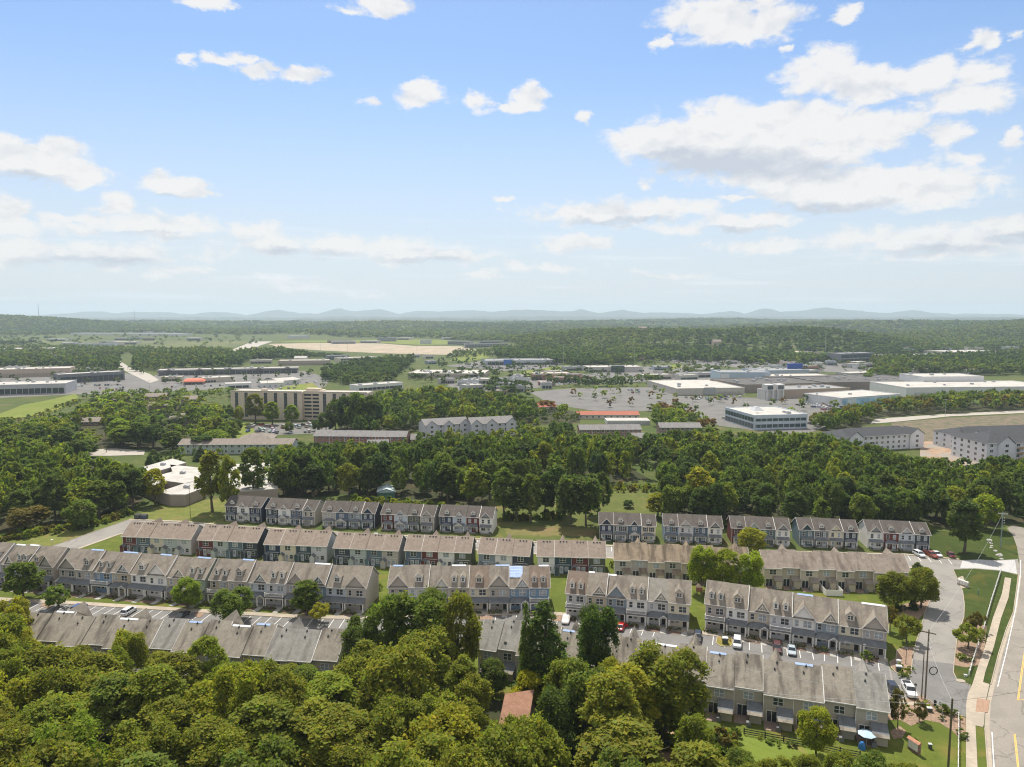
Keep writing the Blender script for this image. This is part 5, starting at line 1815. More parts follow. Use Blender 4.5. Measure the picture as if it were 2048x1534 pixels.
def far_wood(px, spacing, Hr, Rr, tints, seed, keep=1.0):
    P = [tuple(G(*q)[:2]) for q in px]
    rr = random.Random(seed)
    A = abs(sum(P[i][0] * P[(i + 1) % len(P)][1] - P[(i + 1) % len(P)][0] * P[i][1] for i in range(len(P)))) / 2
    n = int(A / (spacing * spacing) * keep)
    xs, ys = [p[0] for p in P], [p[1] for p in P]
    c = 0
    while c < n:
        x, y = rr.uniform(min(xs), max(xs)), rr.uniform(min(ys), max(ys))
        if inpoly(x, y, P):
            c += 1
            q = math.sin(x * .0061 + y * .0023) + math.sin(y * .0049 - x * .0017 + 2) + .6 * math.sin(x * .017 + 1)
            pal = ['deep', 'dark', 'dark', 'mid'] if q > .5 else tints if q > -.7 else ['bright', 'mid', 'olive', 'mid', 'dark', 'olive']
            FARW.append((x, y, terrain(x, y), rr.uniform(*Hr), rr.uniform(*Rr), FTINTS[rr.choice(pal)]))


MIXD = ['dark', 'mid', 'dark', 'olive', 'deep', 'bright']
MIXY = ['mid', 'olive', 'dark', 'mid', 'dark', 'bright']
for px, sp, H_, R_, tn in [
    ([(-60, 728), (160, 724), (240, 722), (235, 742), (120, 737), (-60, 737)], 9, (9, 15), (4, 6), MIXD),
    ([(270, 744), (480, 733), (500, 722), (620, 718), (560, 705), (470, 712), (400, 704), (270, 716)], 9, (10, 16), (4, 6), MIXD),
    ([(500, 714), (640, 716), (690, 716), (680, 710), (560, 706), (520, 706)], 11, (4, 6), (4, 6), MIXY),
    ([(645, 760), (700, 772), (780, 770), (800, 748), (830, 722), (880, 722), (800, 722), (700, 732), (640, 748)], 9, (7, 13), (4, 6.5), MIXY),
    ([(990, 716), (1180, 738), (1300, 722), (1460, 726), (1600, 732), (1680, 724), (1560, 712), (1330, 705), (1180, 703), (990, 702)], 11, (9, 15), (5, 7), MIXD),
    ([(1720, 772), (1820, 752), (2100, 752), (2200, 720), (2100, 700), (1960, 716), (1820, 722), (1740, 726), (1760, 745)], 9.5, (9, 15), (4.5, 7), MIXD),
    ([(-200, 716), (120, 718), (330, 706), (330, 701), (120, 697), (-200, 704)], 13, (7, 12), (5, 7), MIXD),
    ([(1000, 790), (1060, 800), (1060, 775), (980, 770), (940, 780)], 11, (7, 11), (3.5, 5), MIXD),
    ([(1180, 778), (1320, 772), (1320, 762), (1180, 766), (1100, 760), (1090, 772)], 13, (7, 11), (3.5, 5), MIXD),
    ([(100, 756), (220, 748), (330, 744), (300, 741), (120, 742)], 16, (6, 9), (3, 4.5), MIXD),
    ([(890, 718), (990, 713), (985, 700), (910, 704)], 14, (5, 8), (3, 5), MIXY),
    ([(1330, 756), (1440, 748), (1440, 738), (1330, 745)], 15, (7, 11), (4, 6), MIXD),
    ([(800, 742), (990, 756), (1000, 770), (900, 775), (800, 760)], 22, (6, 10), (3, 5), MIXD),
    ([(1050, 700), (1330, 702), (1560, 710), (1750, 714), (2050, 700), (2200, 690), (2200, 668), (1700, 668), (1330, 668), (1000, 672), (900, 680), (1000, 688)], 17, (9, 15), (6, 9), MIXY),
    ([(-300, 676), (0, 674), (300, 668), (500, 672), (600, 672), (700, 676), (900, 678), (1000, 672), (1700, 668), (2300, 668), (2400, 656), (1500, 657), (900, 658), (-300, 658)], 27, (9, 15), (9, 14), MIXD),
    ([(-300, 700), (520, 690), (540, 672), (-300, 672)], 85, (6, 10), (5, 9), MIXD),
    ([(-300, 668), (330, 666), (420, 660), (-300, 650)], 24, (9, 14), (9, 14), ['dark', 'deep', 'mid']),
    ([(-60, 800), (300, 770), (660, 780), (820, 745), (640, 735), (-60, 740)], 34, (5, 9), (2.5, 4.4), MIXD),
    ([(830, 760), (1170, 775), (1330, 764), (1460, 748), (1860, 745), (1860, 722), (1330, 706), (1180, 716), (880, 722)], 25, (5, 9), (2.8, 4.8), MIXD),
    ([(-300, 694), (40, 690), (80, 686), (-300, 684)], 14, (8, 12), (5, 7), MIXD),
]:
    far_wood(px, sp, H_, R_, tn, int(px[0][0] + 977))
far_wood([(-400, 658), (2500, 658), (2600, 646), (-500, 646)], 60, (10, 16), (20, 32), MIXD, 77, 1.0)


NTH = ["leftmost", "second from left", "third from left", "fourth from left", "fifth from left", "sixth from left", "seventh from left", "eighth from left"]


def name_in_order(items, where, lb, put_label):
    """tell look-alikes apart by their place from left to right"""
    items = sorted(items, key=lambda q: where(q)[0])
    n = len(items)
    for i, q in enumerate(items):
        if n <= 2:
            w = ("left", "right")[i] + " one"
        elif i == n - 1:
            w = "rightmost"
        elif i < 8:
            w = NTH[i]
        elif n - 1 - i < 8:
            w = NTH[n - 1 - i].replace("left", "right")
        else:
            w = "in the middle"
        put_label(q, "%s, %s" % (lb, w))


def emit_trees():
    for t in TREES:
        t['size'] = t['R'] * F / max(60.0, math.hypot(t['x'], t['y']))
        u, v = proj((t['x'], t['y'], t['H'] * .7))
        t['seen'] = -80 < u < 2130 and v < 1640
    order = sorted([t for t in TREES if t['seen']], key=lambda t: (not t['force'], -t['size']))
    ind = [t for t in order if t['name'] == 'broadleaf_tree'][:300] + [t for t in order if t['name'] != 'broadleaf_tree']
    ids = set(id(t) for t in ind)
    dup = {}
    for t in ind:
        dup.setdefault(t['label'], []).append(t)
    for lb, g in dup.items():
        if len(g) > 1:
            name_in_order(g, lambda t: proj((t['x'], t['y'], t['H'])), lb, lambda t, s: t.__setitem__('label', s))
    rr = random.Random(3)
    for t in ind:
        d = math.hypot(t['x'], t['y'])
        lod = 'near' if d < 215 else 'mid'
        kd = t['kind']
        i = t['var'] if t['var'] is not None else rr.randrange(5 if kd in ('round', 'multi', 'tall') else 2)
        cm, tm, R, H = variant(kd, lod, i % 5)
        j = rr.uniform(.86, 1.14)
        c = TINTS[t['tint']]
        c = (c[0] * j * rr.uniform(.93, 1.07), c[1] * j, c[2] * j)
        nm = t['name']
        o = thing(nm, t['label'], 'conifer' if 'conifer' in nm or 'cedar' in nm else 'tree', (t['x'], t['y'], t['z'] - .02), rr.uniform(0, 6.28), t['group'])
        s, sz = t['R'] / R, t['H'] / H
        o.scale = (s, s, sz)
        put("trunk", tm, o)
        put("crown", cm, o, color=c)
    # the rest as masses
    bands = {}
    rest = [t for t in TREES if id(t) not in ids]
    items = [(t['x'], t['y'], t['z'], t['H'], t['R'], TINTS[t['tint']]) for t in rest] + FARW
    proto = {}

    def pr(n, i):
        if (n, i) not in proto:
            leaf = 29.0 / math.sqrt(n) * (.9 if n < 100 else 1.0)
            V, sh, hue = crown_pts(500 + i * 7 + n, n, leaf, 5.0, 12.0, 1.2, 'round' if i % 2 else 'multi', max(5, min(34, n // 6)))
            proto[(n, i)] = (V, sh, hue)
        return proto[(n, i)]
    for it in items:
        d = math.hypot(it[0], it[1])
        u = CX + F * it[0] / max(1, it[1])
        if u < -500 or u > 2550:
            continue
        b, n = (0, 700) if d < 380 else (1, 260) if d < 620 else (2, 90) if d < 1150 else (3, 30) if d < 2300 else (4, 12)
        bands.setdefault(b, [[], []])
        V, sh, hue = pr(n, rr.randrange(6))
        a = rr.uniform(0, 6.28)
        ca, sa = math.cos(a), math.sin(a)
        M_ = np.array([[ca, sa, 0], [-sa, ca, 0], [0, 0, 1.0]])
        Q = (V @ M_) * np.array([it[4] / 5.0, it[4] / 5.0, it[3] / 12.0]) + np.array([it[0], it[1], it[2]])
        j = rr.uniform(.8, 1.2)
        colr = shade_rgb(sh, hue) * (np.array(it[5]) * j)
        bands[b][0].append(Q)
        bands[b][1].append(colr)
    for b, (vs_, cs) in sorted(bands.items()):
        o = put("woodland", leaf_mesh("woodland", np.concatenate(vs_), np.concatenate(cs), LEAFS))
        tag(o, kind='stuff')

# ------------------------------------------------------------------ buildings of the middle and far distance
LW = mat("wall_pale", (.44, .41, .36), .85, .06, .3)
WALLC = {}


def wallm(c):
    return mat("wall_%02x%02x%02x" % tuple(int(v * 255) for v in c), c, .85, .06, .25)


ROOFW = mat("roof_white_membrane", (.43, .405, .37), .85, .10, .08, (.35, .33, .30), big=2.0)
ROOFG = mat("roof_grey_felt", (.25, .25, .25), .9, .12, .08, (.19, .19, .19), big=2.0)
ROOFD = mat("roof_dark_felt", (.10, .095, .09), .9, .15, .08, (.07, .065, .06), big=2.0)
ROOFT = mat("roof_tan", (.45, .42, .37), .9, .08, .08, (.38, .35, .31), big=2.0)
ROOFBR = shingles("shingles_flats_brown", (.24, .205, .175), (.16, .135, .115), .5)
ROOFSL = shingles("shingles_flats_slate", (.062, .064, .07), (.05, .05, .055), .3)
ROOFMID = shingles("shingles_flats_grey", (.215, .205, .20), (.14, .13, .125), .5)
ROOFRED = shingles("tiles_red", (.36, .13, .085), (.28, .11, .08), .4)
UNIT = mat("rooftop_metal", (.40, .41, .42), .5, .1, .5)


FOOT = []


def foot(A, B, depth):
    d = B - A
    nv = Vector((-d.y, d.x, 0)).normalized()
    n = max(1, int(d.length / 8))
    for i in range(n + 1):
        FOOT.append((A + d * (i / n) + nv * (depth / 2), depth / 2))


def hvac():
    k = MB()
    k.box(-1.1, -.8, 0, 1.1, .8, 1.1)
    k.box(-.8, -.5, 1.1, .1, .5, 1.3)
    return k.mesh("rooftop_unit", [UNIT])


def flat_b(name, cat, label, fl, fr, depth, ytop, wall, roof, front=None, side=None, units=0, parapet=.5, group=None, h=None, band=None, z=0):
    """flat roofed building; fl, fr: pixels of its front base corners, ytop: pixel row of its front top left corner"""
    A, B = G(*fl), G(*fr)
    H = h or max(2.5, at_depth(fl[0], ytop, A.y).z)
    foot(A, B, depth)
    d = B - A
    L = d.length
    o = thing(name, label, cat, (A.x, A.y, 0), math.atan2(d.y, d.x), group)
    k = MB()
    k.box(0, 0, -.2, L, depth, H)
    k.obj("wall", wallm(wall), o)
    k = MB()
    k.box(.02, .02, H + .004, L - .02, depth - .02, H + .12)
    k.obj("roof", roof, o)
    if parapet:
        k = MB()
        t = .35
        for q in ((-.05, -.05, L + .05, t), (-.05, depth - t, L + .05, depth + .05), (-.05, t, t, depth - t), (L - t, t, L + .05, depth - t)):
            k.box(q[0], q[1], H + .13, q[2], q[3], H + .13 + parapet)
        k.obj("parapet", wallm(tuple(min(.7, v * 1.12) for v in wall)), o)
    rr = random.Random(int(fl[0] * 7 + fl[1]))
    for i in range(units):
        put("rooftop_unit", cached('hvac', hvac), o, (rr.uniform(.08, .92) * L, rr.uniform(.15, .85) * depth, H + .12), 0, (rr.uniform(.8, 1.7),) * 3)
    if front:          # (kind, from, to, z0, z1, count)
        for (m, f0, f1, z0, z1, n) in front:
            for i in range(n):
                x0 = L * (f0 + (f1 - f0) * i / n) + .25
                x1 = L * (f0 + (f1 - f0) * (i + 1) / n) - .25
                k = MB()
                k.box(x0, -.12, H * z0, x1, -.004, H * z1)
                k.obj("window" if m in (PANE_D, GLASS_GREEN, PANE_B) else "panel", m, o)
    if side:
        for (m, sd, f0, f1, z0, z1, n) in side:
            for i in range(n):
                y0 = depth * (f0 + (f1 - f0) * i / n) + .25
                y1 = depth * (f0 + (f1 - f0) * (i + 1) / n) - .25
                k = MB()
                if sd < 0:
                    k.box(-.12, y0, H * z0, -.004, y1, H * z1)
                else:
                    k.box(L + .004, y0, H * z0, L + .12, y1, H * z1)
                k.obj("window" if m in (PANE_D, GLASS_GREEN, PANE_B) else "panel", m, o)
    if band:
        k = MB()
        k.box(-.15, -.3, H * band[1], L + .15, -.004, H * band[2])
        k.obj("sign_band", band[0], o)
    return o, L, H


def win_set(o, xs, y, zs, w, h, m=PANE_D):
    def b():
        k = MB()
        k.box(-w / 2, -.03, 0, w / 2, -.002, h, 0)
        t = .12
        k.box(-w / 2 - t, -.08, -t, w / 2 + t, -.031, 0, 1)
        k.box(-w / 2 - t, -.08, h, w / 2 + t, -.031, h + t, 1)
        k.box(-w / 2 - t, -.08, 0, -w / 2, -.031, h, 1)
        k.box(w / 2, -.08, 0, w / 2 + t, -.031, h, 1)
        k.box(-.05, -.075, 0, .05, -.031, h, 1)
        return k.mesh("window", [m, WHITE])
    me = cached(('wset', w, h, m.name), b)
    for z in zs:
        for x in xs:
            put("window", me, o, (x, y, z))


def gable_b(name, cat, label, fl, fr, depth, storeys, wall, roof, rise=2.6, wins=None, hip=False, group=None, gables=(), seams=0, eave=None, ww=1.4, side=0):
    A, B = G(*fl), G(*fr)
    foot(A, B, depth)
    d = B - A
    L = d.length
    o = thing(name, label, cat, (A.x, A.y, 0), math.atan2(d.y, d.x), group)
    H = eave or 2.85 * storeys
    k = MB()
    if hip:
        k.box(0, 0, -.2, L, depth, H)
    else:
        k.prism([(0, 0, -.2), (0, 0, H), (0, depth / 2, H + rise), (0, depth, H), (0, depth, -.2)], (L, 0, 0))
    k.obj("wall", wallm(wall), o)
    k = MB()
    ov = .5
    zf = H + .2 - ov * rise / (depth / 2)
    i_ = depth / 2 if hip else 0
    a, b = -ov, L + ov
    k.slab((a, -ov, zf), (b, -ov, zf), (b - i_, depth / 2, H + rise + .2), (a + i_, depth / 2, H + rise + .2), .15)
    k.slab((a + i_, depth / 2, H + rise + .2), (b - i_, depth / 2, H + rise + .2), (b, depth + ov, zf), (a, depth + ov, zf), .15)
    if hip:
        k.quad((a, -ov, zf), (a + i_, depth / 2, H + rise + .2), (a, depth + ov, zf))
        k.quad((b, -ov, zf), (b, depth + ov, zf), (b - i_, depth / 2, H + rise + .2))
    k.obj("roof", roof, o)
    k = MB()
    k.box(a, -ov - .1, zf - .22, b, -ov - .003, zf + .0)
    k.obj("fascia", TRIM, o)
    if wins:
        n, inset = wins
        win_set(o, [L * (j + .5) / n for j in range(n)], -.004, [1.0 + 2.85 * q for q in range(storeys)], ww, 1.4)
    for (f, gw) in gables:
        xc = L * f
        gh = min(rise * .95, gw * .42)
        k = MB()
        k.prism([(xc - gw / 2, -.9, -.2), (xc - gw / 2, -.9, H), (xc, -.9, H + gh), (xc + gw / 2, -.9, H), (xc + gw / 2, -.9, -.2)], (0, 1.2, 0))
        g = k.obj("gable_bay", wallm(wall), o)
        k = MB()
        for sg in (-1, 1):
            xa = xc + sg * (gw / 2 + .4)
            q = [(xa, -1.3, H - .1), (xc, -1.3, H + gh + .2), (xc, depth / 2 * gh / rise + .4, H + gh + .2), (xa, .6, H - .1)]
            k.slab(*(q if sg < 0 else (q[1], q[0], q[3], q[2])), .13)
        k.obj("gable_roof", roof, g)
        win_set(o, [xc], -.905, [1.0 + 2.85 * q for q in range(storeys)], 1.8, 1.4)
    if side:
        me = cached(('wset', ww, 1.4, PANE_D.name), lambda: None)
        for j in range(side):
            for q in range(storeys):
                put('window', me, o, (-.004, depth * (j + .5) / side, 1.0 + 2.85 * q), -math.pi / 2)
    for j in range(1, seams):
        x = L * j / seams
        k = MB()
        k.box(x - .12, -.06, 0, x + .12, -.003, H - .2)
        k.obj("party_wall", TRIM, o)
    return o, L, H


# beige tower with its stair core
BEIGE = (.62, .52, .41)
TW = wallm(BEIGE)
A, B = G(463, 838), G(735, 843)
d = (B - A)
L = d.length
tower = thing("apartment_tower", "beige seven storey tower with dark window strips and an open stair core", "apartment tower", (A.x, A.y, 0), math.atan2(d.y, d.x))
H = at_depth(463, 783, A.y).z
sx0, sx1 = L * .527, L * .652
for nm, x0, x1 in (("left_wing", 0, sx0), ("right_wing", sx1, L)):
    k = MB()
    k.box(x0, 0, -.2, x1, 15, H)
    k.obj("wing", TW, tower)
k = MB()
k.box(sx0 + .01, 3.2, -.2, sx1 - .01, 15, H + .9)
k.obj("stair_core", TW, tower)
k = MB()
k.box(.3, .3, H + .01, sx0 - .3, 14.7, H + .25)
k.box(sx1 + .3, .3, H + .01, L - .3, 14.7, H + .25)
k.obj("roof", ROOFT, tower)
k = MB()
for (x0, x1) in ((0, sx0), (sx1, L)):
    k.box(x0 - .1, -.15, H + .26, x1 + .1, .3, H + .9)
k.obj("parapet", wallm((.58, .52, .43)), tower)


def strip_win():
    k = MB()
    k.box(-1.25, -.14, 2.0, 1.25, -.004, H - .7, 0)
    for j in range(7):
        z = 2.6 + j * 2.72
        k.box(-1.0, -.18, z, -.08, -.141, z + 1.5, 1)
        k.box(.08, -.18, z, 1.0, -.141, z + 1.5, 1)
    return k.mesh("window_strip", [mat("spandrel_dark", (.09, .085, .08), .5), GLASS_GREEN])


for px in (475, 494.5, 534, 554, 574, 594, 651.5, 671, 690, 709, 726):
    put("window_strip", cached('strip', strip_win), tower, ((px - 463) / (735 - 463) * L, 0, 0))
for j in range(7):
    z = 1.0 + j * (H - 2) / 7
    for sg in (0, 1):
        k = MB()
        xm = (sx0 + sx1) / 2
        x0, x1 = (sx0 + .6, xm - .5) if sg == 0 else (xm + .5, sx1 - .6)
        k.box(x0, 3.0, z + .95, x1, 3.19, z + 2.3)
        k.obj("stair_opening", PANE_D, tower)
k = MB()
k.box(sx0 + 1, 5, H + .9, sx1 - 1, 10, H + 2.6)
k.box(L * .2, 6, H + .25, L * .24, 9, H + 1.6)
k.obj("plant_room", TW, tower)

# shops and halls: label, front left, front right, depth, top row, wall, roof, extra
WHT = (.62, .62, .61)
flat_b("store", "store", "long white roofed store with dark shopfront at the left edge", (-40, 792), (132, 787), 42, 772, (.40, .40, .42), ROOFW, [(PANE_D, .0, .98, .08, .62, 14)], None, 8)
flat_b("store", "store", "wide tan store with white roof behind the left edge store", (-40, 757), (140, 752), 40, 741, (.45, .36, .29), ROOFW, [(wallm((.34, .27, .22)), .05, .95, .1, .5, 9)], None, 10)
flat_b("shop_row", "shops", "dark glazed strip of shops beyond the left car park", (118, 768), (250, 760), 22, 750, (.16, .17, .18), ROOFW, [(PANE_D, .02, .98, .1, .7, 12)], None, 5)
flat_b("warehouse", "warehouse", "long pale warehouse farthest up the left edge", (-60, 707), (125, 704), 60, 699, (.40, .38, .36), ROOFW, None, None, 6, h=8)
strip, L1, H1 = flat_b("shop_row", "shops", "very long strip mall with a white roof and dark canopy", (315, 752), (597, 746), 24, 741, (.40, .38, .36), ROOFW, [(PANE_D, .01, .99, .05, .55, 24)], None, 12, band=(wallm((.10, .10, .11)), .58, .85))
k = MB()
for j in range(5):
    x = L1 * (.08 + .21 * j)
    k.prism([(x - 5, -2.5, H1 - .5), (x, -2.5, H1 + 2.2), (x + 5, -2.5, H1 - .5)], (0, 7, 0))
k.obj("canopy_gable", wallm((.20, .19, .19)), strip)
rest, L1, H1 = flat_b("restaurant", "restaurant", "small restaurant with a bright orange roof", (367, 770), (407, 769), 14, 763, (.33, .20, .14), ROOFT, [(PANE_D, .05, .95, .1, .6, 5)], None, 1)
k = MB()
k.hexa([(-1, -1, H1 - .4), (L1 + 1, -1, H1 - .4), (L1 + 1, 15, H1 - .4), (-1, 15, H1 - .4)], [(2, 3, H1 + 2.4), (L1 - 2, 3, H1 + 2.4), (L1 - 2, 11, H1 + 2.4), (2, 11, H1 + 2.4)])
k.obj("mansard_roof", mat("roof_orange", (.62, .13, .055), .6, .08, .5), rest)
flat_b("store", "store", "beige shop left of the orange roofed restaurant", (322, 763), (364, 762), 18, 755, (.46, .40, .31), ROOFW, [(PANE_D, .05, .95, .1, .55, 6)], None, 3)
flat_b("store", "store", "beige shop with white roof right of the orange restaurant", (409, 766), (466, 763), 26, 757, (.48, .43, .36), ROOFW, [(PANE_D, .02, .4, .1, .5, 4)], None, 4)
flat_b("canopy", "petrol canopy", "white petrol station canopy before the metal sheds", (452, 777), (503, 775), 16, 768, (.64, .64, .63), ROOFW, [(PANE_D, .1, .9, 0, .55, 3)], None, 0, .2)
gable_b("metal_shed", "metal shed", "white metal shed with a low gable roof", (523, 776), (568, 774), 24, 1, WHT, ROOFW, 1.6, (4, 0), eave=5)
gable_b("metal_shed", "metal shed", "longer white metal shed behind the first one", (560, 771), (602, 767), 30, 1, WHT, ROOFW, 1.8, (4, 0), eave=5)
flat_b("store", "store", "long low white store right of the metal sheds", (716, 783), (806, 776), 18, 772, WHT, ROOFW, [(PANE_D, .02, .98, .1, .55, 10)], None, 4)
flat_b("store", "store", "brown brick store with a white peak behind", (556, 731), (657, 730), 30, 722, (.38, .32, .27), ROOFT, [(wallm((.30, .25, .22)), .05, .95, .1, .5, 7)], None, 3)
gable_b("pavilion", "pavilion", "white peaked pavilion roof behind the brown brick store", (588, 722), (612, 722), 16, 1, WHT, ROOFW, 3.2, None, eave=5)
flat_b("office_building", "office", "low cream office with a band of windows past the green slope", (680, 725), (753, 722), 24, 717, (.55, .51, .44), ROOFW, [(PANE_D, .02, .98, .2, .45, 12), (PANE_D, .02, .98, .6, .85, 12)], None, 3)
flat_b("office_building", "office", "dark glazed office left of the low cream one", (656, 720), (698, 719), 20, 712, (.20, .22, .24), ROOFG, [(GLASS_GREEN, .02, .98, .1, .85, 7)], None, 2)
flat_b("store", "store", "large beige store with stepped white roof at the centre", (816, 756), (968, 757), 62, 747, (.44, .39, .33), ROOFW, [(wallm((.36, .31, .27)), .03, .78, .1, .7, 8), (PANE_D, .80, .92, .05, .8, 2)], None, 16)
dl, L1, H1 = flat_b("car_dealership", "dealership", "grey car dealership with a blue entrance", (972, 731), (1116, 729), 50, 722, (.40, .43, .45), ROOFG, [(PANE_D, .02, .24, .08, .7, 4), (PANE_D, .4, .95, .08, .5, 10)], None, 7)
k = MB()
k.box(L1 * .24, -1.2, 0, L1 * .36, -.13, H1 + 2)
k.obj("entrance", mat("sign_blue", (.04, .14, .42), .5), dl)
tn_, L1, H1 = flat_b("store", "store", "tan store with red brick front and white roof", (1068, 757), (1141, 756), 24, 748, (.52, .40, .26), ROOFW, [(wallm((.28, .13, .09)), .25, .95, .1, .6, 6)], None, 3)
st_, L1, H1 = flat_b("store", "store", "grey store with a dark glass entrance on the green bank", (1176, 745), (1285, 744), 36, 735, (.46, .44, .41), ROOFW, [(PANE_D, .02, .35, .1, .5, 4)], None, 5)
k = MB()
k.box(L1 * .42, -2, 0, L1 * .66, -.13, H1 + 2.5)
k.obj("entrance", GLASS_GREEN, st_)
flat_b("store", "store", "pale store with white roof below the wooded hill", (1176, 714), (1284, 713), 34, 706, (.44, .39, .35), ROOFW, [(wallm((.33, .28, .25)), .02, .98, .1, .5, 7)], None, 6)
for j, (a, b, lb) in enumerate((((895, 689), (940, 691), "far terrace of grey town houses at the field's right end"), ((930, 696), (1016, 695), "nearer terrace of grey town houses at the field's right end"), ((960, 690), (1020, 689), "rear terrace of dark town houses by the bare field"))):
    o, L1, H1 = flat_b("terrace", "terrace", lb, a, b, 12, a[1] - 8, (.36, .36, .37), ROOFT, [(PANE_D, .01, .99, .15, .4, 14), (PANE_D, .01, .99, .55, .8, 14)], None, 0, group=None, h=10)
# the mall
ms, L1, H1 = flat_b("store", "store", "mall store with the largest flat white roof", (1353, 791), (1489, 789), 92, 778, (.48, .45, .41), ROOFW, [(PANE_D, .42, .54, .05, .8, 1), (wallm((.38, .35, .32)), .6, .95, .05, .5, 5)], None, 3)
k = MB()
k.box(L1 * .4, -1.0, H1 * .05, L1 * .56, -.13, H1 + 1.2)
k.obj("entrance", wallm((.34, .35, .36)), ms)
me_, L1, H1 = flat_b("mall_entrance", "mall entrance", "white mall entrance with two tall column towers", (1530, 800), (1566, 799), 14, 775, (.56, .54, .51), ROOFT, None, None, 0, h=9)
for f0, f1 in ((0, .42), (.58, 1)):
    k = MB()
    k.box(L1 * f0, -2, 9, L1 * f1, 6, 14.5)
    for xx in (f0 + .03, f1 - .08):
        k.box(L1 * xx, -2, 0, L1 * (xx + .06), -.8, 9)
    k.obj("tower", wallm((.60, .59, .57)), me_)
    k = MB()
    k.box(L1 * (f0 + .06), -2.3, 10, L1 * (f1 - .06), -2.01, 13.6)
    k.obj("window", GLASS_GREEN, me_)
flat_b("mall_wing", "mall", "blue grey mall wing with a white corner sign", (1440, 768), (1540, 768), 40, 747, (.36, .44, .52), ROOFG, [(wallm((.60, .62, .64)), 0, .18, .2, .9, 1)], None, 4, h=13)
flat_b("mall_wing", "mall", "long blue grey upper storey of the mall", (1517, 762), (1616, 760), 40, 744, (.30, .36, .42), ROOFG, None, None, 5, h=12)
flat_b("mall_wing", "mall", "dark roofed mall wing beside the entrance towers", (1490, 786), (1660, 781), 70, 772, (.26, .22, .19), ROOFD, None, None, 14, h=8)
flat_b("mall_wing", "mall", "brown brick mall wing with loading doors", (1566, 797), (1700, 793), 36, 782, (.34, .27, .21), ROOFG, [(wallm((.52, .50, .47)), .35, .95, .05, .45, 6)], None, 8, h=8)
flat_b("mall_wing", "mall", "dark felt roofed centre of the mall with many vents", (1650, 782), (1870, 778), 90, 766, (.20, .17, .15), ROOFD, None, None, 20, h=8.5)
flat_b("mall_wing", "mall", "pale block in the middle of the dark mall roofs", (1540, 770), (1660, 768), 30, 756, (.46, .43, .39), ROOFT, None, None, 5, h=9.5)
mu, L1, H1 = flat_b("mall_wing", "mall", "white roofed mall wing with a light blue mural wall", (1682, 815), (1800, 806), 40, 797, (.60, .61, .62), ROOFW, [(mat("mural_blue", (.30, .50, .66), .8, .3, .15, (.60, .66, .70), big=.6), .01, .99, .05, .9, 5)], None, 2)
flat_b("department_store", "department store", "long white department store on the right", (1812, 797), (2120, 794), 60, 776, (.62, .62, .61), ROOFW, [(PANE_D, .45, .7, .05, .45, 7), (wallm((.46, .47, .48)), .05, .35, .1, .55, 4)], None, 6, h=10)
flat_b("department_store", "department store", "white upper hall on the long department store", (1845, 783), (1966, 782), 40, 760, (.63, .63, .63), ROOFW, None, None, 3, h=15)
gl, L1, H1 = flat_b("office_building", "office", "two storey silver glass office with a white roof", (1508, 860), (1614, 857), 44, 832, (.48, .54, .60), ROOFW, [(GLASS_GREEN, .02, .98, .14, .38, 9), (GLASS_GREEN, .02, .98, .60, .80, 9)], [(GLASS_GREEN, -1, .02, .98, .08, .42, 10), (GLASS_GREEN, -1, .02, .98, .56, .86, 10)], 2)
k = MB()
k.hexa([(L1 * .3, 22, H1), (L1 * .5, 22, H1), (L1 * .5, 32, H1), (L1 * .3, 32, H1)], [(L1 * .38, 26, H1 + 3), (L1 * .42, 26, H1 + 3), (L1 * .42, 28, H1 + 3), (L1 * .38, 28, H1 + 3)])
k.obj("skylight", UNIT, gl)
flat_b("office_building", "office", "dark glazed two storey office before the far hill", (1680, 727), (1748, 724), 26, 708, (.20, .21, .23), ROOFG, [(GLASS_GREEN, .02, .98, .1, .42, 8), (GLASS_GREEN, .02, .98, .55, .9, 8)], None, 3)
flat_b("warehouse", "warehouse", "white roofed warehouse below the right hill", (1905, 713), (2006, 711), 70, 704, (.44, .40, .36), ROOFW, None, None, 6, h=8)
flat_b("warehouse", "warehouse", "long brown warehouse left of the white roofed one", (1822, 719), (1910, 717), 40, 711, (.34, .28, .24), ROOFW, None, None, 5, h=7)
flat_b("school_hall", "school", "long cream hall below the golden wood", (1552, 713), (1640, 711), 40, 705, (.54, .47, .37), ROOFT, [(PANE_D, .05, .95, .3, .6, 8)], None, 3, h=7)
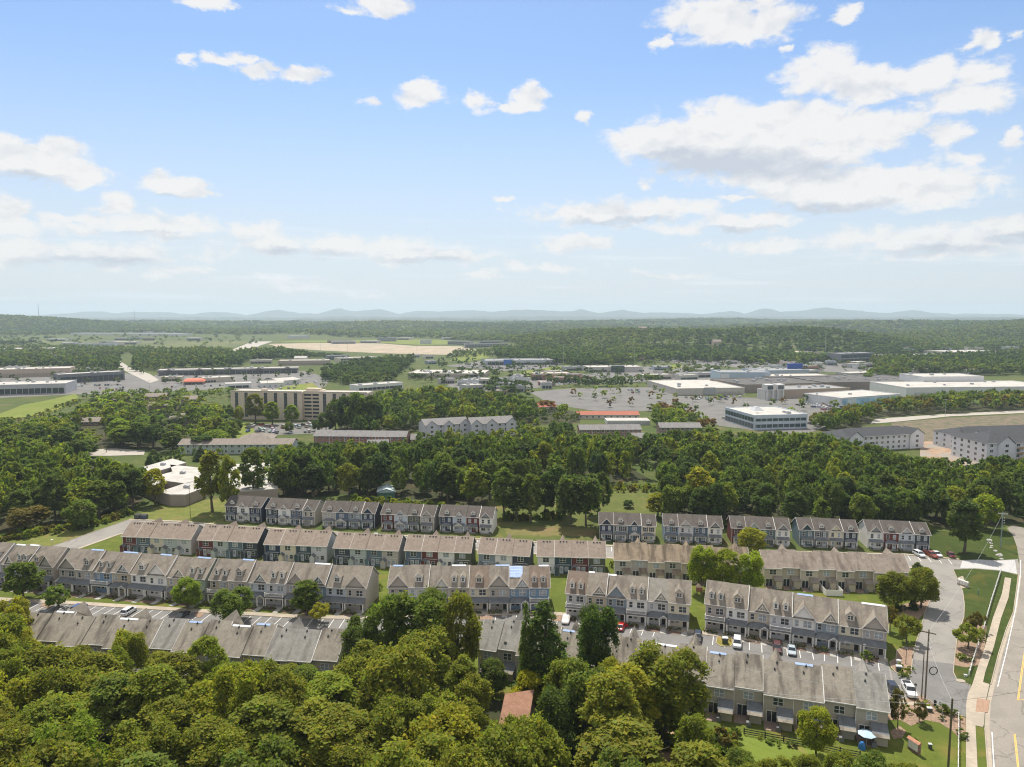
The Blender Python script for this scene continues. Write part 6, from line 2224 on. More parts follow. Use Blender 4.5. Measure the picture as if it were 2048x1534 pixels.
for j, (a, b, dp, wc, rf, lb) in enumerate([((1330, 720), (1400, 719), 24, (.42, .43, .45), ROOFG, "low grey shop behind the retail car park"), ((1372, 716), (1425, 715), 20, (.12, .15, .20), ROOFD, "dark blue showroom behind the retail car park"), ((1425, 722), (1500, 719), 20, (.46, .40, .33), ROOFT, "tan shop row on the retail park"),
                                            ((1480, 716), (1560, 714), 22, (.36, .33, .31), ROOFG, "long grey shop row on the retail park"), ((1356, 757), (1440, 754), 18, (.42, .40, .38), ROOFG, "grey shop with small dark windows behind the mall store"), ((1290, 760), (1345, 758), 18, (.48, .44, .38), ROOFW, "pale shop left of the largest white roof"),
                                            ((1700, 756), (1800, 752), 24, (.44, .43, .40), ROOFW, "white roofed shop row behind the dark mall roofs"), ((1560, 752), (1640, 749), 20, (.40, .41, .42), ROOFW, "white roofed store behind the blue upper storey"), ((1460, 752), (1540, 749), 22, (.52, .50, .46), ROOFW, "cream roofed store behind the blue mall wing"),
                                            ((975, 778), (1020, 777), 16, (.36, .37, .38), ROOFG, "small grey shop among the parked cars at the centre"), ((990, 786), (1050, 784), 14, (.30, .30, .31), ROOFD, "dark roofed garage among the parked cars at the centre"), ((1090, 752), (1140, 750), 12, (.5, .48, .44), ROOFW, "small cream shop behind the tan one"), ((880, 768), (910, 767), 12, (.42, .40, .38), ROOFG, "small grey kiosk before the large beige store"),
                                            ((500, 728), (545, 727), 18, (.44, .40, .35), ROOFW, "small pale shops by the highway"), ((690, 735), (740, 733), 16, (.42, .41, .40), ROOFW, "white shop at the foot of the green slope"), ((150, 748), (215, 744), 14, (.40, .36, .31), ROOFG, "small house row behind the left trees"), ((10, 742), (60, 741), 14, (.48, .46, .42), ROOFG, "pale house row above the wide tan store"),
                                            ((140, 672), (365, 673), 60, (.52, .52, .52), ROOFW, "long white distribution shed on the far plain"), ((278, 668), (325, 668), 40, (.56, .57, .58), ROOFW, "white far shed with a dark panel"), ((315, 664), (362, 664), 50, (.40, .41, .43), ROOFG, "grey hospital block on the far plain"), ((345, 668), (405, 668), 40, (.50, .53, .58), ROOFW, "white and blue far shed"),
                                            ((150, 697), (230, 696), 30, (.40, .45, .50), ROOFG, "blue grey shed on the plain at left"), ((520, 671), (550, 671), 30, (.30, .30, .31), ROOFG, "dark far block beside the highway"), ((560, 671), (590, 671), 30, (.42, .41, .40), ROOFT, "pale far block beside the highway"), ((585, 678), (620, 677), 30, (.50, .50, .50), ROOFW, "low white shed at the back of the bare field"), ((755, 683), (790, 683), 30, (.22, .23, .24), ROOFD, "dark shed on the bare field"),
                                            ((840, 688), (862, 688), 16, (.46, .47, .48), ROOFW, "small white shed at the right of the bare field"), ((1130, 742), (1165, 741), 14, (.40, .41, .42), ROOFG, "grey shop right of the tan store"), ((1935, 750), (1990, 747), 20, (.46, .45, .43), ROOFW, "white roofed shop among the right trees"), ((1700, 736), (1760, 734), 16, (.42, .40, .38), ROOFG, "grey shop below the dark glazed office"), ((1925, 742), (1960, 741), 14, (.30, .36, .46), ROOFG, "blue fronted shop among the right trees")]):
    hh = 5.5 if a[1] > 700 else 11
    flat_b("store" if a[1] > 700 else "warehouse", "store" if a[1] > 700 else "warehouse", lb, a, b, dp, 0, wc, rf, [(PANE_D, .05, .95, .1, .55, 6)] if a[1] > 712 else None, None, 2 if a[1] > 700 else 3, h=hh)
# blue box sign on the mall
k = MB()
k.box(-9, 0, 11, 9, 4, 19)
k.box(-6, 1, 0, -5, 3, 11)
k.box(5, 1, 0, 6, 3, 11)
bs = k.obj("roof_sign", mat("sign_deep_blue", (.02, .07, .30), .5), None, tuple(G(1590, 757)))
tag(bs, "deep blue box sign raised above the mall roofs", "sign")

# flats
gable_b("apartment_block", "flats", "left of two pale lavender three storey flats with gables", (851, 878), (938, 872), 16, 3, (.52, .51, .56), ROOFMID, 3.0, (7, 0), gables=((.14, 7), (.52, 6), (.9, 7)))
gable_b("apartment_block", "flats", "right of two pale lavender three storey flats with gables", (944, 875), (1030, 870), 16, 3, (.53, .52, .57), ROOFMID, 3.2, (7, 0), gables=((.1, 7), (.45, 7), (.92, 8)))
gable_b("apartment_block", "flats", "white unfinished flats with slate roofs behind the wood", (1690, 905), (1846, 895), 20, 3, (.66, .66, .68), ROOFSL, 3.4, (14, 0), hip=True, gables=((.9, 10), (.12, 9)), side=3)
gable_b("apartment_block", "flats", "white unfinished flats with orange balconies at the right edge", (1972, 930), (2200, 925), 26, 4, (.66, .66, .69), ROOFSL, 4.2, (13, 0), hip=True, gables=((.16, 9), (.5, 9)), ww=1.6, side=5)
gable_b("apartment_block", "flats", "white unfinished flats behind the ones with orange balconies", (1928, 904), (2120, 897), 24, 3, (.64, .64, .67), ROOFSL, 4.0, (12, 0), hip=True, gables=((.1, 9),), side=4)
fl_ = [o for o in bpy.data.objects if o.get('label', '').startswith("white unfinished flats with orange")][0]
for j in range(3):
    for f in (.26, .36, .62, .72):
        k = MB()
        k.box(0, -1.5, 0, 3.6, -.1, .18)
        k.box(0, -1.5, .18, 3.6, -1.42, .95)
        k.obj("balcony", mat("balcony_timber", (.42, .26, .13), .9), fl_, ((G(2200, 925) - G(1972, 930)).length * f, -.02, 2.9 + 2.85 * j))
gable_b("terrace", "terrace", "low terrace with long grey roof and pale green wall", (358, 909), (585, 908), 12, 2, (.38, .44, .40), ROOFBR, 2.2, (18, 0), seams=7)
gable_b("clubhouse", "clubhouse", "grey hip roofed clubhouse beside the swimming pool", (476, 890), (545, 888), 16, 1, (.36, .32, .28), ROOFBR, 3.0, (5, 0), hip=True)
gable_b("terrace", "terrace", "red brick terrace with grey roof left of the lavender flats", (628, 890), (812, 892), 12, 2, (.31, .16, .12), ROOFMID, 2.4, (16, 0), seams=6)
gable_b("cottage", "house", "small grey roofed house below the brick terrace", (735, 900), (776, 899), 10, 1, (.50, .49, .46), ROOFMID, 2.2, (4, 0))
gable_b("cottage", "house", "small white house left of the lavender flats", (822, 888), (846, 887), 10, 1, (.58, .58, .57), ROOFMID, 2.2, (2, 0))
gable_b("terrace", "terrace", "brick terrace with brown roof right of the middle wood", (1160, 877), (1282, 876), 12, 2, (.27, .17, .13), ROOFMID, 2.2, (12, 0), seams=5)
gable_b("terrace", "terrace", "lower wing of the brick terrace, half behind trees", (1262, 884), (1292, 884), 10, 1, (.30, .24, .2), ROOFMID, 2.0, (3, 0))
gable_b("terrace", "terrace", "grey brown terrace roofs before the glass office", (1320, 872), (1402, 872), 12, 2, (.27, .20, .16), ROOFMID, 2.2, (8, 0), seams=4)
gable_b("storage_row", "storage units", "long low storage row with a red tiled roof", (1155, 838), (1278, 838), 14, 1, (.54, .48, .42), ROOFRED, 1.8, (10, 0), eave=3.2)
gable_b("storage_row", "storage units", "short storage building with a red tiled roof behind trees", (1072, 824), (1112, 823), 14, 1, (.56, .50, .44), ROOFRED, 2.4, (3, 0), eave=4)
flat_b("storage_row", "storage units", "low white roofed storage row behind the brick terrace", (1214, 850), (1300, 850), 14, 846, (.52, .51, .49), ROOFW, [(wallm((.40, .40, .41)), .02, .98, .1, .8, 16)], None, 0, 0.1, h=3)
for a, b, st, lb in [((160, 852), (198, 851), 1, "brown roofed flats at the right end of the meadow"), ((110, 850), (152, 850), 1, "brown roofed flats farther left below the meadow"), ((226, 812), (262, 810), 2, "left brown roofed brick flats among trees"), ((290, 806), (332, 805), 2, "upper brown roofed brick flats among trees"), ((298, 826), (345, 824), 2, "middle brown roofed brick flats among trees"), ((362, 812), (394, 811), 2, "right brown roofed brick flats among trees"), ((340, 852), (376, 851), 2, "grey sided flats above the side road")]:
    gable_b("apartment_block", "flats", lb, a, b, 12, st, (.28, .19, .14), ROOFBR, 2.4, (4, 0))
for u, y, lb in [(1246, 684, "house on the wooded hill left of centre"), (1335, 686, "wide house in a gap on the wooded hill"), (1372, 687, "small house on the wooded hill"), (1425, 684, "pale house near the hill's dark trees"), (1434, 705, "brown house at the foot of the wooded hill"), (1285, 690, "low house halfway up the wooded hill")]:
    p = G(u, y)
    o, _, _ = gable_b("house", "house", lb, (u - 8, y), (u + 8, y), 14, 2, (.44, .34, .27), ROOFBR, 4, (3, 0), eave=9)
    o.location.z = terrain(p.x, p.y) + 3
# the many small shops of the retail strip
shr = random.Random(17)
SHOPC = [((.46, .43, .38), "beige"), ((.40, .40, .41), "grey"), ((.52, .50, .46), "cream"), ((.32, .25, .20), "brown"), ((.28, .32, .38), "blue grey"), ((.56, .56, .55), "white"), ((.30, .17, .13), "brick")]
SHOPR = [(ROOFW, "white roofed"), (ROOFG, "grey roofed"), (ROOFT, "tan roofed"), (ROOFD, "dark roofed"), (ROOFW, "white roofed")]
SHOPS = {}


def clutter(px, n, where, Lr=(12, 34), Dr=(10, 20), Hr=(4, 6.5)):
    got = 0
    us, vs2 = [p[0] for p in px], [p[1] for p in px]
    for _ in range(n * 60):
        if got >= n:
            break
        u, v = shr.uniform(min(us), max(us)), shr.uniform(min(vs2), max(vs2))
        if not inpoly(u, v, px):
            continue
        A = G(u, v)
        Ls, dp = shr.uniform(*Lr), shr.uniform(*Dr)
        a = shr.choice([0, 0, .25, -.3, .5]) + shr.uniform(-.1, .1)
        Bp = A + Vector((Ls * math.cos(a), Ls * math.sin(a), 0))
        c = (A + Bp) / 2 + Vector((0, dp / 2, 0))
        if any((c - f).length < r + Ls / 2 + 3 for f, r in FOOT):
            continue
        w, wn = shr.choice(SHOPC)
        rf, rn = shr.choice(SHOPR)
        fr = proj((Bp.x, Bp.y, 0))
        lb = "small %s %s shop %s" % (wn, rn, where)
        o, _, _ = flat_b("shop", "shop", lb, (u, v), fr, dp, 0, w, rf, [(shr.choice([PANE_D, GLASS_GREEN]), .06, .94, .1, .58, 3)], None, shr.randrange(1, 4), .4, "small shops " + where, shr.uniform(*Hr))
        SHOPS.setdefault(lb, []).append(o)
        got += 1


clutter([(1290, 740), (1450, 748), (1450, 724), (1760, 716), (1860, 738), (1860, 750), (1660, 742), (1560, 750), (1330, 764)], 34, "on the right retail strip")
clutter([(1180, 730), (1330, 724), (1560, 722), (1560, 712), (1330, 708), (1180, 722)], 16, "below the wooded hill")
clutter([(890, 784), (1000, 796), (1100, 776), (1180, 768), (1170, 752), (1000, 760), (900, 770)], 16, "among the parked cars at the centre", (10, 24))
clutter([(640, 742), (800, 735), (900, 725), (820, 712), (690, 716)], 6, "between the green slopes", (10, 22))
clutter([(-40, 735), (120, 728), (330, 722), (330, 714), (100, 714), (-40, 720)], 8, "behind the trees at left", (14, 40))
clutter([(60, 696), (330, 692), (440, 684), (440, 676), (60, 680)], 9, "on the left plain", (30, 80), (20, 40), (6, 10))
clutter([(430, 722), (560, 716), (560, 710), (430, 714)], 4, "near the highway", (14, 30))
clutter([(1400, 700), (1760, 708), (2040, 730), (2060, 700), (1760, 690), (1400, 690)], 22, "scattered in the far woods on the right", (14, 40), (12, 26), (8, 13))
clutter([(620, 690), (900, 682), (900, 676), (600, 678)], 6, "at the back of the bare field", (30, 70), (20, 40), (6, 9))
for lb, g in SHOPS.items():
    if len(g) > 1:
        name_in_order(g, lambda o: proj(o.location), lb, lambda o, s: o.__setitem__('label', s))
# white roofed school made of three wings
sc_ = thing("school", "white roofed low school with a courtyard behind the left trees", "school", tuple(G(300, 985)))
base = G(300, 985)
for poly in ([(285, 935), (345, 918), (372, 926), (300, 948)], [(296, 958), (345, 944), (340, 930), (416, 938), (424, 955), (372, 968)], [(318, 985), (368, 968), (424, 955), (412, 975), (372, 990), (340, 990)], [(280, 950), (300, 948), (330, 960), (320, 985), (278, 965)], [(450, 930), (552, 925), (556, 978), (470, 985), (442, 965)]):
    P = [G(q[0], q[1], 4.6) - base for q in poly]
    ar = sum(P[i].x * P[(i + 1) % len(P)].y - P[(i + 1) % len(P)].x * P[i].y for i in range(len(P)))
    if ar < 0:
        P.reverse()
    k = MB()
    k.prism([(p.x, p.y, -.1) for p in P], (0, 0, 4.6))
    w = k.obj("wing", wallm((.33, .27, .23)), sc_)
    k = MB()
    k.prism([(p.x, p.y, 4.505) for p in P], (0, 0, .35))
    k.obj("roof", ROOFW, w)
    c = sum(P, Vector()) / len(P)
    put("rooftop_unit", cached('hvac', hvac), w, (c.x, c.y, 4.86))
# swimming pool
pl = sheet("swimming_pool", [(556, 889), (602, 888), (604, 893), (560, 894)], .5, mat("pool_water", (.10, .50, .58), .1, .1, .3), .5)
# green shed behind the far row
A, B = G(755, 1000), G(783, 999)
gs = thing("shed", "green walled shed with a pale metal roof behind the far row", "shed", (A.x, A.y, 0), math.atan2((B - A).y, (B - A).x))
L = (B - A).length + 1.5
k = MB()
k.prism([(0, 0, 0), (0, 0, 3.4), (L / 2, 0, 4.6), (L, 0, 3.4), (L, 0, 0)], (0, 9, 0))
k.obj("wall", wallm((.05, .12, .10)), gs)
k = MB()
k.slab((-.3, -.3, 3.45), (L / 2, -.3, 4.8), (L / 2, 9.3, 4.8), (-.3, 9.3, 3.45), .08)
k.slab((L / 2, -.3, 4.8), (L + .3, -.3, 3.45), (L + .3, 9.3, 3.45), (L / 2, 9.3, 4.8), .08)
k.obj("roof", mat("metal_roof_pale", (.50, .58, .60), .45, .06, .5), gs)
k = MB()
k.prism([(0.05, -.06, 3.1), (L / 2, -.06, 4.4), (L - .05, -.06, 3.1)], (0, .05, 0))
k.obj("gable_panel", wallm((.36, .45, .46)), gs)
# terracotta roofed house in the near wood
R0, R1 = G(1068, 1379, 6.2), G(1000, 1392, 6.2)
hs = thing("house", "house with a terracotta shingle roof among the near trees", "house", (R0.x, R0.y, 0))
r1 = R1 - R0
e0, e1 = G(1022, 1432, 3.6) - R0, G(990, 1428, 3.6) - R0
dn = Vector((-2.2, -7.4, 0))
TC = shingles("shingles_terracotta", (.36, .20, .135), (.28, .16, .11), .35)
k = MB()
p0, p1 = Vector((0, 0, 6.2)), Vector((r1.x, r1.y, 6.2))
p1 = p0 + Vector((-5.6, -1.6, 0))
q0, q1 = p0 + Vector((-1.2, -6.4, -2.9)), p1 + Vector((-1.2, -6.4, -2.9))
k.slab(tuple(q1), tuple(q0), tuple(p0), tuple(p1), .15)
b0, b1 = p0 + Vector((1.2, 5.6, -2.9)), p1 + Vector((1.2, 5.6, -2.9))
k.slab(tuple(p1), tuple(p0), tuple(b0), tuple(b1), .15)
k.obj("roof", TC, hs)
k = MB()
k.prism([(q1.x + .3, q1.y + .6, 0), (q1.x + .3, q1.y + .6, 3.2), (p1.x + .3, p1.y, 5.95), (b1.x + .3, b1.y - .6, 3.2), (b1.x + .3, b1.y - .6, 0)], (p0.x - p1.x - .6, p0.y - p1.y, 0))
k.obj("wall", wallm((.40, .33, .27)), hs)

# ------------------------------------------------------------------ vehicles
TYRE = mat("tyre", (.02, .02, .02), .9)
RIM = mat("rim", (.45, .45, .46), .4, .05, 1, None, .5, metal=.6)
LAMPW = mat("headlight", (.75, .77, .8), .15)
LAMPR = mat("tail_light", (.35, .02, .02), .2)
CARGL = glass("glass_car", (.02, .026, .032), .05)


def paintm(c):
    n = "car_paint_%02x%02x%02x" % tuple(int(v * 255) for v in c)
    if n in MATS:
        return MATS[n]
    m = mat(n, c, .28, .03, .5, None, .5)
    b = m.node_tree.nodes['Principled BSDF']
    b.inputs['Coat Weight'].default_value = .6
    return m


def loft(k, st, m=0):
    """st: list of rings (same length) -> closed hull"""
    n = len(st[0])
    i0 = len(k.v)
    for r in st:
        k.v += [tuple(p) for p in r]
    for a in range(len(st) - 1):
        for j in range(n):
            j2 = (j + 1) % n
            k.f.append((i0 + a * n + j, i0 + a * n + j2, i0 + (a + 1) * n + j2, i0 + (a + 1) * n + j))
            k.m.append(m)
    k.f.append(tuple(i0 + j for j in reversed(range(n))))
    k.f.append(tuple(i0 + (len(st) - 1) * n + j for j in range(n)))
    k.m += [m, m]


CARS = dict(  # length, width, hood z, belt z, roof z, (x positions from the nose: hood end, roof start, roof end, tail glass end)
    sedan=(4.7, 1.84, .86, .96, 1.45, (1.25, 2.0, 3.35, 4.15)), suv=(4.75, 1.92, 1.02, 1.12, 1.74, (1.2, 1.85, 4.2, 4.6)), van=(5.0, 1.96, 1.05, 1.12, 1.80, (1.0, 1.75, 4.5, 4.85)), pickup=(5.7, 1.95, 1.08, 1.16, 1.85, (1.45, 2.05, 3.35, 3.65)))


def ring(x, w, z0, z1, r=.14):
    return [(x, -w + r, z0), (x, w - r, z0), (x, w, z0 + r), (x, w, z1 - r), (x, w - r, z1), (x, -w + r, z1), (x, -w, z1 - r), (x, -w, z0 + r)]


def make_car(name, label, cat, kind, col, pos, rz, group=None, cover=False):
    L, W_, hz, bz, rzf, (h1, r0, r1, t1) = CARS[kind]
    o = thing(name, label, cat, pos, rz, group)
    pm = paintm(col)
    w = W_ / 2
    k = MB()
    tail = bz if kind != 'pickup' else bz
    loft(k, [ring(0, w * .80, .42, hz - .16), ring(.22, w * .95, .26, hz - .06), ring(h1 * .8, w, .22, hz + .02), ring(h1 + .15, w, .22, bz), ring(t1 - .2, w, .22, bz + .02), ring(L - .2, w * .96, .26, tail - (.02 if kind != 'sedan' else .04)), ring(L, w * .86, .40, tail - .12)])
    k.obj("body", pm, o)
    if cover:
        pass
    # glasshouse: dark glass hull, painted roof and pillars
    def cab(x, wd, z):
        return (x, -wd, z), (x, wd, z)
    k = MB()
    b0, b1 = h1, t1
    lo = [(b0, -w * .93, bz), (b0, w * .93, bz), (b1, w * .93, bz), (b1, -w * .93, bz)]
    hi = [(r0, -w * .74, rzf - .05), (r0, w * .74, rzf - .05), (r1, w * .74, rzf - .05), (r1, -w * .74, rzf - .05)]
    k.hexa([lo[0], lo[3], lo[2], lo[1]], [hi[0], hi[3], hi[2], hi[1]])
    k.obj("glasshouse", CARGL, o)
    k = MB()
    k.hexa([(r0 - .05, -w * .77, rzf - .06), (r1 + .05, -w * .77, rzf - .06), (r1 + .05, w * .77, rzf - .06), (r0 - .05, w * .77, rzf - .06)], [(r0 + .12, -w * .66, rzf), (r1 - .08, -w * .66, rzf), (r1 - .08, w * .66, rzf), (r0 + .12, w * .66, rzf)])
    for sg in (-1, 1):
        for (xa, xb) in ((b0, r0), (b1, r1)):
            k.tube((xa, sg * w * .94, bz - .02), (xb, sg * w * .755, rzf - .05), .055, .05, 5)
        xm = (b0 + b1) / 2 + .1
        k.tube((xm, sg * w * .95, bz - .02), ((r0 + r1) / 2 + .1, sg * w * .765, rzf - .05), .05, .045, 5)
    k.obj("roof", pm, o)
    if kind == 'pickup':
        k = MB()
        k.box(t1 + .15, -w * .82, bz + .022, L - .12, w * .82, bz + .03)
        for sg in (-1, 1):
            k.box(t1 + .1, sg * w * .88 - .06, bz + .02, L - .05, sg * w * .88 + .06, bz + .22, 1)
        k.box(L - .13, -w * .82, bz + .02, L - .05, w * .82, bz + .22, 1)
        k.obj("cargo_bed", [BLACK, pm], o)
    wr = .33 if kind == 'sedan' else .37

    def wheel():
        q = MB()
        q.tube((0, -.11, 0), (0, .11, 0), wr, n=14)
        return q.mesh("wheel", [TYRE])

    def rim():
        q = MB()
        q.tube((0, -.125, 0), (0, .125, 0), wr * .6, n=10)
        return q.mesh("rim", [RIM])
    for x in (L * .185, L * .80):
        for sg in (-1, 1):
            q = put("wheel", cached(('wh', wr), wheel), o, (x, sg * (w - .1), wr))
            put("rim", cached(('rim', wr), rim), q)
    hm = cached(('hl', kind), lambda: (lambda q: (q.box(-.03, -.2, -.08, .03, .2, .08), q.mesh("headlight", [LAMPW]))[1])(MB()))
    tm = cached(('tl', kind), lambda: (lambda q: (q.box(-.03, -.14, -.12, .03, .14, .12), q.mesh("tail_light", [LAMPR]))[1])(MB()))
    for sg in (-1, 1):
        put("headlight", hm, o, (.10, sg * w * .62, hz - .2))
        put("tail_light", tm, o, (L - .01, sg * w * .68, bz - .28))
    return o


def car_at(name, label, cat, kind, col, nose, tail, group=None):
    """nose and tail pixels on the ground; the car sits between them"""
    a, b = G(*nose), G(*tail)
    d = b - a
    L = CARS[kind][0]
    c = (a + b) / 2 - d.normalized() * L / 2
    return make_car(name, label, cat, kind, col, (c.x, c.y, .03), math.atan2(d.y, d.x), group)


def bay_dir(x):
    """pixel pair of a stall on the front car park: nose at the kerb"""
    p = min(range(len(EG)), key=lambda i: abs(EDGE[i][0] - x))
    return p


def park(name, label, cat, kind, col, px, nose_in=True, dist=.7):
    best = None
    for a, b, pa, pb in zip(EG, EG[1:], EDGE, EDGE[1:]):
        if pa[0] <= px <= pb[0]:
            f = (px - pa[0]) / (pb[0] - pa[0])
            p = a + (b - a) * f
            t = (b - a).normalized()
    n = Vector((t.y, -t.x, 0))
    L = CARS[kind][0]
    if nose_in:
        q = p + n * dist
        d = n
    else:
        q = p + n * (dist + L)
        d = -n
    return make_car(name, label, cat, kind, col, (q.x, q.y, .03), math.atan2(d.y, d.x))


park("parked_car", "blue estate car parked near the low street tree", "car", 'suv', (.03, .07, .22), 176)
park("parked_car", "white off-roader parked in the left part of the front car park", "car", 'suv', (.62, .63, .64), 275)
park("parked_car", "black saloon parked below the bright street tree", "car", 'sedan', (.012, .012, .015), 380)
park("parked_car", "black car parked right of the red one, nose out", "car", 'suv', (.014, .014, .018), 1398, False)
park("parked_van", "white people carrier parked beside the planted island", "car", 'van', (.56, .57, .58), 1478, False)
park("parked_car", "dark maroon car with roof bars, next to the silver saloon", "car", 'suv', (.075, .022, .022), 1556, False)
park("parked_car", "silver blue saloon parked right of the maroon car", "car", 'sedan', (.36, .41, .45), 1584, False)
car_at("parked_car", "black car beside the white pickup at the near right", "car", 'suv', (.018, .018, .022), (1795, 1398), (1778, 1372), None)
car_at("pickup_truck", "white pickup truck beside the near block and lamp post", "pickup truck", 'pickup', (.66, .66, .65), (1828, 1402), (1809, 1370), None)
for (nx, ny, tx, ty, kd, c, lb) in [(1850, 1118, 1826, 1106, 'suv', (.62, .63, .64), "first white car of the four at the end of the far row"), (1874, 1119, 1850, 1107, 'pickup', (.22, .045, .02), "rust red pickup between the two white cars"), (1884, 1118, 1862, 1105, 'sedan', (.60, .61, .63), "white saloon right of the rust red pickup"), (1908, 1120, 1896, 1107, 'sedan', (.11, .018, .02), "dark red car on its own at the end of the access road")]:
    car_at("pickup_truck" if kd == 'pickup' else "parked_car", lb, "pickup truck" if kd == 'pickup' else "car", kd, c, (nx, ny), (tx, ty))
for (nx, ny, tx, ty, c, lb) in [(597, 1066, 589, 1074, (.55, .56, .58), "pale car glimpsed between the taupe far block and the middle row"), (755, 1072, 748, 1080, (.60, .61, .62), "white car glimpsed above the black and tan middle row roofs"), (986, 1085, 976, 1093, (.55, .56, .58), "silver car in the gap above the three unit block")]:
    car_at("parked_car", lb, "car", 'suv', c, (nx, ny), (tx, ty))
# car under a white cover
e = park("covered_car", "car under a white fitted cover beside the strip of lawn", "car", 'sedan', (.60, .58, .56), 1135, False)
for ch in list(e.children):
    if ch.name.startswith(("glasshouse", "headlight", "tail", "rim", "roof")):
        for g in ch.children:
            bpy.data.objects.remove(g)
        bpy.data.objects.remove(ch)
k = MB()
w = .92
loft(k, [ring(-.05, .70, .3, .72, .2), ring(.4, .95, .16, .92, .22), ring(1.4, .97, .14, 1.02, .24), ring(2.1, .96, .14, 1.46, .4), ring(3.3, .96, .14, 1.5, .4), ring(4.1, .96, .16, 1.08, .24), ring(4.6, .92, .2, 1.02, .22), ring(4.75, .8, .35, .85, .2)])
k.obj("cover", mat("car_cover", (.60, .57, .54), .8, .08, 1.5), e)
# red sports car with open doors
e = park("sports_car", "small bright red car half hidden by the broad oak", "car", 'sedan', (.42, .012, .012), 1248, True, .9)
k = MB()
for sg in (-1, 1):
    k.hexa([(1.5, sg * .9, .35), (1.55, sg * 1.65, .35), (1.62, sg * 1.65, .35), (1.57, sg * .9, .35)][::sg], [(1.5, sg * .9, 1.0), (1.55, sg * 1.6, .98), (1.62, sg * 1.6, .98), (1.57, sg * .9, 1.0)][::sg])
k.obj("door", paintm((.42, .012, .012)), e)


# far cars: one mesh each
def far_car_mesh(kind):
    L, W_, hz, bz, rzf, (h1, r0, r1, t1) = CARS[kind]
    w = W_ / 2
    k = MB()
    loft(k, [ring(0, w * .85, .3, hz - .1), ring(h1, w, .2, bz), ring(L - .1, w, .2, bz)])
    k.hexa([(h1, -w * .93, bz), (t1, -w * .93, bz), (t1, w * .93, bz), (h1, w * .93, bz)], [(r0, -w * .75, rzf - .05), (r1, -w * .75, rzf - .05), (r1, w * .75, rzf - .05), (r0, w * .75, rzf - .05)], 1)
    k.hexa([(r0, -w * .75, rzf - .049), (r1, -w * .75, rzf - .049), (r1, w * .75, rzf - .049), (r0, w * .75, rzf - .049)], [(r0 + .1, -w * .68, rzf), (r1 - .1, -w * .68, rzf), (r1 - .1, w * .68, rzf), (r0 + .1, w * .68, rzf)])
    m = bpy.data.materials.get("car_paint_tinted")
    if not m:
        m = bpy.data.materials.new("car_paint_tinted")
        m.use_nodes = True
        b = m.node_tree.nodes['Principled BSDF']
        oi = ND(m.node_tree, 'ShaderNodeObjectInfo')
        m.node_tree.links.new(oi.outputs['Color'], b.inputs['Base Color'])
        b.inputs['Roughness'].default_value = .35
    return k.mesh("parked_car", [m, CARGL])


CCOL = [((.62, .63, .64), "white"), ((.62, .63, .64), "white"), ((.40, .42, .44), "silver"), ((.16, .17, .18), "grey"), ((.02, .02, .025), "black"), ((.03, .06, .16), "blue"), ((.22, .02, .02), "red"), ((.40, .37, .32), "beige")]
crr = random.Random(99)


def car_rows(rows, where, group, fill=.7):
    for (a, b, ang) in rows:
        P, Q = G(*a), G(*b)
        d = Q - P
        n = int(d.length / 2.9)
        rz = math.atan2(d.y, d.x) + math.pi / 2 + rad(ang)
        for j in range(n):
            if crr.random() > fill:
                continue
            p = P + d * ((j + .5) / n)
            c, cn = crr.choice(CCOL)
            kd = crr.choice(['sedan', 'suv', 'suv', 'van'])
            o = put("parked_car", cached(('fc', kd), lambda: far_car_mesh(kd)), None, (p.x + crr.uniform(-.3, .3), p.y + crr.uniform(-.4, .4), .3), rz + (math.pi if crr.random() < .5 else 0), None, tuple(v * crr.uniform(.85, 1.1) for v in c))
            tag(o, "%s car parked %s" % (cn, where), "car", group)


car_rows([((488, 858), (520, 851), 0), ((520, 862), (590, 853), 0), ((488, 866), (560, 866), 0), ((560, 866), (650, 863), 0), ((590, 857), (650, 849), 0), ((600, 851), (648, 846), 0)], "in front of the beige tower", "cars in the tower car park", .62)
car_rows([((150, 773), (250, 770), 0), ((196, 778), (250, 776), 0), ((202, 782), (256, 780), 0), ((160, 768), (240, 764), 0), ((130, 764), (200, 760), 0)], "before the dark strip of shops at left", "cars in the left shopping car park", .55)
car_rows([((330, 775), (460, 771), 0), ((540, 780), (600, 776), 0), ((590, 770), (640, 765), 0)], "along the road by the petrol canopy", "cars by the petrol canopy", .35)
car_rows([((1258, 782), (1290, 781), 0), ((1260, 786), (1300, 785), 0), ((1372, 797), (1420, 796), 0), ((1425, 796), (1480, 795), 0), ((1390, 800), (1420, 799), 0), ((1440, 801), (1458, 800), 0)], "before the mall store with the largest roof", "cars before the white roofed mall store", .6)
car_rows([((1600, 812), (1670, 803), 0), ((1612, 816), (1680, 807), 0), ((1630, 819), (1690, 811), 0), ((1604, 808), (1640, 803), 0), ((1646, 822), (1700, 815), 0), ((1605, 849), (1628, 845), 0), ((1440, 838), (1458, 836), 0)], "between the glass office and the mural hall", "cars by the mural hall", .66)
car_rows([((1200, 742), (1320, 738), 0), ((1330, 732), (1460, 728), 0), ((1480, 726), (1600, 722), 0), ((1320, 768), (1440, 760), 0), ((1100, 770), (1180, 766), 0)], "on the right retail strip", "cars on the right retail strip", .3)
car_rows([((930, 734), (1000, 732), 0), ((985, 735), (1110, 733), 0), ((1000, 738), (1060, 737), 0)], "in front of the grey dealership", "cars at the dealership", .5)
car_rows([((1000, 778), (1070, 774), 0), ((940, 776), (1000, 772), 0), ((1190, 756), (1280, 752), 0), ((1330, 714), (1420, 712), 0), ((1350, 727), (1440, 724), 0)], "on the retail park at the centre", "cars on the retail park", .35)


# ------------------------------------------------------------------ poles and wires
def pole_mesh(H, r, m):
    k = MB()
    k.tube((0, 0, -.3), (0, 0, H), r, r * .7, 8)
    return k.mesh("pole", [m])


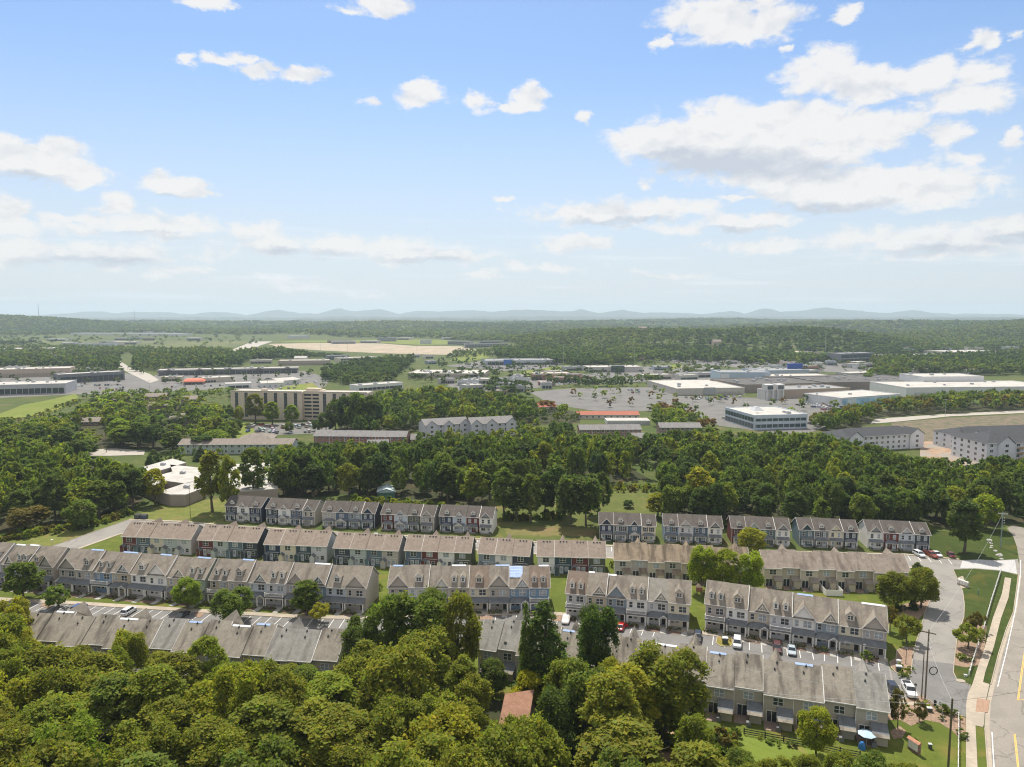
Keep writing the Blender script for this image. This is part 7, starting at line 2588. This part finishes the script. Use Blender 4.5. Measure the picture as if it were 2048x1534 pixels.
def utility_pole(label, base, H, arm=2.4, ang=0.0, m=WOODP, kit=True, r=.17):
    o = thing("utility_pole", label, "utility pole", tuple(base), ang)
    put("pole", pole_mesh(H, r, m), o)
    if arm:
        k = MB()
        k.box(-arm / 2, -.1, H - .75, arm / 2, .1, H - .55)
        k.obj("crossarm", WOODP if m is WOODP else STEEL, o)
        for x in (-arm / 2 + .1, -arm * .2, arm * .2, arm / 2 - .1):
            q = MB()
            q.tube((x, 0, H - .55), (x, 0, H - .3), .05, .035, 6)
            q.obj("insulator", WHITE, o)
    if kit:
        for z in (H - 2.0, H - 2.9, H - 3.8):
            q = MB()
            q.tube((.1, 0, z), (.6, 0, z + .1), .03, n=5)
            q.tube((.6, 0, z - .1), (.6, 0, z + .25), .07, n=6)
            q.obj("insulator", WHITE, o)
    return o


b1 = G(1850, 1399)
H1p = at_depth(1862, 1259, b1.y).z
utility_pole("tall wooden utility pole at the drive junction with white insulators", b1, H1p, 2.6, rad(-35))
b1b = G(1843, 1397)
utility_pole("shorter bare pole standing close to the tall wooden one", b1b, at_depth(1852, 1305, b1b.y).z, 0, 0, WOODP, False, .13)
b2 = G(1893, 1590)
utility_pole("bare wooden pole at the bottom right beside the white rail fence", b2, at_depth(1897, 1397, b2.y).z, 0, 0, mat("pole_greenish", (.10, .09, .045), .9, .2, 2), False, .2)
b3 = G(2001, 1096)
utility_pole("steel utility pole by the bend of the road", b3, at_depth(2006, 1024, b3.y).z, 2.8, rad(-20), mat("steel_green", (.24, .31, .30), .6, .1, 1), True, .2)
b4 = G(213, 905)
utility_pole("wooden pole beside the side road on the left", b4, at_depth(210, 866, b4.y).z, 2.2, 0, WOODP, False)
k = MB()
cc = Vector((b1.x + 1.2, b1.y - .3, at_depth(1866, 1340, b1.y).z))
N_ = 24
for j in range(N_):
    a0, a1 = 2 * math.pi * j / N_, 2 * math.pi * (j + 1) / N_
    k.tube((cc.x + .8 * math.cos(a0), cc.y, cc.z + .8 * math.sin(a0)), (cc.x + .8 * math.cos(a1), cc.y, cc.z + .8 * math.sin(a1)), .10, n=5, caps=False)
tag(k.obj("cable_coil", BLACK), "round coil of black cable hung beside the tall utility pole", "cable coil")


def wire(label, p, q, sag=.6, r=.022, m=None):
    k = MB()
    p, q = Vector(p), Vector(q)
    n = 10
    pts = [p.lerp(q, j / n) - Vector((0, 0, sag * 4 * (j / n) * (1 - j / n))) for j in range(n + 1)]
    for a, b in zip(pts, pts[1:]):
        k.tube(a, b, r, n=4, caps=False)
    tag(k.obj("wire", m or STEEL), label, "wire", "overhead wires")


t1, t2, t3 = Vector((b1.x, b1.y, H1p - .3)), Vector((b2.x, b2.y, at_depth(1897, 1397, b2.y).z - .4)), Vector((b3.x, b3.y, at_depth(2006, 1024, b3.y).z - .5))
wire("overhead wire from the tall utility pole to the steel one by the bend", t1, t3, 2.0)
wire("overhead wire from the tall utility pole to the bare bottom pole", t1 - Vector((0, 0, 2.2)), t2, .7)
wire("service wire from the bare bottom pole across the near back walls", t2 - Vector((0, 0, .5)), G(1300, 1440) + Vector((0, 0, 9.0)), 1.2, .025)
wire("second service wire from the bare bottom pole across the near roofs", t2 - Vector((0, 0, .1)), G(1330, 1400) + Vector((0, 0, 11)), 1.2, .02)
wire("stay wire running down from the tall utility pole to the bed", t1 - Vector((0, 0, 1.0)), G(1891, 1455), .05)
wire("overhead wire crossing the road from the bare bottom pole", t2, G(2200, 1430) + Vector((0, 0, 9)), .8, .018, BLACK)


def lamp_post(label, base, H=4.3):
    o = thing("lamp_post", label, "lamp post", tuple(base), 0, "garden lamp posts")
    put("pole", cached(('lp', H), lambda: pole_mesh(H, .075, BLACK)), o)

    def lan():
        k = MB()
        k.hexa([(-.13, -.13, 0), (.13, -.13, 0), (.13, .13, 0), (-.13, .13, 0)], [(-.2, -.2, .4), (.2, -.2, .4), (.2, .2, .4), (-.2, .2, .4)], 1)
        k.hexa([(-.24, -.24, .41), (.24, -.24, .41), (.24, .24, .41), (-.24, .24, .41)], [(-.05, -.05, .66), (.05, -.05, .66), (.05, .05, .66), (-.05, .05, .66)], 0)
        return k.mesh("lantern", [BLACK, PANE_B])
    put("lantern", cached('lan', lan), o, (0, 0, H))


lamp_post("black lantern lamp post beside the white pickup", G(1829, 1414))
lamp_post("black lantern lamp post on the mulch island by the drive", G(1811.5, 1328), 3.6)
lamp_post("black lantern lamp post before the white unit of the nearest front block", G(1457, 1270), 3.8)
lamp_post("lantern lamp post in the shade of the trees beside the drive", G(1842, 1221), 3.4)
for (u, v, t, lb) in [(105, 1098, 1080, "white lamp post on the rough hillside above the left blocks"), (381, 1036, 978, "tall dark lamp post on the grass left of the far row")]:
    b = G(u, v)
    H = at_depth(u, t, b.y).z
    o = thing("lamp_post", lb, "lamp post", tuple(b), 0)
    put("pole", pole_mesh(H, .09, STEEL if u < 200 else BLACK), o)
    k = MB()
    k.box(-.35, -.2, H, .35, .2, H + .2)
    k.obj("lamp_head", WHITE if u < 200 else BLACK, o)
MASTS = [(641, 706, 679), (696, 712, 680), (834, 712, 684), (870, 716, 700), (1127, 732, 690), (1218, 716, 700), (1268, 736, 694), (1631, 736, 698), (1650, 716, 660), (1817, 734, 700), (2013, 740, 710), (320, 668, 660), (424, 702, 670), (440, 700, 672), (1513, 868, 826), (1385, 812, 795), (1487, 815, 790), (1530, 818, 800), (1890, 838, 800), (152, 790, 770), (104, 795, 755), (217, 790, 768), (300, 800, 762), (683, 790, 755), (536, 790, 750), (1006, 852, 826)]
for i, (u, v, t) in enumerate(MASTS):
    b = G(u, v)
    H = at_depth(u, t, b.y).z
    o = thing("light_mast", "thin grey lighting mast standing over the %s" % ("highway and fields" if v < 720 else "shops on the left" if u < 700 else "mall and its car park" if u > 1200 else "stores at the centre"), "light mast", tuple(b), 0, "thin lighting masts")
    put("pole", pole_mesh(H, .05 + H * .006, STEEL), o)
    k = MB()
    k.box(-1.0, -.25, H, 1.0, .25, H + .3)
    k.obj("lamp_head", STEEL, o)
for (u, t, Y, lb) in [(78, 611, 5200, "lattice radio tower rising above the left skyline"), (270, 622, 6000, "fainter radio tower right of the taller one on the skyline")]:
    p = at_depth(u, 640, Y)
    H = at_depth(u, t, Y).z
    o = thing("radio_tower", lb, "radio tower", (p.x, Y, terrain(p.x, Y)), 0)
    k = MB()
    for (sx, sy) in ((-1, -1), (1, -1), (1, 1), (-1, 1)):
        k.tube((sx * 4, sy * 4, 0), (sx * .6, sy * .6, H), .7, .5, 4)
    for j in range(10):
        z0, z1 = H * j / 10, H * (j + 1) / 10
        a, b = 4 - 3.4 * j / 10, 4 - 3.4 * (j + 1) / 10
        k.tube((-a, -a, z0), (b, -b, z1), .3, n=4)
        k.tube((a, -a, z0), (-b, -b, z1), .3, n=4)
    k.obj("lattice", STEEL, o)
    k = MB()
    k.tube((0, 0, H), (0, 0, H + 14), .4, .2, 5)
    k.obj("antenna", STEEL, o)


# ------------------------------------------------------------------ fences
def rail_fence(name, label, pts, H, m, nrail, pitch, post=.14, rail=.12, rt=.05, px=True):
    P = [G(*p) for p in pts] if px else pts
    P = resample(P, pitch)
    o = thing(name, label, "fence", tuple(P[0]))
    b = P[0]
    pm = cached(('post', H, post, m.name), lambda: (lambda q: (q.box(-post / 2, -post / 2, -.1, post / 2, post / 2, H + .08), q.mesh("post", [m]))[1])(MB()))
    for p in P:
        put("post", pm, o, tuple(p - b))
    for a, c in zip(P, P[1:]):
        d = c - a
        L = d.length
        rm = cached(('rail', round(L, 1), rail, rt, m.name), lambda: (lambda q: (q.box(post / 2, -rt / 2, 0, L - post / 2, rt / 2, rail), q.mesh("rail", [m]))[1])(MB()))
        for j in range(nrail):
            put("rail", rm, o, tuple(a - b + Vector((0, 0, H * (j + .75) / nrail - rail))), math.atan2(d.y, d.x))
    return o


rail_fence("rail_fence", "white rail fence along the verge beside the drive", [(2001, 1146), (1982, 1206), (1965, 1268), (1952, 1304), (1938, 1350)], 1.15, WHITE, 3, 2.4, .16, .16)
rail_fence("rail_fence", "white rail fence at the bottom right beside the footway", [(1917, 1437), (1917, 1480), (1916, 1540), (1916, 1640)], 1.15, WHITE, 3, 2.4, .16, .16)
rail_fence("rail_fence", "black timber rail fence behind the near right block", [(1488, 1469), (1530, 1477), (1605, 1491), (1680, 1508), (1720, 1516)], 1.25, mat("fence_black", (.035, .032, .03), .9, .2, 2), 3, 2.5, .16, .15)
# white garden fence behind the older beige block: board panels
P = [blkP.W(blkP.w * 3.1, -.3), blkP.W(blkP.w * 3.1, -5.6), blkP.W(blkP.w * 4.02, -5.6), blkP.W(blkP.w * 4.02, -.3)]
o = thing("garden_fence", "white board fence round one garden of the older beige block", "fence", tuple(P[0]))
for a, b in zip(P, P[1:]):
    d = b - a
    L = d.length
    n = int(L / .9)
    for j in range(n):
        q0 = a + d * (j / n) - P[0]
        k = cached(('gf', round(L / n, 2)), lambda: (lambda q: (q.box(.01, -.03, .05, L / n - .01, .03, 1.75), q.mesh("board", [WHITE]))[1])(MB()))
        put("board", k, o, tuple(q0), math.atan2(d.y, d.x))

# ------------------------------------------------------------------ small things
def boulder(label, p, r, seed):
    rr = np.random.RandomState(seed)
    k = MB()
    n, rows = 9, 5
    vs_ = []
    for i in range(rows):
        ph = math.pi * .5 * i / (rows - 1)
        for j in range(n):
            a = 2 * math.pi * j / n
            s = rr.uniform(.8, 1.15)
            vs_.append((r * s * math.cos(ph) * math.cos(a), r * .8 * s * math.cos(ph) * math.sin(a), -.05 + r * .65 * s * math.sin(ph)))
    k.v = vs_
    for i in range(rows - 1):
        for j in range(n):
            j2 = (j + 1) % n
            k.f.append((i * n + j, i * n + j2, (i + 1) * n + j2, (i + 1) * n + j))
            k.m.append(0)
    tag(k.obj("boulder", mat("limestone", (.46, .44, .40), .9, .15, 1.0), None, tuple(p)), label, "boulder", "pale boulders on the yard beyond the access road")


for j, (x, y, r, wd) in enumerate([(1770, 398, 1.0, "topmost pale boulder below the steel pole"), (1784, 422, .7, "second pale boulder from the top below the steel pole"), (1790, 440, .6, "small pale boulder in the middle of the line"), (1788, 455, .6, "small pale boulder just below the middle of the line"), (1822, 482, .8, "pale boulder left of the steel pole's foot"), (1852, 516, 1.2, "largest pale boulder, nearest the access road"), (1868, 545, .7, "flat pale boulder at the edge of the gravel")]):
    boulder(wd, G(1528 + x / 3.933, 980 + y / 3.933), r, j)


def box_thing(name, label, cat, p, w, d, h, m, top=None, rz=-.25, group=None, legs=False):
    o = thing(name, label, cat, tuple(p), rz, group)
    k = MB()
    k.box(-w / 2, -d / 2, 0, w / 2, d / 2, h * .88)
    k.obj("cabinet", m, o)
    k = MB()
    k.hexa([(-w / 2 - .05, -d / 2 - .05, h * .881), (w / 2 + .05, -d / 2 - .05, h * .881), (w / 2 + .05, d / 2 + .05, h * .881), (-w / 2 - .05, d / 2 + .05, h * .881)], [(-w / 2 + .08, -d / 2 + .08, h), (w / 2 - .08, -d / 2 + .08, h), (w / 2 - .08, d / 2 - .08, h), (-w / 2 + .08, d / 2 - .08, h)])
    k.obj("lid", top or m, o)
    k = MB()
    k.box(-w / 2 + .1, -d / 2 - .02, .1, w / 2 - .1, -d / 2 - .003, h * .8)
    k.obj("door", m, o)
    return o


GBOX = mat("cabinet_green", (.06, .075, .05), .6)
PBOX = mat("cabinet_pale", (.50, .52, .50), .6)
box_thing("utility_cabinet", "dark utility cabinet with pale lid on the island beside the people carrier", "utility cabinet", G(1450, 1287) + Vector((0, 0, .1)), 1.3, 1.1, 1.5, GBOX, PBOX)
box_thing("utility_cabinet", "pale utility cabinet on the mulch island by the drive", "utility cabinet", G(1798, 1343) + Vector((0, 0, .1)), 1.2, .9, 1.3, GBOX, PBOX)
box_thing("utility_cabinet", "smaller white utility cabinet behind the pale one on the mulch island", "utility cabinet", G(1797, 1328) + Vector((0, 0, .1)), .9, .6, .9, PBOX)
box_thing("utility_cabinet", "pale utility cabinet in the bed below the white pickup", "utility cabinet", G(1859, 1423), .9, .7, .9, GBOX, PBOX)
box_thing("utility_pedestal", "small black pedestal at the edge of the access road bed", "utility pedestal", G(1870, 1412), .4, .4, 1.2, BLACK)
box_thing("utility_pedestal", "small dark pedestal alone on the bottom right lawn", "utility pedestal", G(1860, 1497), .55, .5, 1.0, GBOX, PBOX)
box_thing("utility_cabinet", "pale utility box on the verge at the end of the white fence", "utility cabinet", G(1931, 1353), .6, .4, .5, PBOX)
# brick mailbox bank on the lawn
mb = thing("mailbox_bank", "brick mailbox bank with white boxes on the bottom right lawn", "mailbox bank", tuple(G(1828, 1503)), rad(-70))
k = MB()
k.box(-1.1, -.3, 0, 1.1, .3, 2.0)
k.obj("housing", mat("mail_brick", (.20, .12, .09), .9, .25, 3), mb)
k = MB()
k.hexa([(-1.25, -.45, 2.004), (1.25, -.45, 2.004), (1.25, .45, 2.004), (-1.25, .45, 2.004)], [(-1.25, -.05, 2.35), (1.25, -.05, 2.35), (1.25, .05, 2.35), (-1.25, .05, 2.35)])
k.obj("roof", mat("mail_roof", (.45, .22, .14), .9, .15, 2), mb)
for j in range(4):
    for i in range(5):
        k = cached('mbx', lambda: (lambda q: (q.box(-.18, -.05, 0, .18, 0, .32), q.mesh("mailbox", [WHITE]))[1])(MB()))
        put("mailbox", k, mb, (-.8 + .4 * i, -.302, .5 + .36 * j))
# second mailbox bank by the drive
mb = thing("mailbox_bank", "pale mailbox bank on a concrete pad beside the drive", "mailbox bank", tuple(G(1926, 1172)), rad(-66))
sheet("concrete_pad", [(1916, 1155), (1926, 1152), (1934, 1175), (1922, 1177)], .06, CONC, .06)
k = MB()
k.box(-1.6, -.25, 0, 1.6, .25, 1.3)
k.obj("housing", wallm((.44, .38, .30)), mb)
for i in range(4):
    k = MB()
    k.box(-1.55 + .8 * i, -.34, .55, -.9 + .8 * i, .3, 1.65)
    k.obj("mailbox", WHITE, mb)
# hydrant-like post on the verge lawn
hy = thing("marker_post", "slim blue green marker post on the verge lawn", "marker post", tuple(G(1956, 1191)))
k = MB()
k.tube((0, 0, 0), (0, 0, 1.5), .09, .07, 8)
k.obj("post", mat("marker_blue", (.05, .16, .20), .5), hy)
k = MB()
k.tube((0, 0, 1.5), (0, 0, 1.65), .12, .1, 8)
k.obj("cap", STEEL, hy)
# manhole slab
k = MB()
c = G(1921, 1362)
k.prism([(.95 * math.cos(a * math.pi / 8), .75 * math.sin(a * math.pi / 8), 0) for a in range(16)], (0, 0, .12))
tag(k.obj("inspection_cover", CONC, None, (c.x, c.y, 0)), "round concrete inspection cover in the verge corner by the drive", "inspection cover")
# skips at the road end
for (u, v, c, lb) in [(276, 1037, (.03, .05, .045), "dark green rubbish skip at the end of the access road"), (289, 1037.5, (.02, .035, .09), "navy rubbish skip right of the dark green one")]:
    p = G(u, v)
    o = thing("rubbish_skip", lb, "skip", tuple(p), rad(-8))
    k = MB()
    t = .08
    k.box(-1.1, -.8, .15, 1.1, .8, .25)
    k.box(-1.1, -.8, .25, 1.1, -.8 + t, 1.5)
    k.box(-1.1, .8 - t, .25, 1.1, .8, 1.5)
    k.box(-1.1, -.8 + t, .25, -1.1 + t, .8 - t, 1.5)
    k.box(1.1 - t, -.8 + t, .25, 1.1, .8 - t, 1.5)
    k.obj("bin", paintm(c), o)
    k = MB()
    k.slab((-1.15, -.85, 1.52), (1.15, -.85, 1.52), (1.15, .85, 1.75), (-1.15, .85, 1.75), .05)
    k.obj("lid", BLACK, o)
# patio parasol, barbecue cover and air units behind the near right block
pc = blkF.W(blkF.w * 7.30, -2.6)
o = thing("parasol", "pale blue parasol over a patio of the near right block", "parasol", tuple(pc))
k = MB()
k.tube((0, 0, 0), (0, 0, 2.5), .04, n=6)
k.obj("pole", STEEL, o)
k = MB()
for j in range(8):
    a0, a1 = j * math.pi / 4, (j + 1) * math.pi / 4
    k.quad((1.6 * math.cos(a0), 1.6 * math.sin(a0), 2.1), (1.6 * math.cos(a1), 1.6 * math.sin(a1), 2.1), (0, 0, 2.62))
k.obj("canopy", mat("parasol_cloth", (.38, .50, .58), .8, .08, 1), o)
pc = blkF.W(blkF.w * 7.12, -4.2)
o = thing("covered_grill", "bright blue tarpaulin draped over a grill beside the parasol", "grill", tuple(pc))
k = MB()
loft(k, [[(.62 * s * math.cos(a * .785), .5 * s * math.sin(a * .785), z) for a in range(8)][::-1] for s, z in ((1.15, 0), (1, .5), (.8, 1.0), (.45, 1.3))][::-1])
k.obj("cover", mat("cover_blue", (.03, .16, .42), .5, .15, 3), o)


def ac_unit():
    k = MB()
    k.box(-.42, -.42, .05, .42, .42, .85)
    k.tube((0, 0, .85), (0, 0, .9), .34, n=10)
    return k.mesh("air_conditioner", [mat("ac_grey", (.16, .17, .17), .6)])


for j in range(8):
    for blk, nm in ((blkF, "near right block"), (blkP, "older beige block")):
        p = blk.W(blk.w * (j + .52), -2.9 if blk is blkF else -2.2)
        o = put("air_conditioner", cached('ac', ac_unit), None, tuple(p), blk.rz)
        tag(o, "grey air conditioner on a patio behind the %s" % nm, "air conditioner", "air conditioners behind the " + nm)
# dish on the centre roof
bc = next(o for o in bpy.data.objects if o.get('label', '').startswith("near block in the centre"))
k = MB()
k.tube((0, 0, -.3), (0, 0, .9), .03, n=6)
for j in range(12):
    a0, a1 = j * math.pi / 6, (j + 1) * math.pi / 6
    k.quad((.42 * math.cos(a0), -.15 + .14, .9 + .42 * math.sin(a0)), (.42 * math.cos(a1), -.15 + .14, .9 + .42 * math.sin(a1)), (0, .1, .9))
dish = k.obj("satellite_dish", mat("dish_grey", (.30, .29, .29), .5), bc)
dish.location = (6.2, .3, 6.6)
# timber play tower in the gap before the bright trees
p = G(1398, 1191)
o = thing("play_tower", "small timber play tower on the lawn between two front blocks", "play tower", tuple(p))
k = MB()
for sx in (-.6, .6):
    for sy in (-.6, .6):
        k.box(sx - .06, sy - .06, 0, sx + .06, sy + .06, 2.9)
k.obj("frame", WOODP, o)
k = MB()
k.box(-.75, -.75, 1.5, .75, .75, 2.5)
k.obj("hut", mat("play_red", (.24, .10, .06), .8, .15, 2), o)
k = MB()
k.prism([(-.85, -.85, 2.55), (0, -.85, 3.3), (.85, -.85, 2.55)], (0, 1.7, 0))
k.obj("roof", mat("play_roof", (.55, .40, .32), .8), o)

# ------------------------------------------------------------------ shrubs in the beds
srr = random.Random(42)
SN = [0]


def shrub(x, y, R, H, tint, label, group=None):
    cm, tm, r0, h0 = variant('low', 'near', srr.randrange(5))
    c = TINTS[tint]
    j = srr.uniform(.85, 1.15)
    o = put("shrub", cm, None, (x, y, 0), srr.uniform(0, 6.28), (R / r0, R / r0, H / h0), (c[0] * j, c[1] * j, c[2] * j))
    tag(o, label, "shrub", group)


ORD = ["first", "second", "third", "fourth", "fifth", "sixth", "seventh", "eighth"]
for (s, x0, w, i) in SHRUB_SPOTS:
    far = i >= 100
    n = 2 if far else 4
    for j in range(n):
        if far:
            q, yy = (.12, -1.6) if j == 0 else (.9, -1.7)
            R, H = srr.uniform(.5, .8), srr.uniform(.7, 1.1)
            tn = srr.choice(['dark', 'deep', 'brown', 'mid'])
        else:
            q, yy = .08 + .16 * j, -2.7 + srr.uniform(-.4, .3)
            R, H = srr.uniform(.45, .75), srr.uniform(.6, 1.15)
            tn = srr.choice(['brown', 'brown', 'dark', 'olive', 'mid', 'rust', 'dark'])
        p = s.W(x0 + w * q, yy)
        u, v = proj((p.x, p.y, .5))
        if not (-20 < u < 2060):
            continue
        shrub(p.x, p.y, R, H, tn, "%s shrub before the %s unit of %s" % (TWORD[tn], ORD[i % 100], s.short), "shrubs in the front garden beds")
for (u, v, R, H, tn, lb) in [(1807, 1222, 1.0, 1.5, 'deep', "round dark shrub between the two cone shaped evergreens"), (1733, 1322, 1.5, 2.2, 'mid', "large round green shrub before the last unit by the drive"), (1812, 1350, 1.1, 1.3, 'olive', "yellowish shrub at the front of the mulch island"), (1806, 1356, 1.3, 1.2, 'mid', "wide shrub at the tip of the mulch island"), (1822, 1342, 1.0, 1.1, 'mid', "shrub at the drive side of the mulch island"), (1801, 1334, .8, .9, 'olive', "small shrub by the white cabinet on the mulch island"),
                             (1927, 1321, 1.3, 1.2, 'mid', "wide low shrub at the corner of the verge bed"), (1920, 1316, 1.1, 1.0, 'olive', "low shrub at the kerb of the verge bed"), (1943, 1322, 1.0, .9, 'dark', "dark shrub beside the white fence in the verge bed"), (1964, 1282, 1.0, 1.0, 'dark', "dark shrub right of the white fence"), (1886, 1423, 1.6, 1.4, 'mid', "wide shrub in the bed beside the bare pole"), (1898, 1430, 1.2, 1.1, 'olive', "shrub right of the bare pole"), (1908, 1430, 1.2, 1.0, 'mid', "green shrub near the end of the entrance bed"),
                             (1920, 1438, .6, .6, 'gold', "small yellow shrub at the tip of the entrance bed"), (1816, 1425, 1.0, 1.3, 'olive', "yellowish shrub left of the lamp post bed"), (1852, 1415, 1.0, 1.4, 'lime', "bright green shrub behind the pale cabinet"), (1884, 1440, .8, .8, 'dark', "small dark shrub in the middle of the entrance bed"), (1924, 1470, 1.2, 1.0, 'mid', "shrub between the white fence and the footway"), (1925, 1478, 1.0, .8, 'dark', "lower shrub between the white fence and the footway"), (760, 1180, 1.0, 1.6, 'mid', "lone shrub at the corner of the blank cream end wall"),
                             (1447, 1279, .6, .9, 'mid', "small shrub behind the island cabinet"), (1457, 1281, .6, .9, 'olive', "second small shrub on the island by the cabinet"), (1226, 1135, .8, 2.0, 'yellow', "narrow yellow shrub at the corner of the moss brown block"), (1222, 1133, .7, 1.5, 'mid', "green shrub left of the narrow yellow one"), (1520, 1478, .6, .9, 'yellow', "yellow flowering shrub by the black rail fence"), (1548, 1487, 1.6, .9, 'mid', "low hedge clump along the black rail fence"), (1585, 1493, 1.2, .8, 'dark', "dark clump along the black rail fence")]:
    p = G(u, v)
    shrub(p.x, p.y, R, H, tn, lb)
# scrub along the wood edges: uncountable
vs_, cs_ = [], []
for px, n in (([(-200, 1088), (0, 1076), (110, 1060), (200, 1044), (262, 1024), (262, 1030), (200, 1052), (110, 1068), (0, 1086), (-200, 1100)], 260), ([(1190, 985), (1330, 985), (1330, 975), (1190, 975)], 60), ([(700, 1010), (980, 1030), (980, 1022), (700, 1000)], 120), ([(1000, 1045), (1130, 1040), (1130, 1030), (1000, 1036)], 60), ([(1330, 1056), (1860, 1066), (1860, 1058), (1330, 1048)], 200), ([(1480, 1480), (1440, 1560), (1250, 1500), (1260, 1450)], 90), ([(-100, 848), (60, 834), (160, 796), (160, 806), (70, 842), (-100, 860)], 120)):
    P = [tuple(G(*q)[:2]) for q in px]
    xs, ys = [p[0] for p in P], [p[1] for p in P]
    c = 0
    for _ in range(60000):
        if c >= n:
            break
        x, y = srr.uniform(min(xs), max(xs)), srr.uniform(min(ys), max(ys))
        if inpoly(x, y, P):
            c += 1
            V, sh, hue = crown_pts(900 + c % 5, 130, .5, 1.0, 1.3, .05, 'round', 10)
            s = srr.uniform(.7, 2.0)
            vs_.append(V * np.array([s, s, s * srr.uniform(.7, 1.3)]) + np.array([x, y, 0]))
            cs_.append(shade_rgb(sh, hue) * np.array(TINTS[srr.choice(['mid', 'olive', 'bright', 'yellow', 'brown', 'dark'])]) * srr.uniform(.8, 1.2))
tag(put("undergrowth", leaf_mesh("undergrowth", np.concatenate(vs_), np.concatenate(cs_), LEAFS)), kind='stuff')

emit_trees()
dup = {}
for o in bpy.data.objects:
    if o.parent is None and o.get('group') in ("shrubs in the front garden beds", "thin lighting masts") or (o.get('category') in ('car', 'air conditioner') and o.get('group')):
        dup.setdefault(o['label'], []).append(o)
for lb, g in dup.items():
    if len(g) > 1:
        name_in_order(g, lambda o: proj(o.location), lb, lambda o, s: o.__setitem__('label', s))

# ------------------------------------------------------------------ haze
k = MB()
k.box(-16000, -300, -3.0, 16000, 19000, 330)
hz_ = k.obj("haze", [])
m = bpy.data.materials.new("haze_air")
m.use_nodes = True
t = m.node_tree
t.nodes.clear()
pvz = ND(t, 'ShaderNodeVolumePrincipled')
pvz.inputs['Density'].default_value = HAZE_DENSITY
pvz.inputs['Color'].default_value = (.63, .755, .88, 1)
pvz.inputs['Anisotropy'].default_value = 0.2
o_ = ND(t, 'ShaderNodeOutputMaterial')
t.links.new(pvz.outputs[0], o_.inputs['Volume'])
hz_.data.materials.append(m)
tag(hz_, kind='stuff')
